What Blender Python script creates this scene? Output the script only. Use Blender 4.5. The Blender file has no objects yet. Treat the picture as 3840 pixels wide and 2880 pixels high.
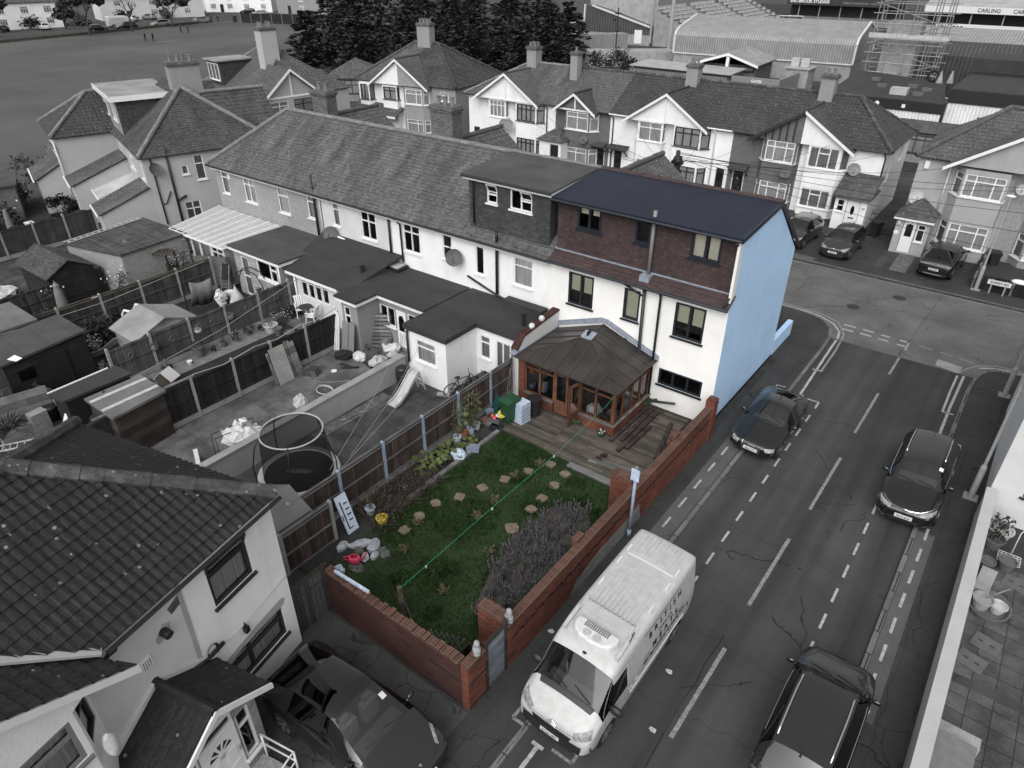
import bpy, bmesh, math, random
from mathutils import Vector, Matrix
rad=math.radians
rnd=random.Random(11)
SC=bpy.context.scene
COL=SC.collection
V=Vector
cam=bpy.data.objects.new('camera',bpy.data.cameras.new('camera')); COL.objects.link(cam)
cam.data.sensor_width=36; cam.data.lens=24.365; cam.data.clip_start=.2; cam.data.clip_end=3000
cam.location=(0,0,16); cam.rotation_euler=(rad(90-32.097),rad(-.1),rad(37.255)); SC.camera=cam
W=bpy.data.worlds.new('World'); SC.world=W; W.use_nodes=True
_n=W.node_tree.nodes; _l=W.node_tree.links
_sky=_n.new('ShaderNodeTexSky'); _sky.sky_type='NISHITA'; _sky.sun_disc=False
SUN_EL,SUN_AZ=rad(45),rad(163)
_sky.sun_elevation=SUN_EL; _sky.sun_rotation=SUN_AZ; _sky.air_density=1.6; _sky.dust_density=4
_hs=_n.new('ShaderNodeHueSaturation'); _hs.inputs['Saturation'].default_value=.03
_l.new(_sky.outputs[0],_hs.inputs['Color']); _l.new(_hs.outputs[0],_n['Background'].inputs[0]); _n['Background'].inputs[1].default_value=.13
_sd=bpy.data.lights.new('sun','SUN'); _sd.energy=1.5; _sd.angle=rad(70); _sd.color=(1,.985,.96)
sun=bpy.data.objects.new('sun',_sd); COL.objects.link(sun)
_d=V((math.sin(SUN_AZ)*math.cos(SUN_EL),math.cos(SUN_AZ)*math.cos(SUN_EL),math.sin(SUN_EL)))
sun.rotation_euler=_d.to_track_quat('Z','Y').to_euler()
SC.view_settings.view_transform='Standard'; SC.view_settings.look='None'; SC.view_settings.exposure=.25; SC.view_settings.gamma=1
SC.cycles.max_bounces=6; SC.cycles.diffuse_bounces=3; SC.cycles.glossy_bounces=3; SC.cycles.transmission_bounces=4; SC.cycles.transparent_max_bounces=12
SC.cycles.caustics_reflective=False; SC.cycles.caustics_refractive=False
class MB:
 def __init__(s,T=None): s.v=[];s.f=[];s.fm=[];s.T=T;s.m=0
 def P(s,pts):
  i=len(s.v)
  s.v+=[(s.T@V(p)) if s.T else V(p) for p in pts]
  return i
 def face(s,idx): s.f.append(tuple(idx)); s.fm.append(s.m)
 def poly(s,pts):
  i=s.P(pts); s.face(range(i,i+len(pts)))
 def box(s,x0,y0,z0,x1,y1,z1):
  i=s.P([(x0,y0,z0),(x1,y0,z0),(x1,y1,z0),(x0,y1,z0),(x0,y0,z1),(x1,y0,z1),(x1,y1,z1),(x0,y1,z1)])
  for q in ((3,2,1,0),(4,5,6,7),(0,1,5,4),(1,2,6,5),(2,3,7,6),(3,0,4,7)): s.face([i+k for k in q])
 def prism(s,pts,d):
  n=len(pts); d=V(d); i=s.P(pts); j=s.P([V(p)+d for p in pts])
  s.face(range(i+n-1,i-1,-1)); s.face(range(j,j+n))
  for k in range(n): s.face((i+k,i+(k+1)%n,j+(k+1)%n,j+k))
 def slab(s,pts,z0,z1): s.prism([(p[0],p[1],z0) for p in pts],(0,0,z1-z0))
 def bar(s,a,b,w,h=None,up=(0,0,1)):
  a=V(a);b=V(b);h=h or w;d=(b-a).normalized();u=V(up)
  if abs(d.dot(u))>.99: u=V((0,1,0))
  x=d.cross(u).normalized()*w/2; y=x.cross(d).normalized()*h/2
  s.prism([a-x-y,a+x-y,a+x+y,a-x+y],b-a)
 def ring(s,c,x,y,r,n,ry=None):
  ry=ry or r
  return s.P([V(c)+x*math.cos(2*math.pi*k/n)*r+y*math.sin(2*math.pi*k/n)*ry for k in range(n)])
 def tube(s,pts,r,n=6,cap=True):
  pts=[V(p) for p in pts]; rs=r if isinstance(r,(list,tuple)) else [r]*len(pts); prev=None; x=None
  for k,p in enumerate(pts):
   d=(pts[min(k+1,len(pts)-1)]-pts[max(k-1,0)])
   d=d.normalized() if d.length>1e-9 else V((0,0,1))
   if x is None:
    u=V((0,0,1)) if abs(d.z)<.95 else V((1,0,0)); x=d.cross(u).normalized()
   else:
    x=(x-d*x.dot(d)); x=x.normalized() if x.length>1e-6 else d.orthogonal().normalized()
   y=d.cross(x); i=s.ring(p,x,y,rs[k],n)
   if prev is not None:
    for q in range(n): s.face((prev+q,prev+(q+1)%n,i+(q+1)%n,i+q))
   elif cap: s.face(range(i+n-1,i-1,-1))
   prev=i
  if cap: s.face(range(prev,prev+n))
 def cyl(s,p,r,h,n=14,r2=None):
  p=V(p); s.tube([p,p+V((0,0,h))],[r,r if r2 is None else r2],n)
 def lathe(s,c,prof,n=18,sx=1,sy=1):
  c=V(c);prev=None
  for (r,z) in prof:
   i=s.P([c+V((r*sx*math.cos(2*math.pi*k/n),r*sy*math.sin(2*math.pi*k/n),z)) for k in range(n)])
   if prev is not None:
    for q in range(n): s.face((prev+q,prev+(q+1)%n,i+(q+1)%n,i+q))
   prev=i
 def ball(s,c,r,n=10,m=6,sx=1,sy=1,sz=1,jit=0):
  prof=[]
  for k in range(m+1):
   a=-math.pi/2+math.pi*k/m; prof.append((max(.001,math.cos(a)*r),math.sin(a)*r*sz))
  i0=len(s.v); s.lathe(c,prof,n,sx,sy)
  if jit:
   for k in range(i0,len(s.v)): s.v[k]=s.v[k]+V((rnd.uniform(-1,1),rnd.uniform(-1,1),rnd.uniform(-1,1)))*jit
 def leaves(s,c,r,count,size,sz=1.,shell=.35,flat=0):
  c=V(c)
  for _ in range(count):
   d=V((rnd.gauss(0,1),rnd.gauss(0,1),rnd.gauss(0,1))).normalized()*(r*(shell+(1-shell)*rnd.random()**.6))
   p=c+V((d.x,d.y,d.z*sz)); s.leaf(p,size*rnd.uniform(.6,1.3),flat)
 def leaf(s,p,z,flat=0):
  p=V(p)
  a=V((rnd.gauss(0,1),rnd.gauss(0,1),rnd.gauss(0,1)*(1-flat))).normalized(); b=a.orthogonal().normalized()
  if flat: b=V((-a.y,a.x,rnd.uniform(-.4,.4))).normalized()
  a=a*z;b=b*z*.55
  i=s.P([p-a,p+b,p+a,p-b]); s.face((i,i+1,i+2,i+3))
 def build(s,name,mats,parent=None,smooth=False,loc=None,rotz=0,mat=None):
  me=bpy.data.meshes.new(name); me.from_pydata([tuple(v) for v in s.v],[],s.f)
  if not isinstance(mats,(list,tuple)): mats=[mats]
  for m in mats: me.materials.append(m)
  if len(mats)>1: me.polygons.foreach_set('material_index',s.fm)
  uv=me.uv_layers.new(name='UVMap').data; z=V((0,0,1)); vs=s.v
  for p in me.polygons:
   n=p.normal
   if abs(n.z)>.985: u=V((1,0,0)); w=V((0,1,0))
   else:
    u=z.cross(n).normalized(); w=n.cross(u)
   for li,vi in zip(p.loop_indices,p.vertices):
    q=vs[vi]; uv[li].uv=(q.dot(u),q.dot(w))
  if smooth: me.shade_smooth()
  o=bpy.data.objects.new(name,me); COL.objects.link(o)
  if parent: o.parent=parent
  if loc is not None: o.location=loc
  if rotz: o.rotation_euler=(0,0,rotz)
  return o
def tag(o,label,cat,group=None,kind=None):
 if label: o['label']=label
 if cat: o['category']=cat
 if group: o['group']=group
 if kind: o['kind']=kind
 return o
def thing(name,label,cat,loc=(0,0,0),rotz=0,group=None):
 o=bpy.data.objects.new(name,None); COL.objects.link(o); o.location=loc; o.rotation_euler=(0,0,rotz); o.empty_display_size=.3
 return tag(o,label,cat,group)
def struct(mb,name,mat): return tag(mb.build(name,mat),None,None,None,'structure')
def dup(root,loc=None,rotz=None,label=None,group=None):
 def cp(o,par):
  c=o.copy(); COL.objects.link(c)
  if par: c.parent=par
  for ch in [x for x in o.children]: cp(ch,c)
  return c
 r=cp(root,None)
 if loc is not None: r.location=loc
 if rotz is not None: r.rotation_euler=(root.rotation_euler[0],root.rotation_euler[1],rotz)
 if label: r['label']=label
 if group: r['group']=group
 return r
def frame(O,u,n=None):
 u=V(u).normalized(); z=V((0,0,1)); n=u.cross(z).normalized() if n is None else V(n).normalized()
 m=Matrix.Identity(4);
 for r in range(3): m[r][0]=u[r]; m[r][1]=n[r]; m[r][2]=z[r]; m[r][3]=O[r]
 return m
def col4(c): return (c,c,c,1) if isinstance(c,(int,float)) else (c[0],c[1],c[2],1)
def lin(h):
 r=[int(h[i:i+2],16)/255 for i in (0,2,4)]
 return tuple(x/12.92 if x<=.04045 else ((x+.055)/1.055)**2.4 for x in r)
class NT:
 def __init__(s,name):
  s.m=bpy.data.materials.new(name); s.m.use_nodes=True; s.t=s.m.node_tree; s.b=s.t.nodes['Principled BSDF']; s.out=s.t.nodes['Material Output']
 def n(s,t,**k):
  o=s.t.nodes.new('ShaderNode'+t)
  for a,b in k.items(): setattr(o,a,b)
  return o
 def l(s,a,b): s.t.links.new(a,b)
 def pos(s,sc=(1,1,1)):
  if not hasattr(s,'_p'): s._p=s.n('NewGeometry')
  if sc==(1,1,1): return s._p.outputs['Position']
  m=s.n('Mapping'); m.inputs['Scale'].default_value=sc; s.l(s._p.outputs['Position'],m.inputs[0]); return m.outputs[0]
 def uv(s,sc=(1,1,1),rot=0,off=(0,0,0)):
  if not hasattr(s,'_u'): s._u=s.n('UVMap')
  m=s.n('Mapping'); m.inputs['Scale'].default_value=sc; m.inputs['Rotation'].default_value=(0,0,rot); m.inputs['Location'].default_value=off; s.l(s._u.outputs[0],m.inputs[0]); return m.outputs[0]
 def noise(s,vec,scale,detail=4,rough=.55):
  o=s.n('TexNoise'); o.inputs['Scale'].default_value=scale; o.inputs['Detail'].default_value=detail; o.inputs['Roughness'].default_value=rough; s.l(vec,o.inputs['Vector']); return o.outputs['Fac']
 def ramp(s,f,stops):
  o=s.n('ValToRGB'); e=o.color_ramp.elements
  while len(e)<len(stops): e.new(.5)
  for k,(p,c) in enumerate(stops): e[k].position=p; e[k].color=col4(c)
  s.l(f,o.inputs[0]); return o.outputs[0]
 def mix(s,f,a,b,mode='MIX'):
  o=s.n('Mix',data_type='RGBA',blend_type=mode)
  for k,x in ((0,f),(6,a),(7,b)):
   if hasattr(x,'links'): s.l(x,o.inputs[k])
   else: o.inputs[k].default_value=x if k==0 else col4(x)
  return o.outputs[2]
 def math(s,op,a,b=0):
  o=s.n('Math',operation=op)
  for k,x in ((0,a),(1,b)):
   if hasattr(x,'links'): s.l(x,o.inputs[k])
   else: o.inputs[k].default_value=x
  return o.outputs[0]
 def bump(s,h,st,dist=.02):
  o=s.n('Bump'); o.inputs['Strength'].default_value=st; o.inputs['Distance'].default_value=dist; s.l(h,o.inputs['Height'])
  if s.b.inputs['Normal'].links: s.l(s.b.inputs['Normal'].links[0].from_socket,o.inputs['Normal'])
  s.l(o.outputs[0],s.b.inputs['Normal'])
 def base(s,c,rough=.8,metal=0,spec=.4):
  if hasattr(c,'links'): s.l(c,s.b.inputs['Base Color'])
  else: s.b.inputs['Base Color'].default_value=col4(c)
  s.b.inputs['Roughness'].default_value=rough; s.b.inputs['Metallic'].default_value=metal; s.b.inputs['Specular IOR Level'].default_value=spec
  return s.m
def mul(c,k): return c*k if isinstance(c,(int,float)) else tuple(x*k for x in c)
def plain(name,c,rough=.7,var=.18,scale=4,metal=0,spec=.4,bump=0,bs=30):
 t=NT(name); n=t.noise(t.pos(),scale,5)
 cc=t.ramp(n,[(.3,mul(c,1-var)),(.7,mul(c,1+var))])
 if bump: t.bump(t.noise(t.pos(),bs,4),bump)
 return t.base(cc,rough,metal,spec)
def render_mat(name,c,stain=.25,bump=.35,bs=14,speck=0):
 t=NT(name); a=t.noise(t.pos(),.9,5); b=t.noise(t.pos((1.6,1.6,.4)),1.1,6,.65)
 cc=t.ramp(a,[(.3,mul(c,.93)),(.7,mul(c,1.05))])
 cc=t.mix(t.ramp(b,[(.5,0.),(.75,stain)]),cc,mul(c,.55))
 if speck:
  v=t.n('TexVoronoi'); v.inputs['Scale'].default_value=speck; t.l(t.pos(),v.inputs['Vector'])
  cc=t.mix(.8,cc,t.ramp(v.outputs['Color'],[(.0,.55),(.5,1.),(1.,1.35)]),'MULTIPLY')
  t.bump(v.outputs['Distance'],.6,.02)
 t.bump(t.noise(t.pos(),bs,5),bump,.03)
 return t.base(cc,.9,0,.2)
def brick_mat(name,c1,c2,mort,w=.225,h=.075,ms=.008,var=.5,dirt=.35):
 t=NT(name); b=t.n('TexBrick'); b.inputs['Scale'].default_value=1; b.inputs['Brick Width'].default_value=w; b.inputs['Row Height'].default_value=h
 b.inputs['Mortar Size'].default_value=ms; b.inputs['Mortar Smooth'].default_value=.2; b.inputs['Bias'].default_value=0
 b.inputs['Color1'].default_value=col4(c1); b.inputs['Color2'].default_value=col4(c2); b.inputs['Mortar'].default_value=col4(mort)
 t.l(t.uv(),b.inputs['Vector'])
 n=t.noise(t.pos(),1.1,6,.65); cc=t.mix(var,b.outputs['Color'],t.ramp(n,[(.25,.45),(.75,1.4)]),'MULTIPLY')
 n2=t.noise(t.pos(),25,3); cc=t.mix(.35,cc,t.ramp(n2,[(.3,.6),(.7,1.3)]),'MULTIPLY')
 t.bump(b.outputs['Fac'],-.5,.01); t.bump(n2,.2,.01)
 return t.base(cc,.9,0,.2)
def tile_mat(name,c,w=.17,h=.1,lichen=0.,lc=.35,var=.35,streak=.3,spot=9,moss=None):
 t=NT(name); b=t.n('TexBrick'); b.inputs['Scale'].default_value=1; b.inputs['Brick Width'].default_value=w; b.inputs['Row Height'].default_value=h
 b.inputs['Mortar Size'].default_value=.006; b.inputs['Color1'].default_value=col4(mul(c,1-var)); b.inputs['Color2'].default_value=col4(mul(c,1+var)); b.inputs['Mortar'].default_value=col4(mul(c,.45))
 t.l(t.uv(),b.inputs['Vector'])
 n=t.noise(t.uv((.5,.22,1)),1.3,6,.65); cc=t.mix(streak*1.6,b.outputs['Color'],t.ramp(n,[(.3,.5),(.7,1.5)]),'MULTIPLY')
 n2=t.noise(t.pos(),14,4,.7); cc=t.mix(.7,cc,t.ramp(n2,[(.3,.6),(.7,1.4)]),'MULTIPLY')
 if lichen:
  v=t.n('TexVoronoi'); v.inputs['Scale'].default_value=spot; t.l(t.pos(),v.inputs['Vector'])
  wv=t.noise(t.pos(),30,3); d=t.math('ADD',v.outputs['Distance'],t.math('MULTIPLY',wv,.12))
  sel=t.n('SeparateColor'); t.l(v.outputs['Color'],sel.inputs[0])
  f=t.math('MULTIPLY',t.math('LESS_THAN',d,.26),t.math('LESS_THAN',sel.outputs[0],lichen))
  cc=t.mix(t.math('MULTIPLY',f,.8),cc,lc)
 if moss:
  f=t.ramp(t.noise(t.pos(),1.7,6,.7),[(.5,0.),(.68,.85)]); cc=t.mix(f,cc,moss)
 t.bump(n2,.35,.02)
 return t.base(cc,.85,0,.3)
def felt_mat(name,c,rough=.75,seam=1.):
 t=NT(name); n=t.noise(t.pos(),.8,6,.6); cc=t.ramp(n,[(.3,mul(c,.75)),(.7,mul(c,1.3))])
 n2=t.noise(t.pos(),60,2); cc=t.mix(.5,cc,t.ramp(n2,[(.3,.7),(.7,1.3)]),'MULTIPLY')
 if seam:
  b=t.n('TexBrick'); b.inputs['Scale'].default_value=1; b.inputs['Brick Width'].default_value=5; b.inputs['Row Height'].default_value=seam; b.inputs['Mortar Size'].default_value=.016
  t.l(t.uv(),b.inputs['Vector']); cc=t.mix(t.math('MULTIPLY',b.outputs['Fac'],.5),cc,mul(c,.35)); t.bump(b.outputs['Fac'],.5,.02)
 t.bump(n2,.15,.01)
 return t.base(cc,rough,0,.4)
def ground_mat(name,c,fine=45,big=.5,crack=0,speck=0,var=.3,wet=0,rough=.85,lane=0):
 t=NT(name); n=t.noise(t.pos(),big,7,.62); cc=t.ramp(n,[(.28,mul(c,1-var)),(.72,mul(c,1+var))])
 n2=t.noise(t.pos(),fine,3,.7); cc=t.mix(.75,cc,t.ramp(n2,[(.3,.5),(.7,1.5)]),'MULTIPLY')
 if lane: cc=t.mix(.8,cc,t.ramp(t.noise(t.pos((1.1,.035,1)),1.,3,.5),[(.32,.6),(.68,1.75)]),'MULTIPLY')
 if speck:
  v=t.n('TexVoronoi'); v.inputs['Scale'].default_value=speck; t.l(t.pos(),v.inputs['Vector'])
  sel=t.n('SeparateColor'); t.l(v.outputs['Color'],sel.inputs[0])
  f=t.math('MULTIPLY',t.math('LESS_THAN',v.outputs['Distance'],.2),t.math('LESS_THAN',sel.outputs[0],.12)); cc=t.mix(t.math('MULTIPLY',f,.55),cc,mul(c,3.2))
 if crack:
  dn=t.n('TexNoise'); dn.inputs['Scale'].default_value=1.5; dn.inputs['Detail'].default_value=6; t.l(t.pos(),dn.inputs['Vector'])
  vm=t.n('VectorMath',operation='MULTIPLY_ADD'); t.l(dn.outputs['Color'],vm.inputs[0]); vm.inputs[1].default_value=(.5,.5,.5); t.l(t.pos(),vm.inputs[2])
  v=t.n('TexVoronoi',feature='DISTANCE_TO_EDGE'); v.inputs['Scale'].default_value=crack; t.l(vm.outputs[0],v.inputs['Vector'])
  msk=t.math('GREATER_THAN',t.noise(t.pos(),.45,2),.5)
  f=t.math('MULTIPLY',t.math('LESS_THAN',v.outputs['Distance'],.014*crack),msk); cc=t.mix(t.math('MULTIPLY',f,.8),cc,mul(c,.25))
 t.bump(n2,.25,.01)
 return t.base(cc,rough,0,.35)
def paving_mat(name,c,w=.6,h=.6,var=.25,joint=.35,dirt=.6,off=.5,ms=.012):
 t=NT(name); b=t.n('TexBrick'); b.offset=off; b.inputs['Scale'].default_value=1; b.inputs['Brick Width'].default_value=w; b.inputs['Row Height'].default_value=h
 b.inputs['Mortar Size'].default_value=ms; b.inputs['Color1'].default_value=col4(mul(c,1-var)); b.inputs['Color2'].default_value=col4(mul(c,1+var)); b.inputs['Mortar'].default_value=col4(mul(c,joint))
 t.l(t.uv(),b.inputs['Vector']); n=t.noise(t.pos(),1.,7,.65); cc=t.mix(dirt,b.outputs['Color'],t.ramp(n,[(.3,.3),(.7,1.5)]),'MULTIPLY')
 n2=t.noise(t.pos(),22,4); cc=t.mix(.5,cc,t.ramp(n2,[(.3,.6),(.7,1.4)]),'MULTIPLY'); t.bump(b.outputs['Fac'],-.5,.01); t.bump(n2,.3,.02)
 return t.base(cc,.85,0,.3)
def wood_mat(name,c,board=.12,axis=0,var=.4,gap=.012,grain=1.,joint=30.):
 t=NT(name); u=t.uv() if axis==1 else t.uv((1,1,1),math.pi/2)
 b=t.n('TexBrick'); b.inputs['Scale'].default_value=1; b.inputs['Brick Width'].default_value=joint; b.inputs['Row Height'].default_value=board; b.inputs['Mortar Size'].default_value=gap/2
 b.inputs['Color1'].default_value=col4(mul(c,1-var)); b.inputs['Color2'].default_value=col4(mul(c,1+var)); b.inputs['Mortar'].default_value=col4(mul(c,.2)); t.l(u,b.inputs['Vector'])
 mp=t.n('Mapping'); mp.inputs['Scale'].default_value=(1.2,22,1); t.l(u,mp.inputs[0]); g=t.noise(mp.outputs[0],1.6,5,.65)
 cc=t.mix(.75*grain,b.outputs['Color'],t.ramp(g,[(.3,.4),(.7,1.6)]),'MULTIPLY')
 n=t.noise(t.pos(),1.6,5,.6); cc=t.mix(.6,cc,t.ramp(n,[(.3,.5),(.7,1.4)]),'MULTIPLY')
 t.bump(b.outputs['Fac'],-.6,.012); t.bump(g,.3,.008)
 return t.base(cc,.85,0,.25)
def leaf_mat(name,c,var=.5,scale=2.5):
 t=NT(name); n=t.noise(t.pos(),scale,4); n2=t.noise(t.pos(),scale*9,2)
 cc=t.mix(.6,t.ramp(n,[(.3,mul(c,1-var)),(.7,mul(c,1+var))]),t.ramp(n2,[(.3,.5),(.7,1.5)]),'MULTIPLY'); m=t.base(cc,.65,0,.3)
 return m
def glass_mat(name,tint=.55,refl=.12,c=.02,rough=.03):
 t=NT(name); tr=t.n('BsdfTransparent'); tr.inputs[0].default_value=col4(tint); gl=t.n('BsdfGlossy'); gl.inputs['Roughness'].default_value=rough; gl.inputs[0].default_value=col4(.9)
 fr=t.n('Fresnel'); fr.inputs[0].default_value=1.5; mx=t.n('MixShader'); f=t.math('ADD',fr.outputs[0],refl-.04); t.l(f,mx.inputs[0]); t.l(tr.outputs[0],mx.inputs[1]); t.l(gl.outputs[0],mx.inputs[2]); t.l(mx.outputs[0],t.out.inputs[0])
 return t.m
def curtain_mat(name,c,stripes=26):
 t=NT(name); n=t.noise(t.uv((stripes,.5,1)),1,3); cc=t.ramp(n,[(.3,mul(c,.6)),(.7,mul(c,1.25))]); return t.base(cc,.9,0,.1)
def paint_mat(name,c,rough=.22,coat=.6,metal=0.):
 t=NT(name); n=t.noise(t.pos(),5,3); t.base(t.ramp(n,[(.3,mul(c,.9)),(.7,mul(c,1.1))]),rough,metal,.5); t.b.inputs['Coat Weight'].default_value=coat; t.b.inputs['Coat Roughness'].default_value=.04
 return t.m
m={}
def mk():
 A=m
 A['white']=render_mat('white_render',.80); A['offwhite']=render_mat('offwhite_render',.58,.15); A['lhwhite']=render_mat('grey_white_render',.40,.12); A['greyrender']=render_mat('grey_render',.26); A['midrender']=render_mat('mid_render',.36)
 A['mainwhite']=render_mat('main_white_render',(.82,.81,.79),.12); A['blue']=render_mat('blue_render',lin('b2d0f0'),.10,.15,30)
 A['pebble']=render_mat('pebbledash',.30,.3,.3,30,26); A['darkpebble']=render_mat('dark_pebbledash',.14,.3,.3,30,26); A['peblight']=render_mat('light_pebbledash',.40,.3,.3,30,22)
 A['brickdark']=brick_mat('dark_brick',.06,.13,.2); A['brickgrey']=brick_mat('grey_brick',.16,.26,.3); A['bricklight']=brick_mat('light_brick',.26,.36,.3)
 A['brickred']=brick_mat('red_brick',lin('743c2e'),lin('4f2921'),lin('6b594e'),var=.75); A['brickrough']=brick_mat('rough_red_brick',lin('4a2c26'),lin('35211d'),lin('44393a'),var=.7)
 A['brickblue']=plain('blue_brick',lin('23242e'),.6); A['brickgreyred']=brick_mat('greyed_brick',.13,.2,.3)
 A['coping']=brick_mat('brick_coping',lin('5f4038'),lin('473029'),lin('65594f'),.075,.24,.01,.6)
 A['tile']=tile_mat('plain_tile',.098,.17,.1,.08,.2,.3,.95); A['tiledark']=tile_mat('dark_tile',.062,.17,.1,.22,.2,.35,.5,14); A['tilemid']=tile_mat('mid_tile',.085,.3,.3,.25,.3,.25,.4,7)
 A['tilenear']=tile_mat('near_tile',.021,.3,.28,.13,.22,.25,.35,5.5); A['tilelichen']=tile_mat('lichen_tile',.05,.3,.3,.22,.26,.25,.45,6)
 A['ridge']=tile_mat('ridge_tile',.17,.45,.5,.3,.3,.2,.3,8); A['ridgedark']=tile_mat('dark_ridge_tile',.055,.45,.5,.6,.2,.2,.3,6,.14)
 A['hungdark']=tile_mat('hung_slate',.055,.2,.13,0,.3,.25,.3); A['hungbrown']=tile_mat('hung_brown_tile',lin('443838'),.2,.13,0,.3,.2,.3,moss=None)
 A['felt']=felt_mat('roof_felt',.03); A['feltlight']=felt_mat('light_roof_felt',.055); A['feltpale']=felt_mat('pale_roof_felt',.24,.7,0); A['feltblue']=felt_mat('blue_roof_felt',lin('141b2c'),.6,1.0); A['feltgreen']=felt_mat('shed_felt',.12,.8,0)
 A['grc']=felt_mat('grc_roof',.40,.6,0)
 A['upvc']=plain('white_plastic',.74,.35,.05); A['black']=plain('black_plastic',.018,.45,.1); A['anth']=plain('anthracite_frame',lin('23282f'),.4,.1); A['woodframe']=plain('dark_wood_frame',.03,.5,.2); A['greyplastic']=plain('grey_plastic',.2,.5,.1)
 A['glass']=glass_mat('window_glass',.88,.03); A['clear']=glass_mat('clear_glass',.85,.05); A['carglass']=glass_mat('car_glass',.12,.06); A['windglass']=glass_mat('windscreen_glass',.45,.1)
 A['curtain']=curtain_mat('net_curtain',.75); A['curtaindark']=curtain_mat('dark_curtain',.4); A['blind']=plain('roller_blind',(.62,.66,.5),.9,.06); A['blindwhite']=plain('striped_blind',(.75,.73,.6),.9,.06); A['room']=plain('room_dark',.035,.9,.3)
 A['concrete']=ground_mat('concrete',.26,30,1.,0,0,.25); A['concpost']=ground_mat('concrete_post',.27,40,1.5,0,0,.25); A['bluepost']=plain('blue_grey_post',lin('8a97ab'),.8,.2,6)
 A['tarmac']=ground_mat('tarmac',.036,60,.35,.22,26,.25,lane=1); A['pave']=ground_mat('pavement',.036,50,.5,.5,20,.35); A['strip']=ground_mat('worn_strip',.085,60,.8,0,30,.2); A['concroad']=ground_mat('concrete_road',.105,35,.5,.12,18,.3); A['kerb']=brick_mat('kerb_stone',.12,.16,.03,.9,.9,.02,.5)
 A['yard']=paving_mat('yard_concrete',.105,1.4,1.4,.15,.5,.9); A['slabs']=paving_mat('paving_slabs',.062,.62,.62,.25,.45,.85); A['slabsmall']=paving_mat('small_slabs',.12,.6,.6,.2,.4,.6,0.); A['crazy']=ground_mat('crazy_paving',.05,30,1,1.3,0,.4); A['stonepat']=paving_mat('patio_flags',.075,.55,.55,.2,.4,.95,0.,.014)
 A['earth']=ground_mat('soil',.03,25,1.5,0,0,.4,rough=.95); A['park']=ground_mat('park_grass',.075,12,.06,0,0,.3,rough=.95); A['gravel']=ground_mat('gravel',.16,45,3,0,30,.3); A['rough']=ground_mat('rough_ground',.05,8,.4,0,0,.5,rough=.95)
 A['lawn']=ground_mat('lawn_soil',(.018,.032,.010),18,.9,0,0,.5,rough=.95); A['dryearth']=ground_mat('dry_soil',(.05,.045,.042),22,1.5,0,0,.4,rough=.95); A['greylawn']=ground_mat('grey_lawn',.022,22,1.2,0,0,.4,rough=.95)
 A['paint']=plain('road_paint',.34,.8,.3,9); A['paintworn']=plain('worn_road_paint',.20,.8,.45,14)
 A['fence']=wood_mat('brown_fence',(.062,.046,.042),.13,0); A['fencegrey']=wood_mat('grey_fence',.055,.14,0); A['fencedark']=wood_mat('dark_fence',.022,.14,0); A['fencelight']=wood_mat('light_fence',.085,.14,0,.25); A['feather']=wood_mat('feather_fence',.05,.1,0,.25)
 A['timber']=wood_mat('old_timber',(.11,.095,.08),.3,1); A['timbergrey']=wood_mat('grey_timber',.16,.3,1); A['timberdark']=wood_mat('dark_timber',(.04,.033,.03),.3,1)
 A['deck']=wood_mat('deck_boards',(.078,.068,.057),.14,1,.45,.018,1.3,2.6); A['deckdark']=wood_mat('dark_deck_board',(.045,.034,.033),.2,1)
 A['consframe']=wood_mat('conservatory_wood',(.11,.05,.03),.4,0,.2); A['shed']=wood_mat('shiplap',.30,.13,1,.2); A['sheddark']=wood_mat('dark_shiplap',.022,.13,1,.2); A['door']=plain('dark_door',.012,.6)
 A['polycarb']=plain('brown_polycarbonate',(.032,.028,.026),.3,.35,1.2); A['polywhite']=plain('white_polycarbonate',.42,.25,.1)
 A['corr']=plain('corrugated_sheet',.22,.5,.2,.8); A['corrdark']=plain('dark_corrugated_sheet',.07,.5,.2,.8); A['clad']=plain('light_cladding',.30,.5,.1,.8); A['steel']=plain('steel',.3,.4,.2,3,.6); A['mast']=plain('galvanised_mast',.32,.5,.1)
 A['leafdark']=leaf_mat('conifer_leaf',.05,.7,.6); A['leafgrey']=leaf_mat('grey_leaf',.04,.5); A['leaflight']=leaf_mat('pale_leaf',.11,.5); A['leafgreen']=leaf_mat('green_leaf',(.04,.075,.025),.5); A['leafvine']=leaf_mat('vine_leaf',(.08,.10,.035),.5,6); A['grassblade']=leaf_mat('grass_blade',(.022,.055,.012),.6,1.2); A['drystem']=leaf_mat('dry_stem',(.075,.072,.075),.4,4); A['flower']=plain('white_flower',.6,.8); A['weed']=leaf_mat('weed',(.10,.085,.05),.4,4); A['deadvine']=leaf_mat('dead_vine',(.045,.035,.026),.5)
 A['bark']=plain('bark',.05,.95,.4,12); A['terracotta']=plain('terracotta',(.26,.09,.05),.8); A['potwhite']=plain('white_pot',.42,.6); A['potgrey']=plain('grey_pot',.1,.7); A['potblue']=plain('blue_white_tub',(.40,.47,.56),.6,.3,9)
 A['fabric']=plain('grey_cloth',.16,.95,.15); A['fabricdark']=plain('dark_cloth',.015,.95,.3); A['fabricpale']=plain('pale_cloth',.4,.95,.15); A['bag']=plain('plastic_bag',.55,.5,.25,9,bump=.4,bs=9); A['skin']=plain('skin',.22,.6)
 A['stone']=plain('rock',(.33,.35,.38),.9,.3,5,bump=.4); A['bust']=plain('stone_bust',(.26,.27,.28),.9,.3,12,bump=.5,bs=25); A['steppe']=plain('stepping_stone',(.15,.12,.088),.9,.3,8,bump=.3); A['slate']=plain('rubble',.1,.9,.4)
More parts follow.
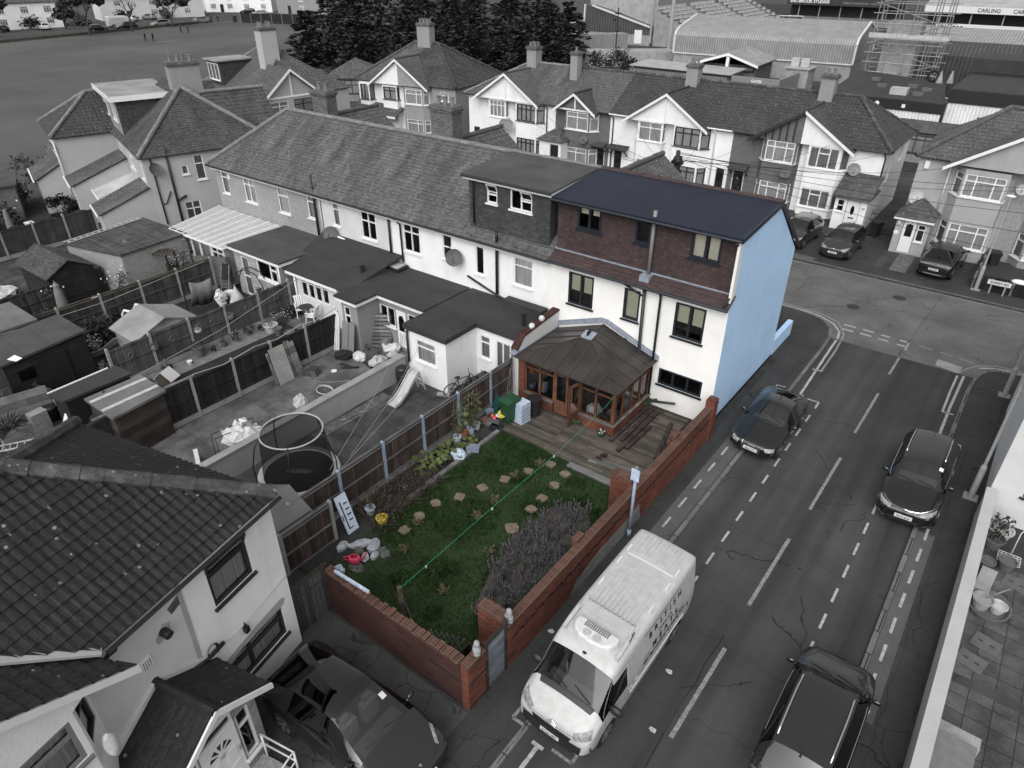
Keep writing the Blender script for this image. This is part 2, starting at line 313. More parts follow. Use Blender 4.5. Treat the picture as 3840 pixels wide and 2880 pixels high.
 A['chrome']=plain('chrome',.75,.12,.05,4,1.); A['rubber']=plain('rubber',.012,.8,.2); A['rim']=plain('alloy_rim',.5,.25,.1,4,.8); A['plate']=plain('number_plate',.62,.5,.05); A['ink']=plain('black_ink',.01,.6,0); A['whiteink']=plain('white_ink',.75,.6,0); A['greyink']=plain('grey_ink',.3,.6,0)
 A['taillamp']=plain('rear_lamp',.06,.15,.3,12); A['roofglass']=glass_mat('roof_glass',.04,.08); A['lampglass']=plain('headlamp',.24,.1,.5,14); A['carint']=plain('car_interior',.05,.8); A['carblack']=paint_mat('black_paint',.006); A['cargrey']=paint_mat('dark_grey_paint',.028,.3,1,.3); A['carcharcoal']=paint_mat('charcoal_paint',.014); A['carwhite']=paint_mat('white_paint',.58,.3,.4); A['carsilver']=paint_mat('silver_paint',.32,.3,1,.5); A['vanwhite']=paint_mat('van_white_paint',.42,.4,.2)
 A['trampmat']=plain('trampoline_mat',.008,.8,.1); A['pad']=plain('trampoline_pad',.4,.7,.15); t=NT('net_mesh'); tr=t.n('BsdfTransparent'); mx=t.n('MixShader'); mx.inputs[0].default_value=.62; t.base(.01,.9); t.l(tr.outputs[0],mx.inputs[1]); t.l(t.b.outputs[0],mx.inputs[2]); t.l(mx.outputs[0],t.out.inputs[0]); A['net']=t.m
 A['green']=plain('green_bin',(.014,.06,.025),.5,.1); A['pink']=plain('pink_plastic',(.62,.06,.13),.4,.1); A['orange']=plain('orange_plastic',(.5,.1,.03),.5,.1); A['yellow']=plain('yellow_plastic',(.5,.38,.05),.5,.1); A['bluegrey']=plain('blue_grey_plastic',(.18,.21,.27),.6); A['paleblue']=plain('pale_blue_plastic',(.42,.5,.62),.5,.2,8); A['greenline']=plain('green_cord',(.03,.28,.16),.6,0); A['teal']=plain('teal_plastic',(.01,.06,.055),.5); A['gateblue']=wood_mat('blue_grey_gate',(.16,.18,.21),.11,1,.25); A['bluewhite']=plain('blue_white_panel',(.5,.58,.7),.6,.1)
 A['lead']=plain('lead_flashing',(.24,.27,.32),.6,.25,5); A['conbrown']=plain('brown_bar',(.05,.04,.035),.5)
mk()
m['moss']=tile_mat('mossy_ribs',.07,3.,.09,.2,.16,.35,.8,11,.03)
def wall(mb,O,u,w,z0,z1,holes=(),dep=.09):
 T=mb.T; F=frame(O,u); mb.T=(T@F) if T else F
 us=sorted({0,w}|{h[0] for h in holes}|{h[2] for h in holes}); zs=sorted({z0,z1}|{h[1] for h in holes}|{h[3] for h in holes})
 for a,b in zip(us,us[1:]):
  for c,d in zip(zs,zs[1:]):
   mu,mz=(a+b)/2,(c+d)/2
   if any(h[0]<mu<h[2] and h[1]<mz<h[3] for h in holes): continue
   mb.poly([(a,0,c),(b,0,c),(b,0,d),(a,0,d)])
 for (a,c,b,d) in holes:
  for p,q in (((a,c),(b,c)),((b,c),(b,d)),((b,d),(a,d)),((a,d),(a,c))):
   mb.poly([(p[0],0,p[1]),(p[0],-dep,p[1]),(q[0],-dep,q[1]),(q[0],0,q[1])])
 mb.T=T
def hull(mb,x0,y0,x1,y1,z0,z1,hs=None,dep=.09):
 hs=hs or {}
 wall(mb,(x0,y0,0),(1,0,0),x1-x0,z0,z1,hs.get('S',()),dep); wall(mb,(x1,y0,0),(0,1,0),y1-y0,z0,z1,hs.get('E',()),dep)
 wall(mb,(x1,y1,0),(-1,0,0),x1-x0,z0,z1,hs.get('N',()),dep); wall(mb,(x0,y1,0),(0,-1,0),y1-y0,z0,z1,hs.get('W',()),dep)
def window(par,O,u,w,h,cols=(1,),tr=.3,fm='upvc',cur='curtain',sill=True,fw=.06,name='window',dep=.07,curfull=True,n=None,openlight=None,glass='glass',label=None):
 F=frame(O,u,n); f=MB(F); fy0,fy1=-dep-.03,-dep+.045
 f.box(0,fy0,0,fw,fy1,h); f.box(w-fw,fy0,0,w,fy1,h); f.box(fw,fy0,0,w-fw,fy1,fw); f.box(fw,fy0,h-fw,w-fw,fy1,h)
 tot=sum(cols); x=0; trs=tr if isinstance(tr,(list,tuple)) else [tr]*len(cols)
 for k,c in enumerate(cols):
  x0=x; x+=c/tot*w
  if k<len(cols)-1: f.box(x-fw/2,fy0,fw,x+fw/2,fy1,h-fw)
  a=x0+(fw if k==0 else fw/2); b=x-(fw if k==len(cols)-1 else fw/2)
  if trs[k]: z=h*(1-trs[k]); f.box(a,fy0,z-fw*.45,b,fy1+.004,z+fw*.45)
 o=f.build(name,m[fm],par)
 if label: o['label']=label
 g=MB(F); g.poly([(fw*.6,-dep-.005,fw*.6),(w-fw*.6,-dep-.005,fw*.6),(w-fw*.6,-dep-.005,h-fw*.6),(fw*.6,-dep-.005,h-fw*.6)]); g.build('pane',m[glass],o)
 if sill: s=MB(F); s.box(-.06,-dep,-.07,w+.06,.07,-.003); s.build('sill',m[fm if sill is True else sill],o)
 if cur:
  c=MB(F); N=max(6,int(w/.09)); d=-dep-.05
  segs=[(0,w)] if curfull else [(0,w*.27),(w*.73,w)]
  for (a,b) in segs:
   i=None
   for k in range(N+1):
    xx=a+(b-a)*k/N; yy=d-.025*(k%2)-.01*math.sin(k*1.7); j=c.P([(xx,yy,.02),(xx,yy,h-.02)])
    if i is not None: c.face((i,j,j+1,i+1))
    i=j
  c.build('curtain',m[cur],o)
 return o
def roof(mb,pts,course=.34,lift=.025,amp=0.,per=.3,du=None,over=0.,jit=.004):
 P=[V(p) for p in pts]; n=(P[1]-P[0]).cross(P[2]-P[0]).normalized()
 if n.z<0: n=-n
 u=V((0,0,1)).cross(n).normalized(); w=n.cross(u); q=[(p.dot(u),p.dot(w)) for p in P]; off=P[0].dot(n)
 v0=min(b for a,b in q); v1=max(b for a,b in q)
 def span(v):
  xs=[]
  for (a,b),(c,d) in zip(q,q[1:]+q[:1]):
   if abs(d-b)<1e-6:
    if abs(v-b)<1e-4: xs+=[a,c]
   elif min(b,d)-1e-6<=v<=max(b,d)+1e-6: xs.append(a+(c-a)*(v-b)/(d-b))
  return (min(xs),max(xs)) if xs else (0,0)
 du=du or (per/4 if amp else .9); k=0
 def at(a,v,h): return u*a+w*v+n*(off+h)
 while True:
  va=v0+k*course
  if va>=v1-.01: break
  vb=min(va+course,v1); la,ra=span(va+1e-4); lb,rb=span(vb-1e-4); L,Rr=min(la,lb),max(ra,rb); N=max(1,int((Rr-L)/du)); rows=[]
  jj=rnd.uniform(-jit,jit)
  for i in range(N+1):
   a=L+(Rr-L)*i/N; pr=0
   if amp:
    ph=(a/per+(.0))%1.; pr=amp*(.5-.5*math.cos(2*math.pi*ph))
   a0=min(max(a,la),ra); a1=min(max(a,lb),rb); t=lift+pr+jj+rnd.uniform(-jit,jit)
   rows.append(mb.P([at(a0,va,0),at(a0,va,t),at(a1,vb+min(.03,lift),pr*1. )]))
  for i,j in zip(rows,rows[1:]): mb.face((i,j,j+1,i+1)); mb.face((i+1,j+1,j+2,i+2))
  k+=1
 mb.poly([p-n*.05 for p in P])
def ridge(mb,a,b,r=.13,seg=.45,lift=.03):
 a=V(a);b=V(b);L=(b-a).length;N=max(1,round(L/seg)); d=(b-a).normalized(); up=V((0,0,lift))
 for k in range(N):
  p=a+d*(L*k/N)+up; q=a+d*(L*(k+1)/N+.02)+up+V((0,0,rnd.uniform(0,.012))); s=rnd.uniform(.94,1.06)
  mb.tube([p,q],[r*s*1.04,r*s*.96],8)
def gutter(mb,a,b,r=.055): mb.tube([a,b],r,6)
def pipe(name,pts,r=.05,mat='black',par=None,n=8):
 b=MB(); b.tube(pts,r,n); return b.build(name,m[mat],par,smooth=True)
def chimney(par,x,y,z0,z1,sx,sy,mat='offwhite',pots=((0,0),),potm='ridge',rotz=0,name='chimney',cap='brickdark',ph=.35,pr=.11):
 T=Matrix.Translation((x,y,0))@Matrix.Rotation(rotz,4,'Z'); b=MB(T); b.box(-sx/2,-sy/2,z0,sx/2,sy/2,z1); o=b.build(name,m[mat],par)
 c=MB(T); c.box(-sx/2-.06,-sy/2-.06,z1+.001,sx/2+.06,sy/2+.06,z1+.1); c.box(-sx/2-.1,-sy/2-.1,z1+.101,sx/2+.1,sy/2+.1,z1+.19); c.box(-sx/2-.03,-sy/2-.03,z1+.191,sx/2+.03,sy/2+.03,z1+.27); c.build('chimney_cap',m[cap],o)
 for (px,py) in pots:
  p=MB(T); p.lathe((px,py,z1+.26),[(pr*1.1,0),(pr,.08),(pr*.85,ph),(pr*1.15,ph+.02),(pr*1.15,ph+.06),(pr*.8,ph+.06),(pr*.75,ph-.1)],10); p.build('chimney_pot',m[potm],o,smooth=False)
 return o
def dish(par,O,u,r=.4,mat='potgrey',tilt=25,n=None):
 F=frame(O,u,n)@Matrix.Rotation(rad(-tilt),4,'Z')@Matrix.Rotation(rad(25),4,'X'); b=MB(F)
 b.T=F@Matrix.Translation((0,.35,0))@Matrix.Rotation(rad(-90),4,'X')
 b.lathe((0,0,0),[(.01,0),(r*.5,.03),(r*.85,.09),(r,.14),(r*.99,.15),(r*.8,.1),(r*.4,.035),(.01,.012)],16)
 b.T=F; b.bar((0,0,0),(0,.36,0),.05); b.bar((0,.36,-r*.8),(0,.36+r*.9,-.05),.025); b.box(-.04,.3+r*.9,-.08,.04,.42+r*.9,.02)
 return b.build('satellite_dish',m[mat],par)
def text(s,size,M,mat,par=None,name='lettering',align='CENTER',ext=.002,shear=0,sx=1,bold=0):
 cu=bpy.data.curves.new('t','FONT'); cu.body=s; cu.size=size; cu.align_x=align; cu.align_y='CENTER'; cu.extrude=ext; cu.shear=shear; cu.offset=bold
 ob=bpy.data.objects.new('t',cu); COL.objects.link(ob); dg=bpy.context.evaluated_depsgraph_get(); me=bpy.data.meshes.new_from_object(ob.evaluated_get(dg)); bpy.data.objects.remove(ob)
 me.transform(M@Matrix.Diagonal((sx,1,1,1))); me.materials.clear(); me.materials.append(m[mat]); o=bpy.data.objects.new(name,me); COL.objects.link(o)
 if par: o.parent=par
 return o
def textframe(O,u,n):
 u=V(u).normalized(); n=V(n).normalized(); w=n.cross(u); M=Matrix.Identity(4)
 for r in range(3): M[r][0]=u[r]; M[r][1]=w[r]; M[r][2]=n[r]; M[r][3]=O[r]
 return M
def fence(name,label,p0,p1,npan,h=1.75,mat='fence',post='concpost',side=1,rails=3,gb=.25,group=None,arch=0.,cat='fence',gbmat='concpost',capped=False,postout=.0,pr=1.0,railm=None):
 p0=V((*p0,0)); p1=V((*p1,0)); d=(p1-p0); L=d.length; d.normalize(); a=math.atan2(d.y,d.x); root=thing(name,label,cat,p0,a,group); pl=L/npan
 for k in range(npan+1):
  b=MB(); x=k*pl; hh=h+.08; b.prism([(x-.055,-.055,0),(x+.055,-.055,0),(x+.055,.055,0),(x-.055,.055,0)],(0,0,hh)); b.prism([(x-.055,-.055,hh),(x+.055,-.055,hh),(x,-.03,hh+.05)],(0,.08,0)); b.build('post',m[post],root)
 for k in range(npan):
  x0=k*pl+.06; x1=(k+1)*pl-.06
  if gb: b=MB(); b.box(x0,-.025,0,x1,.025,gb); b.build('gravel_board',m[gbmat],root)
  b=MB(); z0=gb+.004; N=10 if arch else 1
  for i in range(N):
   a0=x0+(x1-x0)*i/N; a1=x0+(x1-x0)*(i+1)/N; f=lambda t:h+arch*math.sin(math.pi*(t-x0)/(x1-x0))-arch*.6
   z1=(f(a0)+f(a1))/2 if arch else h+rnd.uniform(-.02,.02); b.box(a0,-.012,z0,a1,.012,z1)
  p=b.build('panel',m[mat],root)
  r=MB()
  for q in range(rails):
   z=z0+.06+(h-z0-.12)*q/(rails-1); y0=.0125 if side>0 else -.05; r.box(x0,y0,z-.03,x1,y0+.0375,z+.03)
  if capped: r.box(x0,-.035,h+.025,x1,.035,h+.055)
  r.build('rail',m[railm or mat],p)
 return root
def pot(name,label,x,y,r,h,mat,group=None,leaf=None,n=40,ls=.06,lh=.3,z=0,cat='plant pot',stalks=0):
 root=thing(name,label,cat,(x,y,z),rnd.uniform(0,6),group); b=MB(); b.lathe((0,0,0),[(.01,0),(r*.72,0),(r*.95,h*.88),(r*1.08,h*.88),(r*1.08,h),(r*.95,h),(r*.9,h*.85),(.01,h*.84)],14); b.build('pot',m[mat],root,smooth=False)
 if leaf:
  b=MB(); b.leaves((0,0,h+lh*.4),max(r*1.1,.12),n,ls,lh/max(r*1.1,.12)*.7,.1)
  for k in range(stalks): a=rnd.uniform(0,6.3); b.tube([(0,0,h*.8),(math.cos(a)*r*.5,math.sin(a)*r*.5,h+lh)],.01,4)
  b.build('foliage',m[leaf],root)
 return root
def shrub(name,label,x,y,r,h,mat,n=300,ls=.09,group=None,cat='shrub',z=0,stems=5,flowers=0,fm='flower',spread=.35):
 root=thing(name,label,cat,(x,y,z),rnd.uniform(0,6),group); b=MB()
 for k in range(stems):
  a=rnd.uniform(0,6.3); e=rnd.uniform(.4,.9); b.tube([(0,0,0),(math.cos(a)*r*.3*e,math.sin(a)*r*.3*e,h*.4),(math.cos(a)*r*.8*e,math.sin(a)*r*.8*e,h*.85)],[.025,.016,.006],5)
 b.build('stem',m['bark'],root); b=MB()
 for k in range(max(3,int(n/45))):
  a=rnd.uniform(0,6.3); e=rnd.random()**.5*r*.75; b.leaves((math.cos(a)*e,math.sin(a)*e,h*rnd.uniform(.25,.85)),r*spread,45,ls,.9,.05)
 b.build('foliage',m[mat],root)
 if flowers:
  b=MB()
  for k in range(flowers): a=rnd.uniform(0,6.3); e=rnd.random()**.5*r; b.ball((math.cos(a)*e,math.sin(a)*e,h*rnd.uniform(.6,1.1)),ls*.4,6,4)
  b.build('blossom',m[fm],root)
 return root
def bare_tree(name,label,x,y,h,r,mat=None,n=0,ls=.1,depth=3,group=None,seed=1,cat='tree',trunk=.12,z=0,lean=0):
 R_=random.Random(seed); root=thing(name,label,cat,(x,y,z),0,group); b=MB(); tips=[]
 def br(p,d,l,rr,k):
  q=p+d*l; mid=p+d*l*.5+V((R_.uniform(-1,1),R_.uniform(-1,1),R_.uniform(-.3,.5)))*l*.08; b.tube([p,mid,q],[rr,rr*.8,rr*.6],5 if k>1 else 4,False)
  if k==0: tips.append(q); return
  for i in range(R_.choice((3,3,4))):
   a=R_.uniform(0,6.28); e=(d+V((math.cos(a),math.sin(a),R_.uniform(-.1,.5)))*R_.uniform(.5,.95)).normalized(); br(p+d*l*R_.uniform(.6,1),e,l*R_.uniform(.6,.85),rr*.55,k-1)
 br(V((0,0,0)),V((lean,0,1)).normalized(),h*.36,trunk,depth); b.build('trunk',m['bark'],root)
 if mat:
  c=MB()
  for t in tips: c.leaves(t,r*.26,n,ls,.8,.1)
  c.build('crown',m[mat],root)
 return root
def conifer(name,label,x,y,h,r,mat='leafdark',n=1500,ls=.35,group=None,seed=0,z=0):
 R_=random.Random(seed); root=thing(name,label,'tree',(x,y,z),0,group); b=MB(); b.tube([(0,0,0),(0,0,h*.9)],[r*.09,.05],7); b.build('trunk',m['bark'],root); c=MB()
 lay=int(h/.75)
 for k in range(lay):
  zz=h*(.06+.92*k/lay); f=(1-k/lay)**.65; rr=r*f*R_.uniform(.8,1.12)+.3; nb=max(4,int(9*f)); a0=R_.uniform(0,6.28)
  for i in range(nb):
   a=a0+6.283*i/nb+R_.uniform(-.3,.3); L=rr*R_.uniform(.7,1.15); cnt=int(n/(lay*nb)*(.5+1.*f)); dz=R_.uniform(-.1,.35)
   for j in range(cnt):
    t=R_.random()**.6; w=.32*L*(1.1-t); p=V((math.cos(a)*L*t,math.sin(a)*L*t,zz+dz*t*1.2-.16*t*t*L))+V((R_.uniform(-w,w),R_.uniform(-w,w),R_.uniform(-.25,.25)))
    d=V((math.cos(a),math.sin(a),R_.uniform(-.3,.5)))*ls*R_.uniform(.7,1.4); s=V((-math.sin(a),math.cos(a),R_.uniform(-.6,.6)))*ls*.35
    q=c.P([p-d*.5,p+s,p+d*.7,p-s]); c.face((q,q+1,q+2,q+3))
 c.build('crown',m[mat],root); return root
b=MB(); b.box(-2600,-2600,-1.2,2600,2600,-.13); struct(b,'ground',m['rough'])
b=MB(); b.slab([(-5.6,-40),(.36,-40),(.36,33.3),(-5.6,33.3)],-.125,-.1); struct(b,'side_road',m['tarmac'])
b=MB(); b.slab([(-60,33.3),(70,33.3),(70,42.35),(-60,42.35)],-.125,-.096); struct(b,'front_road',m['concroad'])
Lc=[(-5.6,-40),(-5.6,31.9),(-5.66,33.2),(-5.9,34.2),(-6.4,34.9),(-7.1,35.25),(-7.9,35.38),(-60,35.4)]
Rc=[(.36,-40),(.36,31.7),(.42,32.9),(.6,33.8),(.95,34.35),(1.45,34.6),(2.1,34.68),(70,34.7)]
b=MB(); b.slab(Lc+[(-60,-40)],-.125,0.); struct(b,'verge_ground',m['earth'])
b=MB(); b.slab(Rc+[(70,-40)],-.125,0.); struct(b,'verge_ground',m['earth'])
b=MB(); b.slab([(-60,42.35),(70,42.35),(70,62),(-60,62)],-.125,0.); b.slab([(-60,62),(400,62),(400,700),(-60,700)],-.125,-.02); b.slab([(-60,-40),(-60,700),(-420,700),(-420,-120),(-60,-120)],-.125,-.001); struct(b,'land',m['rough'])
def offs(path,d):
 out=[]
 for k,p in enumerate(path):
  a=V(path[max(k-1,0)]);c=V(path[min(k+1,len(path)-1)]); t=(c-a).normalized(); out.append((p[0]-t.y*d,p[1]+t.x*d))
 return out
def band(path,d0,d1,z0,z1):
 b=MB(); A=offs(path,d0);B=offs(path,d1)
 for k in range(len(path)-1): b.slab([A[k],A[k+1],B[k+1],B[k]] if d0<d1 else [B[k],B[k+1],A[k+1],A[k]],z0,z1)
 return b
struct(band(Lc,-.002,.14,-.12,.006),'kerb',m['kerb']); struct(band(Rc,-.14,.002,-.12,.006),'kerb',m['kerb'])
b=MB(); b.slab([(-60,42.3),(-12.5,42.3),(-9.2,42.45),(8,42.3),(70,42.3),(70,42.44),(8,42.44),(-9.2,42.6),(-12.5,42.44),(-60,42.44)],-.12,.006); struct(b,'kerb',m['kerb'])
LP=offs(Lc,.14)
b=MB(); b.slab(LP[:7]+[(-7.95,35.2),(-7.95,29.6),(-7.0,29.6),(-7.0,-40)],0,.004); b.slab([(-59,33.4),(-7.96,33.4),(-7.96,35.24),(-59,35.24)],0,.004); struct(b,'pavement',m['pave'])
RP=offs(Rc,-.14)
b=MB(); b.slab(list(reversed(RP))[1:-1]+[(.52,5.),(1.75,5.),(1.75,32.6),(69,32.8)],0,.004); struct(b,'pavement',m['pave'])
b=MB(); b.slab([(-60,42.46),(70,42.46),(70,44.1),(-60,44.1)],0,.004); struct(b,'pavement',m['pave'])
b=MB(); b.slab([(-6.42,9.2),(-5.78,9.2),(-5.78,22.6),(-6.42,22.6)],.004,.008); b.slab([(.52,13.2),(1.02,13.2),(1.0,21.2),(.52,21.2)],.004,.008); b.slab([(-11,42.5),(-9.5,42.5),(-9.4,43.2),(-11,43.3)],.004,.008); struct(b,'repair_strip',m['strip'])
b=MB(); b.slab([(-1.12,34.2),(-.08,34.05),(-.13,33.32),(-1.11,33.5)],-.096,-.092); struct(b,'road_patch',m['concrete'])
pw=MB(); pb=MB()
def ln(mb,pts,w,z=-.096):
 for a,c in zip(pts,pts[1:]):
  a=V((*a,0));c=V((*c,0)); d=(c-a).normalized(); n=V((-d.y,d.x,0))*w/2; q=[a+n,a-n,c-n,c+n]
  N=max(1,int((c-a).length/.35));
  for i in range(N):
   j=lambda:rnd.uniform(-.008,.008); p0=a+(c-a)*i/N; p1=a+(c-a)*(i+1)/N; zz=V((0,0,z)); mb.poly([p0-n*(1+j()*12)+zz,p1-n*(1+j()*12)+zz,p1+n*(1+j()*12)+zz,p0+n*(1+j()*12)+zz])
Z1=-.0955;ZC=-.0915
def dbl(mb,pts,w,z): ln(mb,pts,w,z)
ln(pw,[(-5.22,27.2),(-5.38,32.2)],.1,Z1); ln(pw,[(-5.4,33.4),(-5.52,34.2),(-6.0,34.95),(-6.8,35.42),(-7.7,35.62),(-9.5,35.62),(-30,35.6)],.1,ZC); ln(pb,[(-5.1,29.8),(-5.13,32.1),(-5.2,33.25)],.09,Z1); ln(pb,[(-5.2,33.4),(-5.28,34.1),(-5.85,35.25),(-6.7,35.68),(-7.7,35.85),(-30,35.8)],.09,ZC); ln(pw,[(-5.38,32.2),(-5.4,33.25)],.1,Z1)
ln(pw,[(-5.46,29.74),(-5.04,29.8)],.09,Z1); ln(pw,[(-5.42,27.2),(-5.05,27.23)],.09,Z1)
ln(pw,[(.06,27.6),(.05,30),(.1,33.2)],.1,Z1); ln(pw,[(-.14,29.55),(-.16,31.4),(-.14,33.1)],.09,Z1); ln(pw,[(-.17,29.51),(.26,29.53)],.09,Z1); ln(pw,[(.54,34.4),(1.05,34.8),(1.55,34.92),(2.2,35.0),(20,35.1)],.09,ZC); ln(pb,[(.1,34.0),(.5,34.68),(1.1,35.08),(2.2,35.22),(20,35.3)],.09,ZC); ln(pb,[(-.12,33.4),(.1,34.0)],.09,ZC)
for a,c in ((31.35,33.25),(25.75,29.4),(20.2,23.8)): ln(pb,[(-2.6-.03*(30-a)/10,a),(-2.58-.03*(30-c)/10,c)],.1,Z1)
ln(pw,[(-2.53,34.2),(-2.53,35.05)],.1,ZC)
for a,c in ((15,18.4),(10,13.2),(4,8)): ln(pb,[(-2.76,a),(-2.72,c)],.11,Z1)
for k in range(10): ln(pw,[(-4.4,25.94-k*1.2),(-4.4,25.36-k*1.2)],.075,Z1)
ln(pw,[(-4.95,27.1),(-4.4,27.12),(-4.39,26.56)],.07,Z1)
for k in range(11): ln(pw,[(-.88,21.9-k*1.17),(-.88,21.27-k*1.17)],.075,Z1)
ln(pw,[(-.5,27.2),(-.83,27.16),(-.85,26.55)],.08,Z1)
ln(pw,[(-5.04,7.89),(-5.36,7.89)],.1,Z1); ln(pw,[(-5.19,7.84),(-5.2,5.5)],.1,Z1); ln(pb,[(-4.87,8.02),(-4.32,8.02),(-4.32,8.42)],.08,Z1)
for x0,x1,y in ((-5.58,-4.99,35.2),(-4.66,-4.14,35.2),(-3.8,-3.38,35.14),(-2.95,-2.62,35.1),(-5.54,-5.0,34.66),(-4.68,-4.15,34.68),(-3.83,-3.37,34.64),(-2.95,-2.6,34.58)): ln(pw,[(x0,y),(x1,y)],.13,ZC)
for x0,x1,y,y2 in ((-2.1,-1.48,35.08,35.02),(-1.18,-.6,34.98,34.9),(-.33,.32,34.86,34.76)): ln(pb,[(x0,y),(x1,y2)],.08,ZC)
ln(pb,[(-10.6,42.2),(-7.9,42.28),(-2.2,42.2),(1.4,42.2),(20,42.2)],.06,ZC)
for k in range(8): ln(pw,[(-6.18,22.9-k*1.2),(-6.18,22.3-k*1.2)],.075,.0095)
ln(pw,[(-6.24,26.98),(-6.22,27.26),(-5.88,27.3)],.06,.0055)
for k in range(8): ln(pw,[(.77-.006*k,22.6-k*1.12),(.765-.006*k,21.95-k*1.12)],.08,.0095)
ln(pw,[(.68,27.2),(.83,27.2),(.82,26.5)],.08,.0055); ln(pb,[(-6.05,8.6),(-6.06,8.05),(-5.75,8.05)],.08,.0095)
struct(pw,'road_markings',m['paint']); struct(pb,'road_markings',m['paintworn'])
cr=MB()
def crack(p,q,w,z,n=16,wob=.12,seed=1):
 R_=random.Random(seed); p=V((*p,0));q=V((*q,0)); d=(q-p); nn=V((-d.y,d.x,0)).normalized(); pts=[p+d*i/n+nn*R_.uniform(-wob,wob) for i in range(n+1)]; pts[0]=p;pts[-1]=q
 for a,c in zip(pts,pts[1:]):
  e=(c-a).normalized(); s=V((-e.y,e.x,0))*w*R_.uniform(.2,.7)/2; zz=V((0,0,z)); cr.poly([a-s+zz,c-s+zz,c+s+zz,a+s+zz])
crack((-2.25,42.2),(-2.62,33.4),.05,ZC,20,.03); crack((-30,38.6),(30,38.5),.03,ZC,40,.02,2); crack((-9.9,42),(-10.8,39.6),.07,ZC,12,.1,3); crack((-8.2,35.8),(-6.2,37.4),.06,ZC,12,.14,4); crack((-5.7,37.9),(-5.1,39.8),.05,ZC,12,.2,5); crack((-5.2,38.6),(-6.3,38.4),.04,ZC,8,.14,6); crack((-4.3,40.2),(-5.2,39.),.04,ZC,9,.08,7); crack((.2,35.4),(1.2,34.8),.08,ZC,9,.12,8); crack((2.,40.),(1.8,36),.04,ZC,12,.2,18)
for k,y in enumerate((13.5,17.9,21.7,29.2,10.4)): crack((-5.5,y),(.3,y-.5+.3*k),.022,Z1,26,.12,10+k)
crack((-2.9,13.6),(-3.0,4.),.06,Z1,16,.05,30); crack((-2.84,19.8),(-2.72,25.5),.02,Z1,14,.03,31); crack((-5.66,6.9),(-5.72,13),.04,.0068,24,.03,33)
for k in range(9): crack((-6.9+.1*k,4.+2.9*k),(-5.8,4.6+2.9*k),.03,.0088,9,.12,40+k)
crack((-6.65,6.),(-6.6,21.5),.03,.006,30,.05,50); crack((-6.0,24.),(-6.1,30.),.06,.006,30,.12,51); crack((1.15,10),(1.1,27),.04,.006,30,.06,52)
struct(cr,'road_cracks',m['rubber'])
for k,(x,y) in enumerate(((-5.77,37.64),(-4.06,40.33))):
 b=MB(); b.cyl((x,y,-.0955),.33,.008,24); o=b.build('manhole_cover',m['greyplastic']); o.data.materials[0]=m['felt']; tag(o,'round iron manhole cover in the concrete road '+('nearer the blue house' if k==0 else 'nearer the far kerb'),'manhole cover','manhole covers in the front road')
for k,(x0,y0,x1,y1) in enumerate(((-8.0,33.5,-7.0,34.2),(-7.7,32.6,-6.9,32.9),(1.9,33.2,2.5,33.8))):
 b=MB(); b.slab([(x0,y0),(x1,y0),(x1,y1),(x0,y1)],.004,.012); struct(b,'inspection_cover',m['felt'])
def sheet(name,pts,mat,z=.004): b=MB(); b.slab(pts,0,z); return struct(b,name,m[mat])
sheet('driveway',[(-11.95,-4),(-7.01,-4),(-7.01,7.45),(-12.2,7.45),(-12.2,6.4),(-11.95,6.4)],'crazy')
sheet('lawn_ground',[(-14.86,7.9),(-7.25,7.9),(-7.25,17.35),(-14.86,17.35)],'lawn')
sheet('patio',[(-19.5,8),(-14.95,8),(-14.95,22.5),(-19.5,22.5)],'slabs')
sheet('concrete_yard',[(-23.85,6),(-19.8,6),(-19.8,22.5),(-23.85,22.5)],'yard')
sheet('grey_lawn',[(-28.7,7),(-24,7),(-24,17.9),(-28.7,17.9)],'greylawn'); sheet('small_patio',[(-28.6,17.95),(-24,17.95),(-24,22.4),(-28.6,22.4)],'slabsmall'); b=MB(); b.slab([(-28.65,9),(-27.6,9),(-27.55,17.),(-28.65,17.2)],.004,.012); struct(b,'gravel_border',m['gravel'])
sheet('garden_soil',[(-34.4,3),(-28.8,3),(-28.8,22),(-34.4,22)],'greylawn'); sheet('garden_soil',[(-40,3),(-34.5,3),(-34.5,22),(-40,22)],'greylawn'); sheet('garden_path',[(-47.9,3),(-40.1,3),(-40.1,22),(-47.9,22)],'slabs')
sheet('front_drive',[(-13.5,44.1),(-6.3,44.1),(-6.3,51.4),(-13.5,51.4)],'pave',.006); sheet('front_drive',[(-5.9,44.1),(-1.1,44.1),(-1.1,48.8),(-5.9,48.8)],'pave',.006); b=MB(); b.slab([(-5.45,43.95),(-4.55,43.95),(-4.6,47.4),(-5.5,47.4)],.006,.03); struct(b,'brick_path',m['brickdark'])
sheet('side_patio',[(2.1,2),(14,2),(14,21.8),(2.1,21.8)],'stonepat')
b=MB(); b.slab([(-178.3,-120),(-60.1,-120),(-60.1,49),(-75,62),(-98,78),(-128,100),(-150,124),(-184,124),(-180,100),(-175,60)],-.001,.006); struct(b,'park_grass',m['park'])
b=MB(); b.slab([(-193,-120),(-180.5,-120),(-178,60),(-182,100),(-188,150),(-195,150),(-190,100),(-186,60)],-.001,.005); b.slab([(-186,118),(-130,150),(-134,158),(-190,126)],-.001,.008); struct(b,'far_road',m['tarmac'])
b=MB(); b.slab([(-80,68),(12,68),(12,180),(-92,180)],-.02,.004); struct(b,'stadium_yard',m['tarmac'])
b=MB(); b.slab([(-120,180.1),(40,180.1),(40,275),(-120,275)],-.02,.004); struct(b,'pitch',m['greylawn'])
RY,RZ,EZ,FY=3.7,8.03,5.3,7.0
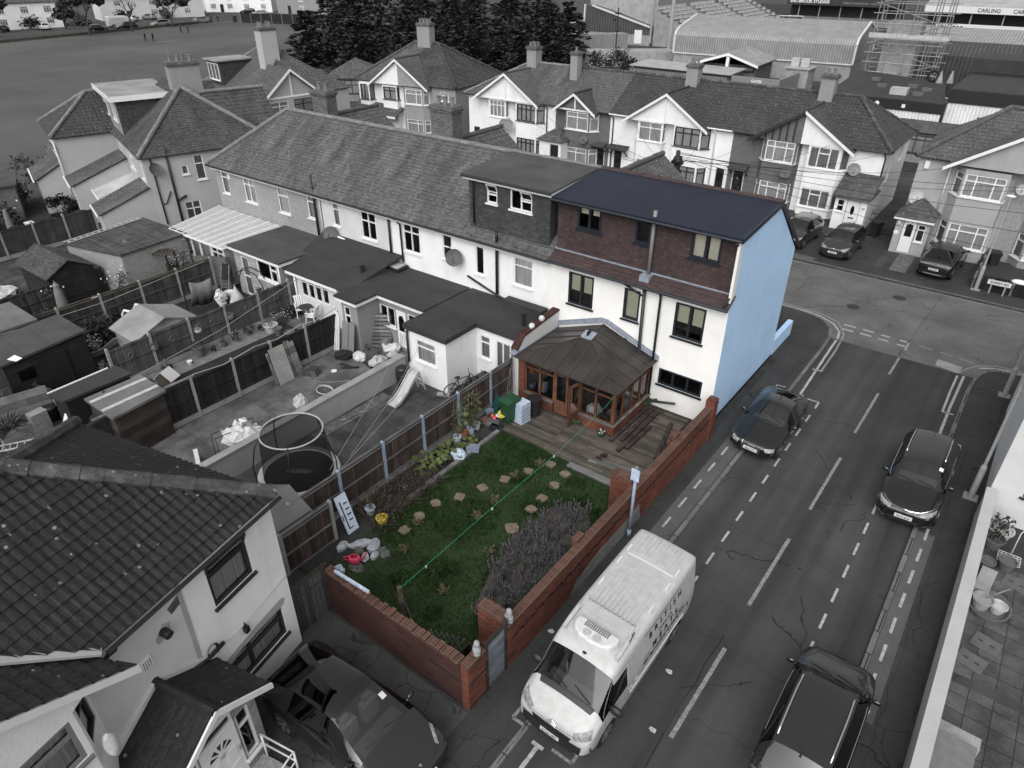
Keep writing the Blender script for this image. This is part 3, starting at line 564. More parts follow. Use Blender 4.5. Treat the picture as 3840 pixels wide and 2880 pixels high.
def open_sash(par,F,w,h,tilt,mat='upvc'):
 T=F@Matrix.Translation((0,0,h))@Matrix.Rotation(rad(-tilt),4,'X')@Matrix.Translation((0,0,-h)); b=MB(T); f=.05
 b.box(0,0,0,f,.05,h); b.box(w-f,0,0,w,.05,h); b.box(f,0,0,w-f,.05,f); b.box(f,0,h-f,w-f,.05,h); o=b.build('open_sash',m[mat],par)
 g=MB(T); g.poly([(f,.03,f),(w-f,.03,f),(w-f,.03,h-f),(f,.03,h-f)]); g.build('pane',m['glass'],o)
def terr(x0,x1,label,wmat,wins,tile='tile',low=(),hip=False,reardormer=False,right_end=False):
 w=x1-x0; root=thing('terraced_house',label,'house',(x0,22.5,0),0,'terraced houses seen from behind')
 holes=[(a-x0,c,b-x0,d) for (a,c,b,d,*_) in wins]
 b=MB(); wall(b,(0,0,0),(1,0,0),w,0,EZ,holes); wall(b,(w,FY,0),(-1,0,0),w,0,EZ)
 wall(b,(.003,FY,0),(0,-1,0),FY,0,EZ); wall(b,(w-.003,0,0),(0,1,0),FY,0,EZ)
 if right_end: b.poly([(w,0,0),(w,FY,0),(w,FY,EZ),(w,RY,RZ-.12),(w,0,EZ)])
 b.build('wall',m[wmat],root)
 for (a,c,b_,d,kw) in wins: window(root,(a-x0,0,c),(1,0,0),b_-a,d-c,**kw)
 r=MB(); xl=0
 if not reardormer:
  if hip: roof(r,[(-.35,-.3,EZ-.14),(w,-.3,EZ-.14),(w,RY,RZ),(2.9,RY,RZ)],.1 if 0 else .2,.02,0,.3,.5,jit=.006); roof(r,[(-.35,-.3,EZ-.14),(2.9,RY,RZ),(-.35,FY+.3,EZ-.14)],.2)
  else: roof(r,[(0,-.3,EZ-.14),(w,-.3,EZ-.14),(w,RY,RZ),(0,RY,RZ)],.2,.02,0,.3,.5,jit=.006)
 roof(r,[(2.9 if hip else 0,RY,RZ),(w,RY,RZ),(w,FY+.3,EZ-.14),(-.35 if hip else 0,FY+.3,EZ-.14)],.3)
 r.build('roof',m[tile],root)
 if not reardormer or True:
  g=MB(); ridge(g,(2.8 if hip else 0,RY,RZ),(w-.02,RY,RZ))
  if hip: ridge(g,(-.35,-.3,EZ-.1),(2.9,RY,RZ+.02))
  g.build('ridge_tiles',m['ridge'],root)
 g=MB(); gutter(g,(-.3 if hip else .01,-.36,EZ-.13),(w-.01,-.36,EZ-.13)); g.build('gutter',m['black'],root); f=MB(); f.box(.005,-.29,EZ-.3,w-.005,-.005,EZ-.16); f.build('soffit',m['offwhite'] if wmat!='mainwhite' else m['upvc'],root)
 return root
U=[-39.3,-34.5,-29.7,-24.7,-19.85,-15.06,-7.35]
K=lambda cols=(1,),tr=.3,**k:dict(cols=cols,tr=tr,**k)
h=terr(U[0],U[1],'grey pebbledashed end house of the terrace with a hipped roof end','pebble',[(-38.8,3.6,-38.15,4.97,K((1,),.3,cur='curtaindark')),(-36.6,3.5,-35.5,4.95,K((1,1),.3))],hip=True)
b=MB(); b.box(1.3,-.06,4.55,1.5,-.003,4.85); b.build('alarm_box',m['upvc'],h)
h=terr(U[1],U[2],'grey pebbledashed house beside the hipped end house','pebble',[(-33.45,3.48,-32.5,4.97,K((1,),.35)),(-30.9,3.68,-30.3,4.97,K((1,),.3,cur='curtaindark'))])
chimney(h,.65,4.4,7.5,9.0,1.3,.7,'brickdark',((-.3,0),(.3,0)),cap='brickdark')
h=terr(U[2],U[3],'white house with a dark lean-to roof, next right of the pebbledashed pair','offwhite',[(-28.85,3.68,-28.33,4.95,K((1,),.3,cur='curtaindark')),(-26.7,3.5,-25.6,4.95,K((1,1),.36,cur=None))])
chimney(h,5.0+.05,4.5,7.4,9.2,1.45,.75,'brickdark',((-.45,0),(0,0),(.45,0)),cap='brickdark')
pipe('soil_pipe',[(-.43,-.1,2.7),(-.43,-.1,6.1)],.06,'black',h); pipe('downpipe',[(-.0,-.1,2.7),(-.02,-.1,4.9),(-.15,-.3,5.1)],.04,'upvc',h); dish(h,(.75,0,3.1),(1,0,0),.42)
h=terr(U[3],U[4],'white house in the middle of the terrace with twin black pipes','white',[(-23.7,3.5,-22.6,4.88,K((1,1),.28,cur=None)),(-21.15,3.7,-20.57,4.93,K((1,),.5,cur=None))])
pipe('soil_pipe',[(.15,-.1,2.9),(.15,-.1,4.95)],.06,'black',h); pipe('downpipe',[(.95,-.1,2.9),(.92,-.1,4.8),(.72,-.3,5.12)],.045,'black',h); dish(h,(4.4,0,3.9),(1,0,0),.4); pipe('cable',[(3.5,-.02,5.),(3.9,-.02,4.6),(4.1,-.03,4.1),(4.35,-.05,3.9)],.012,'black',h)
b=MB(); b.box(4.05,-.02,4.95,4.25,-.003,5.1); b.build('vent',m['black'],h)
h=terr(U[4],U[5],'white house with a dark slate-hung box dormer, next to the blue gable house','white',[(-19.16,3.46,-18.66,4.8,K((1,),0,cur=None)),(-17.0,3.52,-15.98,4.8,K((1,),.28))],reardormer=True)
pipe('soil_pipe',[(2.0,-.1,2.85),(2.0,-.1,5.5),(2.0,-.12,5.75)],.07,'black',h); pipe('waste_pipe',[(.25,-.08,3.25),(1.85,-.1,2.8),(2.9,-.1,2.6)],.05,'black',h)
w5=U[5]-U[4]
r=MB(); roof(r,[(0,-.3,EZ-.14),(w5,-.3,EZ-.14),(w5,.28,EZ+.24),(0,.28,EZ+.24)],.2); roof(r,[(0,.28,EZ+.24),(.22,.28,EZ+.24),(.22,RY,RZ),(0,RY,RZ)],.2); roof(r,[(w5-.3,.28,EZ+.24),(w5,.28,EZ+.24),(w5,RY,RZ),(w5-.3,RY,RZ)],.2); r.build('rear_roof',m['tile'],h)
dw=[(1.2,6.78,1.76,7.6),(2.45,6.75,3.58,7.6)]
b=MB(); wall(b,(.2,.28,0),(1,0,0),w5-.5,EZ+.1,7.66,[(a-.2,c,e-.2,f) for a,c,e,f in dw]); wall(b,(w5-.3,.28,0),(0,1,0),3.4,EZ+.1,7.66); wall(b,(.2,3.6,0),(0,-1,0),3.32,EZ+.1,7.66); b.build('dormer_wall',m['hungdark'],h)
o=window(h,(1.2,.28,6.78),(1,0,0),.56,.82,(1,),.55,cur=None,name='dormer_window'); open_sash(o,frame((1.2,.21,7.2),(1,0,0)),.56,.4,28)
o=window(h,(2.45,.28,6.75),(1,0,0),1.13,.85,(1,1),[0,.5],cur=None,name='dormer_window'); open_sash(o,frame((3.02,.21,7.2),(1,0,0)),.56,.4,28)
b=MB(); b.prism([(.05,.05,7.67),(w5-.12,.05,7.67),(w5-.12,.05,7.84),(.05,.05,7.84)],(0,.12,0)); b.prism([(w5-.24,.17,7.67),(w5-.12,.17,7.67),(w5-.12,3.5,7.9),(w5-.24,3.5,7.9)],(0,0,.15)); b.prism([(.05,.17,7.67),(.17,.17,7.67),(.17,3.5,7.9),(.05,3.5,7.9)],(0,0,.15)); b.build('dormer_fascia',m['upvc'],h)
b=MB(); b.prism([(0,.0,7.845),(w5-.08,.0,7.845),(w5-.08,RY-.1,8.06),(0,RY-.1,8.06)],(0,0,.06)); b.build('dormer_roof',m['feltlight'],h)
pipe('dormer_pipe',[(.35,.15,7.7),(.5,.2,7.5),(.5,.2,5.75)],.045,'black',h); g=MB(); gutter(g,(.0,-.02,7.82),(w5-.1,-.02,7.82),.05); g.build('dormer_gutter',m['black'],h)
x0=U[5]; w=U[6]-U[5]; S=lambda x:x-x0
h=thing('terraced_house','end house with a pale blue gable, brown tile-hung dormer and blue flat roof','house',(x0,22.5,0),0,'terraced houses seen from behind')
wn=[(-14.15,3.45,-12.95,4.86,K((1,1),0)),(-11.56,3.53,-10.85,4.84,K((1,),0)),(-9.37,3.43,-8.15,4.86,K((1,1),0)),(-9.7,1.15,-7.85,1.87,K((1,1,1),0))]
b=MB(); wall(b,(0,0,0),(1,0,0),w-.004,0,EZ,[(S(a),c,S(e),d) for a,c,e,d,_ in wn],.12); wall(b,(w-.004,FY,0),(-1,0,0),w-.004,0,EZ); wall(b,(.003,FY,0),(0,-1,0),FY,0,EZ); b.build('wall',m['mainwhite'],h)
for (a,c,e,d,k) in wn:
 o=window(h,(S(a),0,c),(1,0,0),e-a,d-c,k['cols'],0,'anth',None,fw=.085,dep=.06)
 if c>3:
  z=MB(frame((S(a),0,c),(1,0,0))); W2=e-a
  for i in range(len(k['cols'])):
   t=W2/len(k['cols']); z.box(t*i+.08,-.15,(d-c)*(.42 if a>-14 or 1 else .3),t*(i+1)-.08,-.14,d-c-.05) if a!=-11.56 else z.box(.08,-.15,.08,W2-.08,-.14,d-c-.05)
  z.build('blind',m['blind'],o)
b=MB(); b.prism([(w,.003,0),(w,FY,0),(w,FY,EZ),(w,RY,RZ-.1),(w,.33,7.6),(w,.33,EZ),(w,.003,EZ)],(-.22,0,0)); b.build('gable_wall',m['blue'],h)
b=MB(); b.box(w+.001,-.001,0,w+.03,FY,.12); b.build('plinth',m['anth'],h)
b=MB(); roof(b,[(0,-.28,EZ-.12),(w+.05,-.28,EZ-.12),(w+.05,.32,EZ+.24),(0,.32,EZ+.24)],.19,.02,0,.3,.3); b.build('skirt_roof',m['hungbrown'],h)
b=MB(); b.box(0,.29,EZ+.235,w-.02,.4,EZ+.29); b.box(S(-10.95),-.1,EZ-.06,S(-10.55),.3,EZ+.24); b.build('lead_flashing',m['lead'],h)
dw=[(-14.07,6.66,-12.98,7.63),(-11.5,6.66,-10.85,7.62),(-9.25,6.6,-8.1,7.62)]; DZ=7.66
b=MB(); wall(b,(.06,.32,0),(1,0,0),w-.1,EZ+.1,DZ,[(S(a)-.06,c-.05,S(e)-.06,d-.05) for a,c,e,d in dw]); wall(b,(.06,3.6,0),(0,-1,0),3.28,EZ+.1,DZ); b.build('dormer_wall',m['hungbrown'],h)
for i,(a,c,e,d) in enumerate(dw):
 o=window(h,(S(a),.32,c-.05),(1,0,0),e-a,d-c,(1,) if i==1 else (1,1),0,'anth',None,fw=.09,name='dormer_window',dep=.03)
 z=MB(frame((S(a),.32,c-.05),(1,0,0)));W2=e-a
 if i==2:
  for q in (0,1): z.box(W2/2*q+.08,-.14,.06,W2/2*(q+1)-.08,-.13,d-c-.06)
  z.build('blind',m['blindwhite'],o)
 elif i==0:
  for q in (0,1): z.box(W2/2*q+.08,-.14,.6,W2/2*(q+1)-.08,-.13,d-c-.06)
  z.build('blind',m['blindwhite'],o)
b=MB(); b.prism([(-.02,-.08,7.72),(w+.06,-.08,7.72),(w+.06,RY-.1,8.06),(-.02,RY-.1,8.06)],(0,0,.05)); b.build('dormer_roof',m['feltblue'],h)
b=MB(); b.box(-.02,-.06,7.6,w+.04,.0,7.715); b.prism([(w+.035,-.06,7.6),(w+.035,RY,7.94),(w+.035,RY,8.12),(w+.035,-.06,7.79)],(.05,0,0)); b.prism([(w+.035,RY,7.94),(w+.035,FY+.35,EZ-.1),(w+.035,FY+.35,EZ+.12),(w+.035,RY,8.12)],(.05,0,0)); b.build('fascia',m['anth'],h)
b=MB(); b.box(w-.1,-.003,EZ+.02,w+.0,.318,DZ); b.build('corner_board',m['upvc'],h)
b=MB(); roof(b,[(0,RY,RZ),(w+.02,RY,RZ),(w+.02,FY+.3,EZ-.14),(0,FY+.3,EZ-.14)],.3); b.build('front_roof',m['hungbrown'],h)
g=MB(); ridge(g,(0,RY,RZ+.02),(w+.06,RY,RZ+.02)); g.build('ridge_tiles',m['hungbrown'],h)
g=MB(); gutter(g,(0,-.33,EZ-.12),(w+.06,-.33,EZ-.12),.06); g.build('gutter',m['anth'],h); g=MB(); gutter(g,(-.02,-.13,7.68),(w+.05,-.13,7.68),.05); g.build('dormer_gutter',m['anth'],h)
pipe('soil_pipe',[(S(-10.72),.2,8.0),(S(-10.72),.2,5.5)],.075,'greyplastic',h); pipe('soil_pipe',[(S(-10.66),-.12,5.15),(S(-10.6),-.12,2.1),(S(-10.1),-.12,1.75)],.07,'anth',h)
pipe('waste_pipe',[(S(-12.0),-.06,5.15),(S(-10.75),-.1,4.75)],.04,'anth',h); pipe('waste_pipe',[(S(-12.1),-.07,2.75),(S(-11.25),-.07,2.65),(S(-11.25),-.07,2.45)],.045,'anth',h); pipe('waste_pipe',[(S(-11.6),-.1,2.4),(S(-10.7),-.12,2.32)],.065,'anth',h)
pipe('downpipe',[(S(-9.97),-.3,5.15),(S(-9.97),-.1,4.95),(S(-9.97),-.1,0)],.05,'anth',h); pipe('downpipe',[(w-.15,-.12,7.6),(w-.05,.12,7.4),(w-.05,.12,5.6),(w-.12,-.3,5.3)],.045,'anth',h); pipe('waste_pipe',[(S(-9.95),-.12,.25),(S(-8.75),-.2,.62)],.05,'anth',h)
o=tag((lambda b:(b.box(-7.6,29.7,0,-7.36,32.3,.75),b.build('garden_wall',m['blue']))[1])(MB()),'low pale blue forecourt wall beyond the blue gable','wall')
b=MB(); b.slab([(-11,29.6),(-7.62,29.6),(-7.62,32.6),(-8.2,33.2),(-11,33.2)],.004,.012); struct(b,'blue_forecourt',m['feltblue'])
for gx,par in ((-34.3,2),(-24.5,3),(-14.75,5)):
 b=MB(); hw=3.3; y0,y1=26.3,31.3; zr=7.75; ze=5.2
 roof(b,[(gx-hw,y0,ze),(gx-hw,y1,ze),(gx,y1,zr),(gx,y0,zr)],.3,.02,.02,.3); roof(b,[(gx+hw,y0,ze),(gx+hw,y1,ze),(gx,y1,zr),(gx,y0,zr)],.3,.02,.02,.3); ridge(b,(gx,y0,zr),(gx,y1,zr)); b.poly([(gx-hw,y1-.05,ze),(gx+hw,y1-.05,ze),(gx,y1-.05,zr)])
 o=b.build('front_gable_roof',m['tilemid']); hh=[x for x in SC.objects if x.name.startswith('terraced_house')][par]; o.parent=hh; o.location=-V(hh.location)
def ext(name,label,pts,zr,wmat,holes,rmat='felt',rt=.22,over=.12,group='rear extensions',cat='extension',lead=None,fascia=None):
 O=V((*pts[0],0)); root=thing(name,label,cat,O,0,group); P=[(p[0]-O.x,p[1]-O.y) for p in pts]; b=MB(); n=len(P)
 for k in range(n):
  a=V((*P[k],0)); c=V((*P[(k+1)%n],0)); wall(b,a,c-a,(c-a).length,0,zr,holes.get(k,()))
 b.build('wall',m[wmat],root); cx=sum(p[0] for p in P)/n; cy=sum(p[1] for p in P)/n
 Q=[]
 for k in range(n):
  a=V(P[k-1]);p=V(P[k]);c=V(P[(k+1)%n]); d1=(p-a).normalized(); d2=(c-p).normalized(); n1=V((d1.y,-d1.x)); n2=V((d2.y,-d2.x)); Q.append(p+(n1+n2)*over if abs(n1.dot(n2))<.5 else p+n1*over)
 if fascia: f=MB(); f.slab([tuple(q*1.0-(q-V(P[k]))*.15) for k,q in enumerate(Q)],zr+.002,zr+.16); f.build('fascia',m[fascia],root)
 r=MB(); r.slab([tuple(q) for q in Q],zr+(.165 if fascia else .002),zr+.165+rt*.4 if fascia else zr+rt); r.build('roof',m[rmat],root)
 return root
K=lambda cols=(1,),tr=.3,**k:dict(cols=cols,tr=tr,**k)
e=ext('rear_extension','white L-shaped flat-roofed extension with dark felt roof beside the conservatory',[(-19.3,18.05),(-17.1,18.05),(-17.1,20.0),(-14.85,20.0),(-14.85,22.45),(-19.3,22.45)],2.45,'white',{0:[(.5,1.07,1.6,2.1)],2:[(.2,1.0,.75,2.1),(1.05,.05,2.2,2.1)]})
window(e,(.5,0,1.07),(1,0,0),1.1,1.03,(1,),.3); window(e,(2.4,1.95,1.0),(1,0,0),.55,1.1,(1,),.3,cur='curtaindark'); window(e,(3.25,1.95,.05),(1,0,0),1.15,2.05,(1,1,1),0,cur='curtaindark',sill=False,name='patio_door')
b=MB(); b.box(2.2,3.75,2.672,4.3,4.25,3.0); b.build('roof_box',m['felt'],e); b=MB(); b.cyl((4.05,2.85,2.67),.09,.5,10); b.cyl((4.05,2.85,3.17),.14,.1,10); b.build('vent_pipe',m['black'],e); pipe('downpipe',[(.1,-.1,2.4),(.1,-.1,.9)],.05,'black',e)
b=MB(); b.prism([(-14.83,19.6,0),(-14.83,22.48,0),(-14.83,22.48,2.95),(-14.83,20.0,2.75),(-14.83,19.6,2.3)],(.28,0,0)); o=tag(b.build('party_wall',m['offwhite']),'rendered party wall with brick top left of the conservatory','wall')
b=MB(); b.prism([(-14.86,19.55,2.3),(-14.86,20.0,2.76),(-14.86,22.48,2.96),(-14.86,22.48,3.04),(-14.86,20.0,2.84),(-14.86,19.5,2.36)],(.34,0,0)); c=b.build('coping',m['brickrough'],o)
for k,(y,z,n) in enumerate(((20.6,2.97,'striped'),(21.3,3.03,'crossed'))):
 b=MB(); b.ball((-14.62,y,z),.13,12,8); o=tag(b.build('ball',m['bag'],smooth=True),('striped' if k==0 else 'plain')+' football stuck on the party wall coping','ball','balls on the party wall')
e=ext('rear_extension','grey rendered extension with wide dark roof, roof light and patio doors',[(-23.75,18.3),(-22.7,18.3),(-22.7,19.6),(-19.75,19.6),(-19.75,22.45),(-23.75,22.45)],2.4,'greyrender',{0:[(.12,1.2,.55,2.15)],2:[(.05,1.05,1.05,2.05),(1.1,.15,1.75,2.05),(1.85,1.05,2.7,2.05)]},over=.22,fascia='upvc')
window(e,(.12,0,1.2),(1,0,0),.43,.95,(1,),.5,cur=None); window(e,(1.1,1.3,1.05),(1,0,0),1.0,1.0,(1,1),0,cur=None); window(e,(2.9,1.3,1.05),(1,0,0),.85,1.0,(1,),0,cur=None)
b=MB(); b.box(2.16,1.33,.15,2.78,1.39,2.05); d=b.build('door',m['upvc'],e); b=MB(); b.prism([(2.3,1.325,1.0),(2.64,1.325,1.0),(2.64,1.325,1.6),(2.56,1.325,1.78),(2.38,1.325,1.78),(2.3,1.325,1.6)],(0,-.01,0)); b.build('door_pane',m['carglass'],d); b=MB(); [b.box(x,1.318,.3,x+.2,1.328,.85) for x in (2.26,2.5)]; b.build('door_panel',m['offwhite'],d)
b=MB(); b.prism([(-.65,3.35,2.7),(.4,3.3,2.7),(.35,4.1,2.7),(-.6,4.1,2.7)],(0,0,.12)); s=b.build('rooflight',m['black'],e); b=MB(); b.prism([(-.5,3.45,2.825),(.28,3.4,2.825),(.24,4.0,2.825),(-.48,4.0,2.825)],(0,0,.03)); b.build('rooflight_pane',m['grc'],s)
b=MB(); b.cyl((-.95,2.25,2.65),.1,.4,10); b.cyl((-.95,2.25,3.05),.14,.08,10); b.build('vent_pipe',m['black'],e)
O=V((-28.4,19.3,0)); e=thing('rear_extension','white glazed lean-to with a sloping dark felt roof','extension',O,0,'rear extensions'); wn=[(.35+.54*k,1.05,.35+.54*k+.48,2.1) for k in range(4)]
b=MB(); wall(b,(0,0,0),(1,0,0),3.4,0,2.3,wn); b.poly([(3.4,0,0),(3.4,3.15,0),(3.4,3.15,3.1),(3.4,0,2.3)]); b.poly([(0,3.15,0),(0,0,0),(0,0,2.3),(0,3.15,3.1)]); b.build('wall',m['offwhite'],e)
for (a,c,d,f) in wn: window(e,(a,0,c),(1,0,0),d-a,f-c,(1,),.25,cur=None,sill=False,fw=.05)
b=MB(); b.prism([(-.5,-.3,2.32),(4.2,-.3,2.32),(4.6,3.15,3.15),(-1.3,3.15,3.15)],(0,0,.07)); b.build('roof',m['felt'],e); b=MB(); b.box(-.4,-.3,2.16,3.5,-.24,2.315); b.build('fascia',m['upvc'],e)
pipe('downpipe',[(0,-.08,2.2),(-.02,-.06,0)],.05,'upvc',e); pipe('waste_pipe',[(-.9,3.0,3.3),(.6,3.0,3.12),(.65,3.0,3.0)],.06,'upvc',e)
e=ext('rear_extension','brick flat-roofed extension between the white lean-to and the glass-roofed porch',[(-33.0,18.9),(-29.0,18.9),(-29.0,22.45),(-33.0,22.45)],2.5,'bricklight',{0:[(1.95,1.4,3.65,2.42),(.55,.05,1.2,2.25)]},rmat='feltlight',fascia='upvc',over=.2)
window(e,(1.95,0,1.4),(1,0,0),1.7,1.02,(2,1),[0,.35],cur=None,fw=.08); window(e,(.55,0,.05),(1,0,0),.65,2.2,(1,),.5,cur='curtaindark',sill=False,name='door'); pipe('downpipe',[(3.95,-.08,2.5),(3.95,-.08,1.2)],.04,'upvc',e)
O=V((-38.6,19.0,0)); e=thing('lean_to_conservatory','white framed lean-to conservatory with a pale ribbed sheet roof','conservatory',O,0); hs=[(.1,1.0,1.15,2.15),(1.2,.1,2.0,2.15),(2.05,.1,3.1,2.15),(3.2,.9,4.3,2.15)]
b=MB(); wall(b,(0,0,0),(1,0,0),4.5,0,2.3,hs); b.poly([(4.5,0,0),(4.5,3.5,0),(4.5,3.5,2.6),(4.5,0,2.3)]); wall(b,(0,3.5,0),(0,-1,0),3.5,0,2.3,[(.2,.9,3.3,2.1)]); b.build('wall',m['offwhite'],e)
for i,(a,c,d,f) in enumerate(hs): window(e,(a,0,c),(1,0,0),d-a,f-c,(1,1) if i in (0,3) else (1,),.3 if i in (0,3) else 0,cur='curtaindark' if i in (1,2) else None,sill=False)
b=MB(); b.prism([(-.3,-.3,2.34),(5.0,-.3,2.34),(5.6,3.45,2.62),(-.9,3.45,2.62)],(0,0,.03)); b.build('roof_sheet',m['polywhite'],e)
b=MB()
for k in range(9): t=k/8; b.bar((-.3+5.3*t,-.31,2.39),(-.9+6.5*t,3.45,2.67),.05,.05)
b.bar((-.3,-.32,2.36),(5.0,-.32,2.36),.08,.1); b.bar((-.3,-.31,2.39),(-.9,3.45,2.67),.06,.06); b.build('glazing_bar',m['upvc'],e)
X0,X1,Y0,Y1=-14.45,-9.95,19.5,22.45; O=V((X0,Y0,0)); w=X1-X0; d=Y1-Y0; e=thing('conservatory','brown timber conservatory on a red brick base with a hipped dark roof','conservatory',O)
b=MB(); b.box(0,0,0,.28,.24,2.05); b.box(.28,.001,0,1.7,.22,.52); b.build('brick_base',m['brickred'],e); b=MB(); b.box(2.95,.001,0,w,.22,.52); b.box(w-.22,.22,0,w-.001,d,.52); b.build('brick_base',m['brickred'],e)
b=MB(); b.box(.28,-.05,.521,1.72,.2,.57); b.build('cill',m['timbergrey'],e); b=MB(); b.box(2.93,-.05,.521,w+.05,.2,.57); b.box(w-.2,.2,.521,w+.05,d,.57); b.build('cill',m['timbergrey'],e)
b=MB();
for x in (.32,1.02,1.7): b.box(x-.04,.05,.57,x+.04,.13,2.02)
for x in (2.95,3.63): b.box(x-.045,.05,.57,x+.045,.13,2.02)
b.box(w-.16,.04,.57,w-.02,.18,2.02); b.box(.28,.04,1.98,w-.02,.14,2.1); b.box(w-.13,.14,1.98,w-.03,d,2.1); b.box(.3,.05,1.7,1.7,.12,1.76); b.box(2.95,.05,1.7,w-.1,.12,1.76); b.box(w-.12,.15,1.7,w-.05,d,1.76)
for y in (.75,1.45,2.15,2.88): b.box(w-.13,y-.04,.57,w-.05,y+.04,2.0)
b.box(w-.14,.14,.57,w-.04,d,.62); b.box(.3,.05,.57,1.7,.12,.62); b.box(2.95,.05,.57,w-.1,.12,.62); b.build('timber_frame',m['consframe'],e)
b=MB(); b.poly([(.3,.09,.6),(1.7,.09,.6),(1.7,.09,2),(.3,.09,2)]); b.build('glazing',m['clear'],e); b=MB(); b.poly([(2.95,.09,.6),(w-.1,.09,.6),(w-.1,.09,2),(2.95,.09,2)]); b.poly([(w-.09,.1,.6),(w-.09,d,.6),(w-.09,d,2),(w-.09,.1,2)]); b.build('glazing',m['clear'],e)
def cdoor(T,lab=None):
 b=MB(T); b.box(0,0,.08,.09,.06,1.97); b.box(.53,0,.08,.62,.06,1.97); b.box(.09,0,.08,.53,.06,.2); b.box(.09,0,1.87,.53,.06,1.97); b.box(.09,.015,.2,.53,.045,.62); b.box(.09,0,.62,.53,.06,.7); o=b.build('door',m['consframe'],e); g=MB(T); g.poly([(.09,.03,.7),(.53,.03,.7),(.53,.03,1.87),(.09,.03,1.87)]); g.build('pane',m['clear'],o)
 if lab: o['label']=lab
cdoor(Matrix.Translation((1.74,.06,0)),'closed left leaf of the timber door'); cdoor(Matrix.Translation((2.92,.06,0))@Matrix.Rotation(rad(255),4,'Z'),'door leaf standing open')
ap=(2.15,1.75,2.98); wl=(2.15,d,2.98); ez=2.13; c1=(-.12,-.22,ez);c2=(w+.15,-.22,ez);c3=(w+.15,d,ez);c4=(-.12,d,ez)
b=MB()
for P in ([c1,c2,ap],[c2,c3,wl,ap],[c4,c1,ap,wl]): b.prism(P,(0,0,.03))
b.build('roof_glazing',m['polycarb'],e)
b=MB(); V3=lambda a,c,t:V(a)+(V(c)-V(a))*t
def gb(a,c): b.bar(V(a)+V((0,0,.05)),V(c)+V((0,0,.045)),.04,.035)
for a in (c1,c2): gb(a,ap)
gb(ap,wl); gb(c1,c2); gb(c2,c3)
for x in (.55,1.2,1.85,2.5,3.15,3.8,4.3):
 t=(x-c1[0])/(ap[0]-c1[0]) if x<ap[0] else (c2[0]-x)/(c2[0]-ap[0]); gb((x,-.22,ez),V3((x,-.22,ez),(x,ap[1],ap[2]),min(1,t)))
for y in (.4,1.05,1.75,2.4):
 t=min(1,(y+.22)/(ap[1]+.22)); gb((c2[0],y,ez),V3((c2[0],y,ez),(ap[0],y,ap[2]),t)); gb((c1[0],y,ez),V3((c1[0],y,ez),(ap[0],y,ap[2]),t))
b.build('glazing_bar',m['conbrown'],e)
b=MB(); b.prism([(-.3,d-.03,ez+.1),(2.15,d-.03,3.1),(w+.2,d-.03,ez+.05),(w+.2,d-.03,ez+.28),(2.3,d-.03,3.28),(2.0,d-.03,3.28),(-.3,d-.03,ez+.3)],(0,.03,0)); b.prism([(-.32,-.2,2.2),(-.05,-.2,2.2),(-.05,d,2.2),(-.32,d,2.2)],(0,0,.06)); b.build('lead_flashing',m['lead'],e)
b=MB(); b.prism([(1.9,1.55,2.93),(2.4,1.55,2.93),(2.4,1.95,3.06),(1.9,1.95,3.06)],(0,0,.05)); b.build('ridge_cap',m['lead'],e); b=MB(); b.box(2.13,1.6,3.05,2.17,1.95,3.1); [b.box(2.13,1.62+.08*k,3.1,2.17,1.65+.08*k,3.22) for k in range(4)]; b.build('finial',m['black'],e)
b=MB(); b.slab([(-14.4,19.7),(-10.1,19.7),(-10.1,22.45),(-14.4,22.45)],.1,.13); struct(b,'conservatory_floor',m['slabs'])
T=thing('storage_box','blue and white carton on the conservatory windowsill','box',(-13.7,19.85,.57)); b=MB(); b.box(0,0,0,.3,.22,.4); b.build('carton',m['paleblue'],T); b=MB(); b.box(.02,-.004,.1,.28,-.001,.3); b.build('printed_panel',m['yellow'],T)
T=thing('bucket','orange bucket hanging inside the conservatory','bucket',(-14.0,19.85,1.35)); b=MB(); b.lathe((0,0,0),[(.01,0),(.1,0),(.14,.25),(.15,.25),(.13,.2)],12); b.build('pail',m['orange'],T); pipe('handle',[(-.14,0,.24),(-.08,0,.4),(.08,0,.4),(.14,0,.24)],.008,'chrome',T)
T=thing('tub','round plastic tub by the left end window of the conservatory','tub',(-14.05,19.9,.57)); b=MB(); b.lathe((0,0,0),[(.01,0),(.13,0),(.16,.16),(.15,.2),(.01,.21)],12); b.build('tub_body',m['bluegrey'],T)
T=thing('armchair','dark padded chair inside the conservatory','chair',(-10.9,20.9,.13)); b=MB(); b.box(-.4,-.4,0,.4,.4,.42); b.build('seat',m['fabricdark'],T); b=MB(); b.box(-.4,.3,.42,.4,.42,1.); b.build('backrest',m['fabricdark'],T)
for k,(x,y,mt,lb) in enumerate(((-11.2,20.2,'bag','white carrier bag inside the conservatory near the open door'),(-10.4,20.3,'fabric','grey bundle inside the conservatory at the right front window'),(-10.45,21.5,'fabricpale','pale laundry heap by the side windows of the conservatory'),(-12.9,20.6,'fabricdark','dark heap of things behind the left conservatory panes'))):
 b=MB(); b.ball((x,y,.4),.3,10,7,1.2,1,1.1,.05); tag(b.build('bundle',m[mt]),lb,'bundle','clutter inside the conservatory')
b=MB(); b.box(-10.8,19.75,.575,-10.35,19.85,.72); tag(b.build('wooden_box',m['fence']),'small wooden box on the right conservatory windowsill','box')
def bwall(name,label,O,rotz,L,h0,h1,t,mat,cop=None,topstep=None,course=None):
 root=thing(name,label,'wall',O,rotz); b=MB(); b.prism([(0,0,0),(L,0,0),(L,0,h1),(0,0,h0)],(0,t,0)); b.build('brickwork',m[mat],root)
 if cop: c=MB(); c.prism([(-.0,-.015,h0+.002),(L,-.015,h1+.002),(L,-.015,h1+.1),(0,-.015,h0+.1)],(0,t+.03,0)); c.build('coping',m[cop],root)
 return root
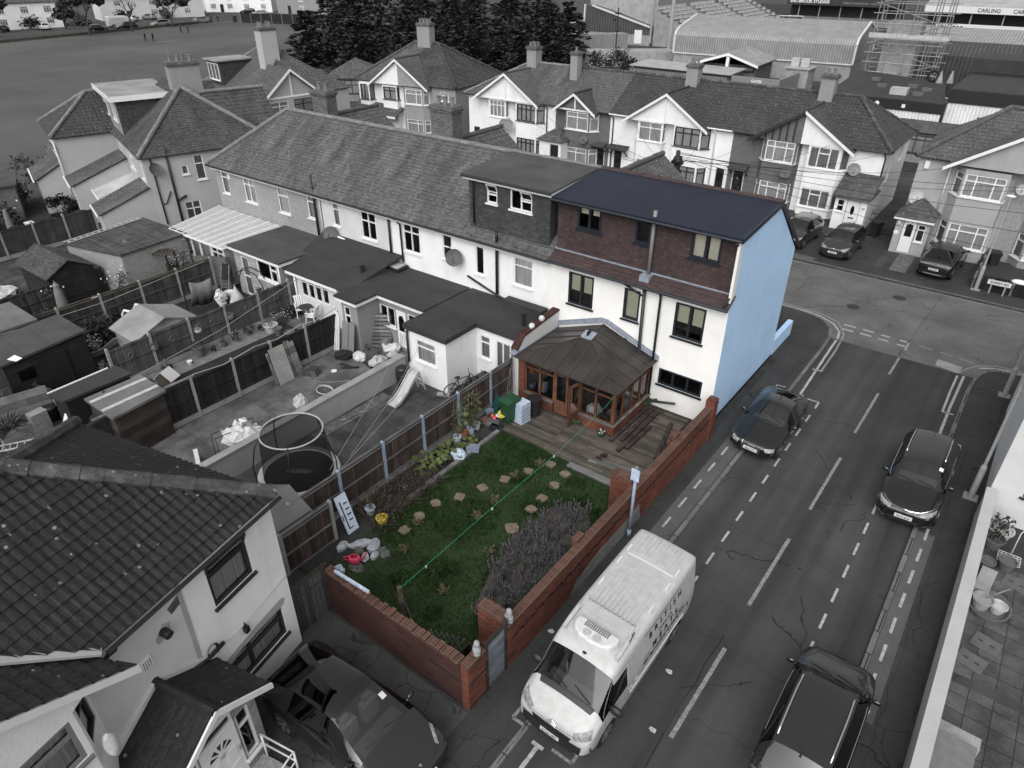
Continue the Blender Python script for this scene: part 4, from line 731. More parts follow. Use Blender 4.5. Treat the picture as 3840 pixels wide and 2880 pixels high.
w=bwall('garden_wall','long red brick garden wall with a dark stepped brick band beside the street pavement',(-7.0,9.08,0),rad(90),13.1,1.52,1.42,.225,'brickred','coping')
b=MB()
def stepband(n,x0,x1,z0,z1):
 N=n
 for k in range(N):
  a=x0+(x1-x0)*k/N; c=x0+(x1-x0)*(k+1)/N; z=(z0+(z1-z0)*(k+.5)/N)+(.06 if k%2 else 0.); b.box(a,-.004,z,c,-.0005,z+.065)
  b.box(c-.03,-.004,min(z,z+(-.06 if k%2 else .06)),c+.03,-.0005,max(z,z+(-.06 if k%2 else .06))+.065)
stepband(56,.15,13.,.98,.92); b.box(.0,-.004,.28,.35,-.0005,.345); b.build('blue_brick_band',m['brickblue'],w)
b=MB(); b.prism([(3.0,-.0035,0),(7.2,-.0035,0),(7.0,-.0035,.72),(6.2,-.0035,.6),(4.6,-.0035,.62),(3.3,-.0035,.42)],(0,.003,0)); o=b.build('desaturated_brickwork',m['brickgreyred'],w); o['label']='brick patch left grey by the selective colouring, low on the street side'  # grey slab added along the edge of the selective colour mask, not weathering
for (y,d,ww,hh) in ((3.7,.16,.34,1.62),(6.85,.72,.36,1.68),(10.,.2,.36,1.6),(12.7,.0,.4,1.78)):
 b=MB(); b.box(y-ww/2,.2 if d else -.06,0,y+ww/2,.226+d if d else .28,hh); o=b.build('pier',m['brickred'],w); b=MB(); b.box(y-ww/2-.02,.2,hh+.002,y+ww/2+.02,.24+d,hh+.07) if d else b.box(y-.1,-.0,hh+.002,y+.1,.2,hh+.08); b.build('pier_top',m['coping'],o)
w=bwall('garden_wall','weathered red brick wall with a crumbling top facing the driveway',(-12.2,7.53,0),0,4.97,1.5,1.55,.225,'brickrough')
b=MB();
for k in range(32):
 x=.01+k*.153; b.box(x,-.01+rnd.uniform(-.01,.01),1.5+.05*x/5.2+.002,x+.14,.235+rnd.uniform(-.02,.02),1.58+.05*x/5.2+rnd.uniform(-.03,.04))
b.build('coping',m['coping'],w)
w2=bwall('garden_wall','short brick corner wall between the driveway corner and the gate',(-7.0,7.53,0),rad(90),.66,1.6,1.6,.222,'brickred','coping'); b=MB(); b.box(.0,-.004,.95,.66,-.0005,1.02); b.box(.0,-.004,.08,.66,-.0005,.15); b.build('blue_brick_band',m['brickblue'],w2)
b=MB(); b.box(3.8,-.004,.92,4.96,-.0005,.985); b.box(3.6,-.004,.06,4.96,-.0005,.13); b.build('blue_brick_band',m['brickblue'],w)
b=MB(); b.box(-8.0,9.1,0,-7.23,9.42,1.62); o=tag(b.build('brick_pier',m['brickred']),'stubby brick return wall inside the garden by the gate','wall'); b=MB(); b.box(-8.02,9.08,1.622,-7.21,9.44,1.7); b.build('pier_top',m['coping'],o)
T=thing('garden_gate','weathered blue grey timber gate in the brick wall','gate',(-7.05,8.22,0),rad(90)); b=MB(); b.box(.06,-.02,.05,.74,.02,1.72); b.build('boards',m['gateblue'],T); b=MB(); b.box(0,-.05,0,.07,.05,1.85); b.box(.74,-.05,0,.84,.05,1.95); b.box(.07,-.04,1.72,.74,.04,1.8); b.build('gate_frame',m['timberdark'],T)
def bust(x,y,z,a,lb):
 T=thing('stone_bust',lb,'bust',(x,y,z),a,'stone busts on the gate piers'); b=MB(); b.lathe((0,0,0),[(.01,0),(.12,0),(.13,.05),(.1,.08),(.14,.14),(.13,.2),(.06,.25),(.05,.28)],10,1,.75); b.build('shoulders',m['bust'],T,smooth=True); b=MB(); b.ball((.01,0,.36),.085,10,8,1,.9,1.2,.004); b.ball((.09,0,.35),.02,6,4); b.build('head',m['bust'],T,smooth=True)
bust(-7.1,7.98,1.7,rad(-30),'small stone bust on the corner side of the gate'); bust(-7.1,9.25,1.62,rad(-10),'small stone bust on the long wall side of the gate')
T=thing('side_gate','wide old timber gate between the near house and the brick wall','gate',(-12.15,6.42,0),rad(90)); b=MB(); b.box(0,-.02,.06,1.12,.025,1.72); b.build('boards',m['fencegrey'],T); b=MB(); b.box(.1,-.035,1.35,1.0,-.021,1.4); b.build('ledge',m['timberdark'],T); b=MB(); b.bar((-.1,0,1.76),(1.2,0,1.8),.09); b.build('top_rail',m['timberdark'],T)
fence('party_fence','brown timber panel fence with pale posts between the coloured garden and the paved yard',(-14.95,8.5),(-14.95,20.2),6,1.72,'fence','bluepost',-1,3,.2,capped=True,railm='timbergrey')
fence('short_fence','low brown panel fence running from the shed to the small rockery',(-14.22,7.6),(-14.22,9.45),1,1.55,'fence','concpost',-1,3,.0,capped=True,railm='timbergrey')
b=MB(); b.slab([(-14.6,17.3),(-7.24,17.3),(-7.24,22.44),(-9.93,22.44),(-9.93,19.48),(-14.5,19.48)],.005,.1); tag(b.build('decking',m['deck']),'weathered timber decking in front of the conservatory','decking')
b=MB(); b.box(-10.4,17.0,.004,-7.25,17.28,.07); tag(b.build('deck_step',m['timbergrey']),'grey timber step board along the edge of the decking','board')
plk=[((-9.84,19.15),(-9.78,22.0)),((-9.5,19.4),(-9.55,22.1)),((-9.3,18.78),(-9.28,21.9)),((-9.12,19.1),(-9.06,20.9)),((-7.95,19.2),(-8.5,21.6)),((-7.9,19.9),(-7.95,22.2))]
pl_lb=['dark plank on the decking closest to the conservatory base','dark plank second from the conservatory base','longest dark plank of the group lying on the decking','shortest dark plank beside the longest one on the decking','dark plank lying askew on the decking near the brick wall','dark plank lying against the foot of the brick wall']
for k,(a,c) in enumerate(plk): b=MB(); b.bar((*a,.16),(*c,.16),.15,.1); tag(b.build('plank',m['deckdark']),pl_lb[k],'plank','loose planks on the decking')
for k,(a,c) in enumerate((((-9.9,17.7),(-8.0,18.0)),((-9.4,17.95),(-7.8,18.15)))): b=MB(); b.bar((*a,.13),(*c,.13),.16,.05); tag(b.build('plank',m['timbergrey']),('loose grey board lying on the front edge of the decking','loose grey board behind another on the front edge of the decking')[k],'plank','loose planks on the decking')
b=MB(); b.box(-9.7,18.15,.1,-9.5,18.25,.17); b.box(-9.62,18.16,.172,-9.45,18.28,.24); b.box(-9.75,17.98,.1,-9.55,18.06,.16); tag(b.build('brick_pile',m['timberdark']),'few dark bricks on the front of the decking','brick pile')
b=MB(); b.box(-13.74,12.2,0,-13.58,17.28,.16); tag(b.build('sleeper_edging',m['timbergrey']),'long grey timber edging of the vegetable bed','edging')
b=MB(); b.box(-14.7,17.2,0,-13.75,17.29,.2); tag(b.build('sleeper_edging',m['timbergrey']),'short timber edging between the bed and the decking','edging')
b=MB(); b.slab([(-14.85,8.0),(-13.4,8.0),(-13.2,10.4),(-13.75,12.3),(-13.75,17.19),(-14.85,17.19)],.004,.03); struct(b,'bed_soil',m['earth'])
b=MB(); b.slab([(-9.6,14.9),(-8.6,15.6),(-7.35,13.9),(-7.35,11.2),(-7.9,10.1),(-8.9,9.9),(-9.5,11.5),(-9.75,13.2)],.004,.02); struct(b,'dry_bed',m['dryearth'])
g=MB(); R_=random.Random(5)
def inpoly(x,y,P):
 c=False
 for (a,b_),(d,e) in zip(P,P[1:]+P[:1]):
  if (b_>y)!=(e>y) and x<(d-a)*(y-b_)/(e-b_)+a: c=not c
 return c
DB=[(-9.6,14.9),(-8.6,15.6),(-7.35,13.9),(-7.35,11.2),(-7.9,10.1),(-8.9,9.9),(-9.5,11.5),(-9.75,13.2)]; ST=[(-10.92,16.73),(-10.2,16.6),(-11.33,15.91),(-10.15,15.85),(-12.08,14.22),(-12.4,13.37),(-12.84,12.63),(-10.1,15.03),(-10.07,14.36),(-11.73,15.06),(-10.04,13.25),(-12.76,11.07),(-12.84,11.84)]
patch=[(R_.uniform(-13.5,-7.5),R_.uniform(8,17.2),R_.uniform(.3,1.1)) for _ in range(26)]
for _ in range(30000):
 x=R_.uniform(-13.6,-7.26); y=R_.uniform(7.8,17.28)
 if inpoly(x,y,DB) and R_.random()<.93: continue
 if any(abs(x-a)<.2 and abs(y-c)<.18 for a,c in ST): continue
 if y<10.3 and x<-12.4 and R_.random()<.6: continue
 k=1.
 for a,c,r in patch:
  if (x-a)**2+(y-c)**2<r*r: k=1.7
 if k==1. and R_.random()<.3: continue
 hgt=R_.uniform(.04,.09)*k; a=R_.uniform(0,6.3); d=V((math.cos(a),math.sin(a),0)); s=V((-d.y,d.x,0))*R_.uniform(.006,.012); p=V((x,y,.004)); t=p+d*hgt*R_.uniform(.4,1.1)+V((0,0,hgt)); mid=p+d*hgt*.25+V((0,0,hgt*.6)); i=g.P([p-s,p+s,mid+s*.8,t,mid-s*.8]); g.face((i,i+1,i+2,i+3,i+4))
tag(g.build('lawn_grass',m['grassblade']),'rough green lawn of the coloured garden','grass',None,'stuff')
d=MB();
for _ in range(300):
 x=R_.uniform(-9.8,-7.3);y=R_.uniform(9.8,15.7)
 if not inpoly(x,y,DB): continue
 for k in range(R_.randint(5,10)):
  a=R_.uniform(0,6.3); hh=R_.uniform(.12,.42); e=R_.uniform(.02,.12); p=V((x+R_.uniform(-.08,.08),y+R_.uniform(-.08,.08),.02)); q=p+V((math.cos(a)*e,math.sin(a)*e,hh)); s=V((.007,.004,0)); i=d.P([p-s,p+s,q+s*2.2,q-s*2.2]); d.face((i,i+1,i+2,i+3)); d.leaf(q,.035); d.leaf(p+(q-p)*.6,.03)
tag(d.build('dry_plants',m['drystem']),'bed of dead grey brown stalks beside the long brick wall','dead plants',None,'stuff')
wl=['pale weed tuft in the lawn nearest the old post','pale weed tuft in the lawn left of the dead stalk bed','pale weed tuft near the middle of the lawn','pale weed tuft near the upper stepping stones','pale weed tuft beside the yellow tub','pale weed tuft near the gate pier','pale weed tuft along the brick wall foot','pale weed tuft behind the white rocks','pale weed tuft near the deck edge','pale weed tuft between the two lines of stepping stones']
for k,(x,y) in enumerate(((-10.0,9.9),(-9.9,11.9),(-11.2,12.9),(-11.5,15.3),(-12.6,11.5),(-8.2,9.75),(-7.5,14.6),(-12.1,10.4),(-11.2,16.4),(-11.3,13.9))):
 b=MB()
 for j in range(40):
  a=R_.uniform(0,6.3); e=R_.uniform(.05,.2); hh=R_.uniform(.1,.32); p=V((0,0,0)); q=V((math.cos(a)*e,math.sin(a)*e,hh)); s=V((.005,.003,0)); i=b.P([p-s,p+s,q+s*2,q-s*2]); b.face((i,i+1,i+2,i+3)); b.leaf(q,.035); b.leaf(q*.7,.03)
 o=b.build('weed_tuft',m['weed'],loc=(x,y,.004)); tag(o,wl[k],'weed','weed tufts in the lawn')
stl=['first stepping stone from the decking, left line','first stepping stone from the decking, right line','second stepping stone of the left line','second stepping stone of the right line','stepping stone left of the middle of the lawn, fourth of the left line','stepping stone of the left line, fifth from the decking','stepping stone of the left line, sixth from the decking','third stepping stone of the right line','fourth stepping stone of the right line','stepping stone half hidden by weeds, third of the left line','large stepping stone touching the dead stalk bed','last stepping stone of the left line, beside a yellow tub','stepping stone of the left line, next to last']
for k,(x,y) in enumerate(ST):
 b=MB(); s=.18 if k!=10 else .23; a=R_.uniform(0,1.6); P=[(x+math.cos(a+i*math.pi/4)*s*(1.25 if i%2==0 else 1)*R_.uniform(.92,1.05),y+math.sin(a+i*math.pi/4)*s*(1.2 if i%2==0 else 1)*R_.uniform(.92,1.05)) for i in range(8)]; b.slab(P,.004,.05); tag(b.build('stepping_stone',m['steppe']),stl[k],'stepping stone','stepping stones in the lawn')
for k,(x,y,r,n,lb) in enumerate(((-14.2,14.9,.55,42,'sprawling squash plant with big leaves near the white bag'),(-14.3,13.9,.6,40,'sprawling squash plant in the middle of the bed'),(-14.0,15.7,.4,22,'squash plant below the blue pots'))):
 b=MB(); T=thing('squash_plant',lb,'plant',(x,y,.03),0,'squash plants in the bed')
 for j in range(n):
  a=R_.uniform(0,6.3); e=r*R_.random()**.5; c=V((math.cos(a)*e,math.sin(a)*e,R_.uniform(.08,.4))); s=R_.uniform(.07,.14); tl=V((R_.uniform(-.4,.4),R_.uniform(-.4,.4),1)).normalized(); u=tl.orthogonal().normalized(); w_=tl.cross(u); i=b.P([c+(u*math.cos(q*6.283/7)+w_*math.sin(q*6.283/7))*s*(.6 if q==0 else R_.uniform(.9,1.1)) for q in range(7)]); b.face(range(i,i+7))
 b.build('foliage',m['leafvine'],T); b=MB()
 for j in range(8): a=R_.uniform(0,6.3); b.tube([(0,0,0),(math.cos(a)*r*.6,math.sin(a)*r*.6,.2),(math.cos(a)*r,math.sin(a)*r,.03)],.012,4)
 b.build('stem',m['weed'],T)
dv=MB()
for _ in range(900):
 x=R_.uniform(-14.8,-13.3); y=R_.uniform(10.6,13.6); a=R_.uniform(0,6.3); l=R_.uniform(.1,.45); z=.03+R_.random()**2*.35; p=V((x,y,z)); q=p+V((math.cos(a)*l,math.sin(a)*l,R_.uniform(-.1,.2))); s=V((-math.sin(a),math.cos(a),.3))*.009; i=dv.P([p-s,p+s,q+s,q-s]); dv.face((i,i+1,i+2,i+3)); dv.leaf(q,R_.uniform(.02,.06),.3)
tag(dv.build('dead_vines',m['deadvine']),'heap of dead brown vines in the near half of the bed','dead plants',None,'stuff')
def climber(x,y,r,h,pm,label,canes=3,ht=1.9,n=70):
 T=thing('potted_climber',label,'potted plant',(x,y,.02),R_.uniform(0,6),'potted climbers along the fence'); b=MB(); b.lathe((0,0,0),[(.01,0),(r*.75,0),(r,h),(r*1.06,h),(r*1.06,h+.02),(r*.9,h-.03),(.01,h-.04)],12); b.build('pot',m[pm],T); b=MB()
 for k in range(canes): a=k*2.1; b.tube([(math.cos(a)*r*.5,math.sin(a)*r*.5,h*.5),(math.cos(a)*.07,math.sin(a)*.07,ht)],.008,4)
 b.build('cane',m['timber'],T); b=MB()
 for k in range(n): z=R_.uniform(h,ht*.95); a=R_.uniform(0,6.3); e=R_.uniform(.02,.2); b.leaf((math.cos(a)*e,math.sin(a)*e,z),R_.uniform(.03,.07),.3)
 for k in range(7): a=R_.uniform(0,6.3); c=V((math.cos(a)*.16,math.sin(a)*.16,R_.uniform(h+.1,ht*.7))); s=.1; i=b.P([c+V((math.cos(q*1.05)*s,math.sin(q*1.05)*s*.8,math.sin(q)*.05)) for q in range(6)]); b.face(range(i,i+6))
 b.build('foliage',m['leafvine'],T)
climber(-14.53,15.7,.17,.26,'potblue','tall climber in the nearest blue and white tub by the fence'); climber(-14.5,16.07,.17,.28,'terracotta','tall climber in a terracotta pot by the fence'); climber(-14.5,16.45,.16,.26,'potblue','tall climber in the middle blue and white tub, beside the terracotta pot'); climber(-14.5,16.82,.15,.25,'potwhite','tall climber in the tub nearest the green bin')
b=MB(); b.box(-.24,-.14,0,.24,.14,.2); o=b.build('storage_box',m['bluegrey'],loc=(-13.63,15.57,.12),rotz=.5); tag(o,'small grey lidded box on the timber edging','box')
b=MB(); b.ball((0,0,.16),.26,11,8,1.1,.9,.8,.05); o=b.build('carrier_bag',m['paleblue'],loc=(-13.85,14.95,.02)); tag(o,'crumpled white and blue carrier bag among squash leaves','bag')
b=MB(); b.ball((0,0,.1),.22,9,6,1.2,1,.7,.05); o=b.build('dark_sack',m['anth'],loc=(-14.1,12.6,.03)); tag(o,'dark blue plastic sack lying in the bed','sack')
def wheelie(x,y,z,rot,mat,label,group='wheelie bins',sc=1.,lid=0):
 T=thing('wheelie_bin',label,'bin',(x,y,z),rot,group); b=MB(); a=[(-.2,-.24,.08),(.2,-.24,.08),(.2,.22,.08),(-.2,.22,.08)]; c=[(-.26,-.3,.95),(.26,-.3,.95),(.26,.32,.95),(-.26,.32,.95)]; i=b.P(a+c)
 for q in ((3,2,1,0),(0,1,5,4),(1,2,6,5),(2,3,7,6),(3,0,4,7)): b.face([i+k for k in q])
 b.box(-.28,-.32,.9,.28,.34,.95); b.build('body',m[mat],T); b=MB(); b.prism([(-.28,-.34,.96),(.28,-.34,.96),(.28,-.3,1.0),(.28,.0,1.06),(.28,.36,1.02),(.28,.36,.96)][:0] or [(-.28,-.34,.955),(-.28,-.34,.99),(-.28,-.05,1.05),(-.28,.36,1.03),(-.28,.36,.955)],(.56,0,0)); b.build('lid',m[mat],T); b=MB(); b.tube([(-.24,.42,.97),(.24,.42,.97)],.02,6); b.bar((-.2,.34,.97),(-.2,.42,.97),.03); b.bar((.2,.34,.97),(.2,.42,.97),.03); b.build('handle',m[mat],T)
 for s in (-1,1): b=MB(); b.tube([(s*.2,.26,.1),(s*.27,.26,.1)],.1,12); b.build('wheel',m['rubber'],T)
 T.scale=(sc,sc,sc); return T
wheelie(-13.75,17.95,.1,rad(-8),'green','green wheelie bin beside the conservatory')
T=thing('appliance','small white fridge freezer behind the green bin','appliance',(-13.35,18.25,.1),rad(-8)); b=MB(); b.box(-.22,-.25,0,.22,.25,.9); b.build('cabinet',m['paleblue'],T); b=MB(); [b.box(.221,-.2,.12+.13*k,.226,.2,.16+.13*k) for k in range(5)]; b.build('grille',m['bluegrey'],T)
T=thing('dustbin','black round dustbin beside the conservatory corner','bin',(-13.25,18.95,.1)); b=MB(); b.lathe((0,0,0),[(.01,0),(.25,0),(.29,.7),(.31,.7),(.31,.74),(.01,.76)],18); b.build('bin_body',m['black'],T)
T=thing('crate','grey plastic crate filled with garden toys','crate',(-14.15,17.5,.1),.2); b=MB(); b.box(-.28,-.2,0,.28,.2,.02); b.box(-.28,-.2,.02,.28,-.18,.3); b.box(-.28,.18,.02,.28,.2,.3); b.box(-.28,-.18,.02,-.26,.18,.3); b.box(.26,-.18,.02,.28,.18,.3); b.build('crate_body',m['potgrey'],T)
for k,(x,y,mt,lb) in enumerate(((-14.25,17.5,'orange','orange toy ball in the grey crate'),(-14.08,17.42,'pink','pink toy ball in the grey crate'),(-14.1,17.62,'paleblue','pale toy ball in the grey crate'))): b=MB(); b.ball((x,y,.36),.085,10,6); tag(b.build('toy_ball',m[mt],smooth=True),lb,'ball','toys in the grey crate')
T=thing('yellow_dish','yellow plastic dish propped on the grey crate','dish',(-13.95,17.75,.42)); b=MB(Matrix.Rotation(rad(35),4,'X')); b.lathe((0,0,0),[(.01,0),(.17,.02),(.2,.06),(.18,.05),(.01,.03)],14); b.build('dish_body',m['yellow'],T)
pot('flower_pot','small terracotta pot beside the grey crate',-14.42,17.3,.14,.24,'terracotta','clutter pots',None,z=.05); pot('flower_pot','grey bucket leaning by the fence near the teal lid',-14.6,17.75,.17,.3,'bluegrey','clutter pots',None,z=.05)
b=MB(); b.prism([(-14.75,18.0,.1),(-14.35,17.8,.1),(-14.3,18.1,.75),(-14.7,18.3,.75)],(0,.06,.02)); tag(b.build('teal_tray',m['teal']),'dark teal plastic tray leaning by the fence','tray')
b=MB(); b.box(-.25,-.18,0,.25,.18,.18); tag(b.build('dark_tray',m['anth'],loc=(-13.85,17.25,.02),rotz=.3),'dark plastic tray lying at the corner of the decking','tray')
for k in range(6): a=MB(); a.tube([(-14.75+.05*k,20.0-.28*k,.02),(-14.78+.02*k,19.75-.1*k,2.15-.1*k)],.014,5); tag(a.build('garden_cane',m['timbergrey']),'pale cane in the bundle leaning by the party wall','cane','canes leaning by the party wall')
pot('flower_pot','small dark pot with pink flowers by the conservatory corner',-10.3,19.25,.13,.2,'green','clutter pots','flower',12,.03,.12,.1); shrub('weed','leafy weed growing by the open conservatory door',-11.45,19.35,.28,.3,'leafgreen',140,.05,None,'weed',.1,3)
shrub('weed','green weed at the foot of the white wall by the black pipe',-9.75,22.2,.3,.35,'leafgreen',120,.05,None,'weed',.1,3)
T=thing('noticeboard','pale blue panel with dark cut-outs leaning on the fence post','panel',(-14.05,10.02,.02));
M_=Matrix.Rotation(rad(90),4,'Z')@Matrix.Rotation(rad(-20),4,'X'); b=MB(M_@Matrix.Translation((0,0,.0))); b.box(-.2,-.02,0,.24,.02,1.35); b.build('board',m['bluewhite'],T); b=MB(M_); b.box(-.1,-.03,.15,-.06,-.021,1.15); b.box(-.06,-.03,.15,.1,-.021,.18)
for k in range(4): b.box(.04,-.03,.4+.2*k,.18,-.021,.44+.2*k); b.ball((.06,-.022,.42+.2*k),.035,8,4,1,.2)
b.box(-.18,-.03,.5,-.15,-.021,.7); b.build('cut_out',m['anth'],T)
pot('tub','blue and white tub of cane plants near the leaning panel',-14.22,10.95,.17,.3,'potblue','tubs by the fence','weed',25,.05,.5,stalks=4); pot('tub','yellow tub with soil in the lawn',-13.56,10.85,.19,.3,'yellow','tubs by the fence','deadvine',12,.03,.06)
rk=[(-13.35,9.75,.32,.14,'long pale rock of the small rockery'),(-13.0,9.95,.26,.16,'large pale rock of the small rockery'),(-13.72,9.3,.2,.16,'round speckled rock nearest the fence'),(-12.86,9.45,.17,.1,'flat round pebble beside the watering can'),(-12.65,9.65,.15,.14,'small white upright stone of the rockery'),(-13.2,9.5,.14,.14,'dark round stone in the middle of the rockery')]
for k,(x,y,r,hh,lb) in enumerate(rk): b=MB(); b.ball((0,0,hh*.55),r,10,7,1.15 if k!=0 else 1.4,.75 if k!=0 else .5,hh/r,.02); tag(b.build('rock',m['stone' if k!=5 else 'slate'],loc=(x,y,.01),rotz=R_.uniform(0,3) if k else .9),lb,'rock','rocks of the small rockery')
for k,(x,y) in enumerate(((-12.65,9.95),(-12.8,9.05))): b=MB(); b.slab([(x+math.cos(i*.9)*.32*R_.uniform(.8,1.1),y+math.sin(i*.9)*.2*R_.uniform(.8,1.1)) for i in range(7)],.004,.03); tag(b.build('flat_stone',m['slate']),('flat bare stone right of the pale rocks','flat bare stone in front of the watering can')[k],'stone','flat stones by the rockery')
T=thing('watering_can','pink plastic watering can lying by the rocks','watering can',(-13.0,9.15,.02),rad(35)); b=MB(); b.lathe((0,0,0),[(.01,0),(.15,0),(.17,.08),(.16,.2),(.12,.25),(.1,.24)],16,1.15,.9); b.build('can_body',m['pink'],T,smooth=True); pipe('spout',[(.15,0,.1),(.3,0,.2),(.36,0,.34),(.42,0,.42)],[.045,.03,.022,.028],'pink',T); pipe('handle',[(-.15,0,.08),(-.3,0,.1),(-.32,0,.2),(-.15,0,.25)],.02,'pink',T)
b=MB(); b.ball((0,0,.07),.16,8,5,1.2,.8,.6,.04); tag(b.build('crumpled_bag',m['paleblue'],loc=(-13.1,8.65,.01)),'crumpled blue plastic bag near the side gate','bag')
b=MB(); b.bar((-11.85,7.66,1.66),(-10.55,7.7,1.69),.07); tag(b.build('plastic_pipe',m['paleblue']),'pale blue pipe lying on the crumbling wall top','pipe')
T=thing('line_post','old round wooden post with the washing line tied on','post',(-10.38,8.6,0)); b=MB(); b.tube([(0,0,0),(-.03,.02,1.15)],[.085,.075],9); b.build('post_shaft',m['timber'],T)
b=MB(); b.tube([(-10.4,8.62,1.1),(-10.2,12.5,1.42),(-10.0,15.6,1.62),(-9.9,18.6,1.95),(-9.95,19.5,2.05)],.006,5); o=tag(b.build('washing_line',m['greenline']),'green washing line from the old post to the conservatory','line'); [(lambda b:(b.box(-10.35+.17*k,y-.02,z-.05,-10.31+.17*k,y+.02,z+.03),b.build('peg',m['potwhite'],o)))(MB()) for k,(y,z) in enumerate(((9.6,1.17),(12.4,1.42),(15.5,1.62)))]
b=MB(); b.tube([(-10.38,8.6,1.05),(-9.3,8.1,.75),(-8.4,8.15,.5)],.012,4); tag(b.build('slack_cord',m['timber']),'slack pale cord from the old post to the trellis','cord')
T=thing('trellis','small broken timber trellis inside the wall corner','trellis',(-8.55,8.35,.3),rad(20)); b=MB()
for k in range(5): b.bar((-.4+.16*k,0,.0),(-.1+.16*k,.1,.5),.025); b.bar((.5-.16*k,.02,.0),(.2-.16*k,.12,.5),.025)
b.build('slats',m['timbergrey'],T)
T=thing('cold_frame','dark hole with timber sides beside the gate','box',(-7.75,8.5,0)); b=MB(); b.box(-.4,-.3,0,.35,-.24,.4); b.box(-.4,.3,0,.35,.36,.4); b.box(-.4,-.239,0,-.34,.299,.4); b.box(.29,-.239,0,.35,.299,.4); b.build('frame_sides',m['timberdark'],T)
T=thing('sign_pole','slim pale blue signpost by the brick wall','signpost',(-6.88,15.3,0)); b=MB(); b.cyl((0,0,0),.05,2.75,10); b.cyl((0,0,0),.07,.25,10); b.build('pole',m['bluepost'],T,smooth=True); b=MB(); b.box(-.14,-.06,2.3,.14,-.05,2.75); b.build('sign_plate',m['paleblue'],T); b=MB(); b.tube([(-.001,-.0,2.75),(-.001,0,2.8)],.055,8); b.build('cap',m['greyplastic'],T)
SHEDS='garden sheds'
def flatshed(label,pts,z,rm,wm,slope=0,t=.1,group=SHEDS,name='garden_shed',inset=.12):
 O=V((*pts[0],0)); T=thing(name,label,'shed',O,0,group); P=[V((p[0]-O.x,p[1]-O.y)) for p in pts]; c=sum(P,V((0,0)))/len(P); I=[c+(p-c)*(1-inset/ max(.5,(p-c).length)) for p in P]; b=MB(); b.slab([tuple(p) for p in I],0,z-.0); b.build('wall',m[wm],T); b=MB(); b.prism([(p[0],p[1],z+.003+slope*(p[1]-P[0][1])) for p in P],(0,0,t)); b.build('roof',m[rm],T); return T
def apex(label,x0,y0,x1,y1,ze,zr,axis,rm,wm,over=.15):
 T=thing('garden_shed',label,'shed',(x0,y0,0),0,SHEDS); w=x1-x0;d=y1-y0; b=MB()
 if axis=='y': b.prism([(0,0,0),(w,0,0),(w,0,ze),(w/2,0,zr),(0,0,ze)],(0,d,0)); sl=[[(-over,-over,ze-.08),(w/2,-over,zr+.02),(w/2,d+over,zr+.02),(-over,d+over,ze-.08)],[(w/2,-over,zr+.02),(w+over,-over,ze-.08),(w+over,d+over,ze-.08),(w/2,d+over,zr+.02)]]
 else: b.prism([(0,0,0),(0,d,0),(0,d,ze),(0,d/2,zr),(0,0,ze)],(w,0,0)); sl=[[(-over,-over,ze-.08),(w+over,-over,ze-.08),(w+over,d/2,zr+.02),(-over,d/2,zr+.02)],[(-over,d/2,zr+.02),(w+over,d/2,zr+.02),(w+over,d+over,ze-.08),(-over,d+over,ze-.08)]]
 b.build('wall',m[wm],T); b=MB()
 for s in sl: b.prism(s,(0,0,.05))
 b.build('roof',m[rm],T); return T
fence('rendered_wall_fence','dark panel fence with pale concrete posts left of the concrete yard',(-23.93,8.9),(-23.93,18.1),5,1.75,'fencedark','concpost',-1,3,.25)
fence('light_fence','pale panel fence with pale concrete posts between two lawns',(-28.72,9.85),(-28.72,19.0),5,1.75,'fencelight','concpost',-1,3,.3,railm='fencelight')
fence('rail_fence','brown rail fence with concrete posts beside the old brick wall, behind the pale shed',(-34.5,8.4),(-34.5,18.3),5,1.75,'fencegrey','concpost',-1,3,.25,capped=True,railm='timber')
fence('low_fence','dark low fence behind the parasol and the rose bushes',(-38.8,6.5),(-38.8,14.4),4,1.4,'fencegrey','timberdark',-1,3,0)
fence('arched_fence','arch topped featheredge fence below the white end houses',(-48.3,9.5),(-48.3,18.6),5,1.75,'feather','concpost',-1,2,.25,arch=.25,capped=False)
b=MB(); b.box(-19.75,6.6,0,-19.5,18.0,1.0); o=tag(b.build('yard_wall',m['midrender']),'smooth grey rendered wall with pale coping between the yard and the patio','wall'); b=MB(); b.box(-19.79,6.6,1.002,-19.46,18.0,1.07); b.build('coping',m['concpost'],o)
b=MB(); b.prism([(-36.4,18.4,0),(-33.6,18.7,0),(-33.6,18.7,1.9),(-36.4,18.4,1.4)],(0,.22,0)); o=tag(b.build('brick_wall',m['brickdark']),'old dark brick wall in front of the lean-to conservatory','wall')
flatshed('low flat shed with two pale strips across its grey roof',[(-25.45,7.45),(-23.35,7.45),(-23.6,9.6),(-25.45,9.6)],1.85,'feltgreen','timberdark'); T=[o for o in SC.objects if o.name.startswith('garden_shed')][-1]
b=MB(); [b.prism([(.1+k*.9+.0,0.01,1.957),(.28+k*.9,0.01,1.957),(.3+k*.85,2.13,1.957),(.12+k*.85,2.13,1.957)],(0,0,.02)) for k in (0.3,1.3)]; b.build('plastic_strip',m['potwhite'],T)
T=flatshed('long low shed with dark felt roof and one white edge strip',[(-26.9,6.8),(-25.95,6.9),(-25.9,9.5),(-27.0,9.4)],1.8,'felt','door'); b=MB(); b.bar((-.02,.0,1.93),(-.1,2.3,1.93),.06,.04); b.build('edge_strip',m['upvc'],T)
T=flatshed('big dark boarded shed with wide pale felt roof and dark door',[(-32.6,6.4),(-29.9,6.4),(-30.1,9.8),(-32.6,9.8)],2.1,'feltlight','sheddark',.04); b=MB(); b.box(2.53,1.5,.1,2.59,2.4,1.9); b.build('door',m['door'],T); b=MB(); b.box(2.53,.5,1.2,2.6,1.1,1.7); b.build('window_pane',m['glass'],T)
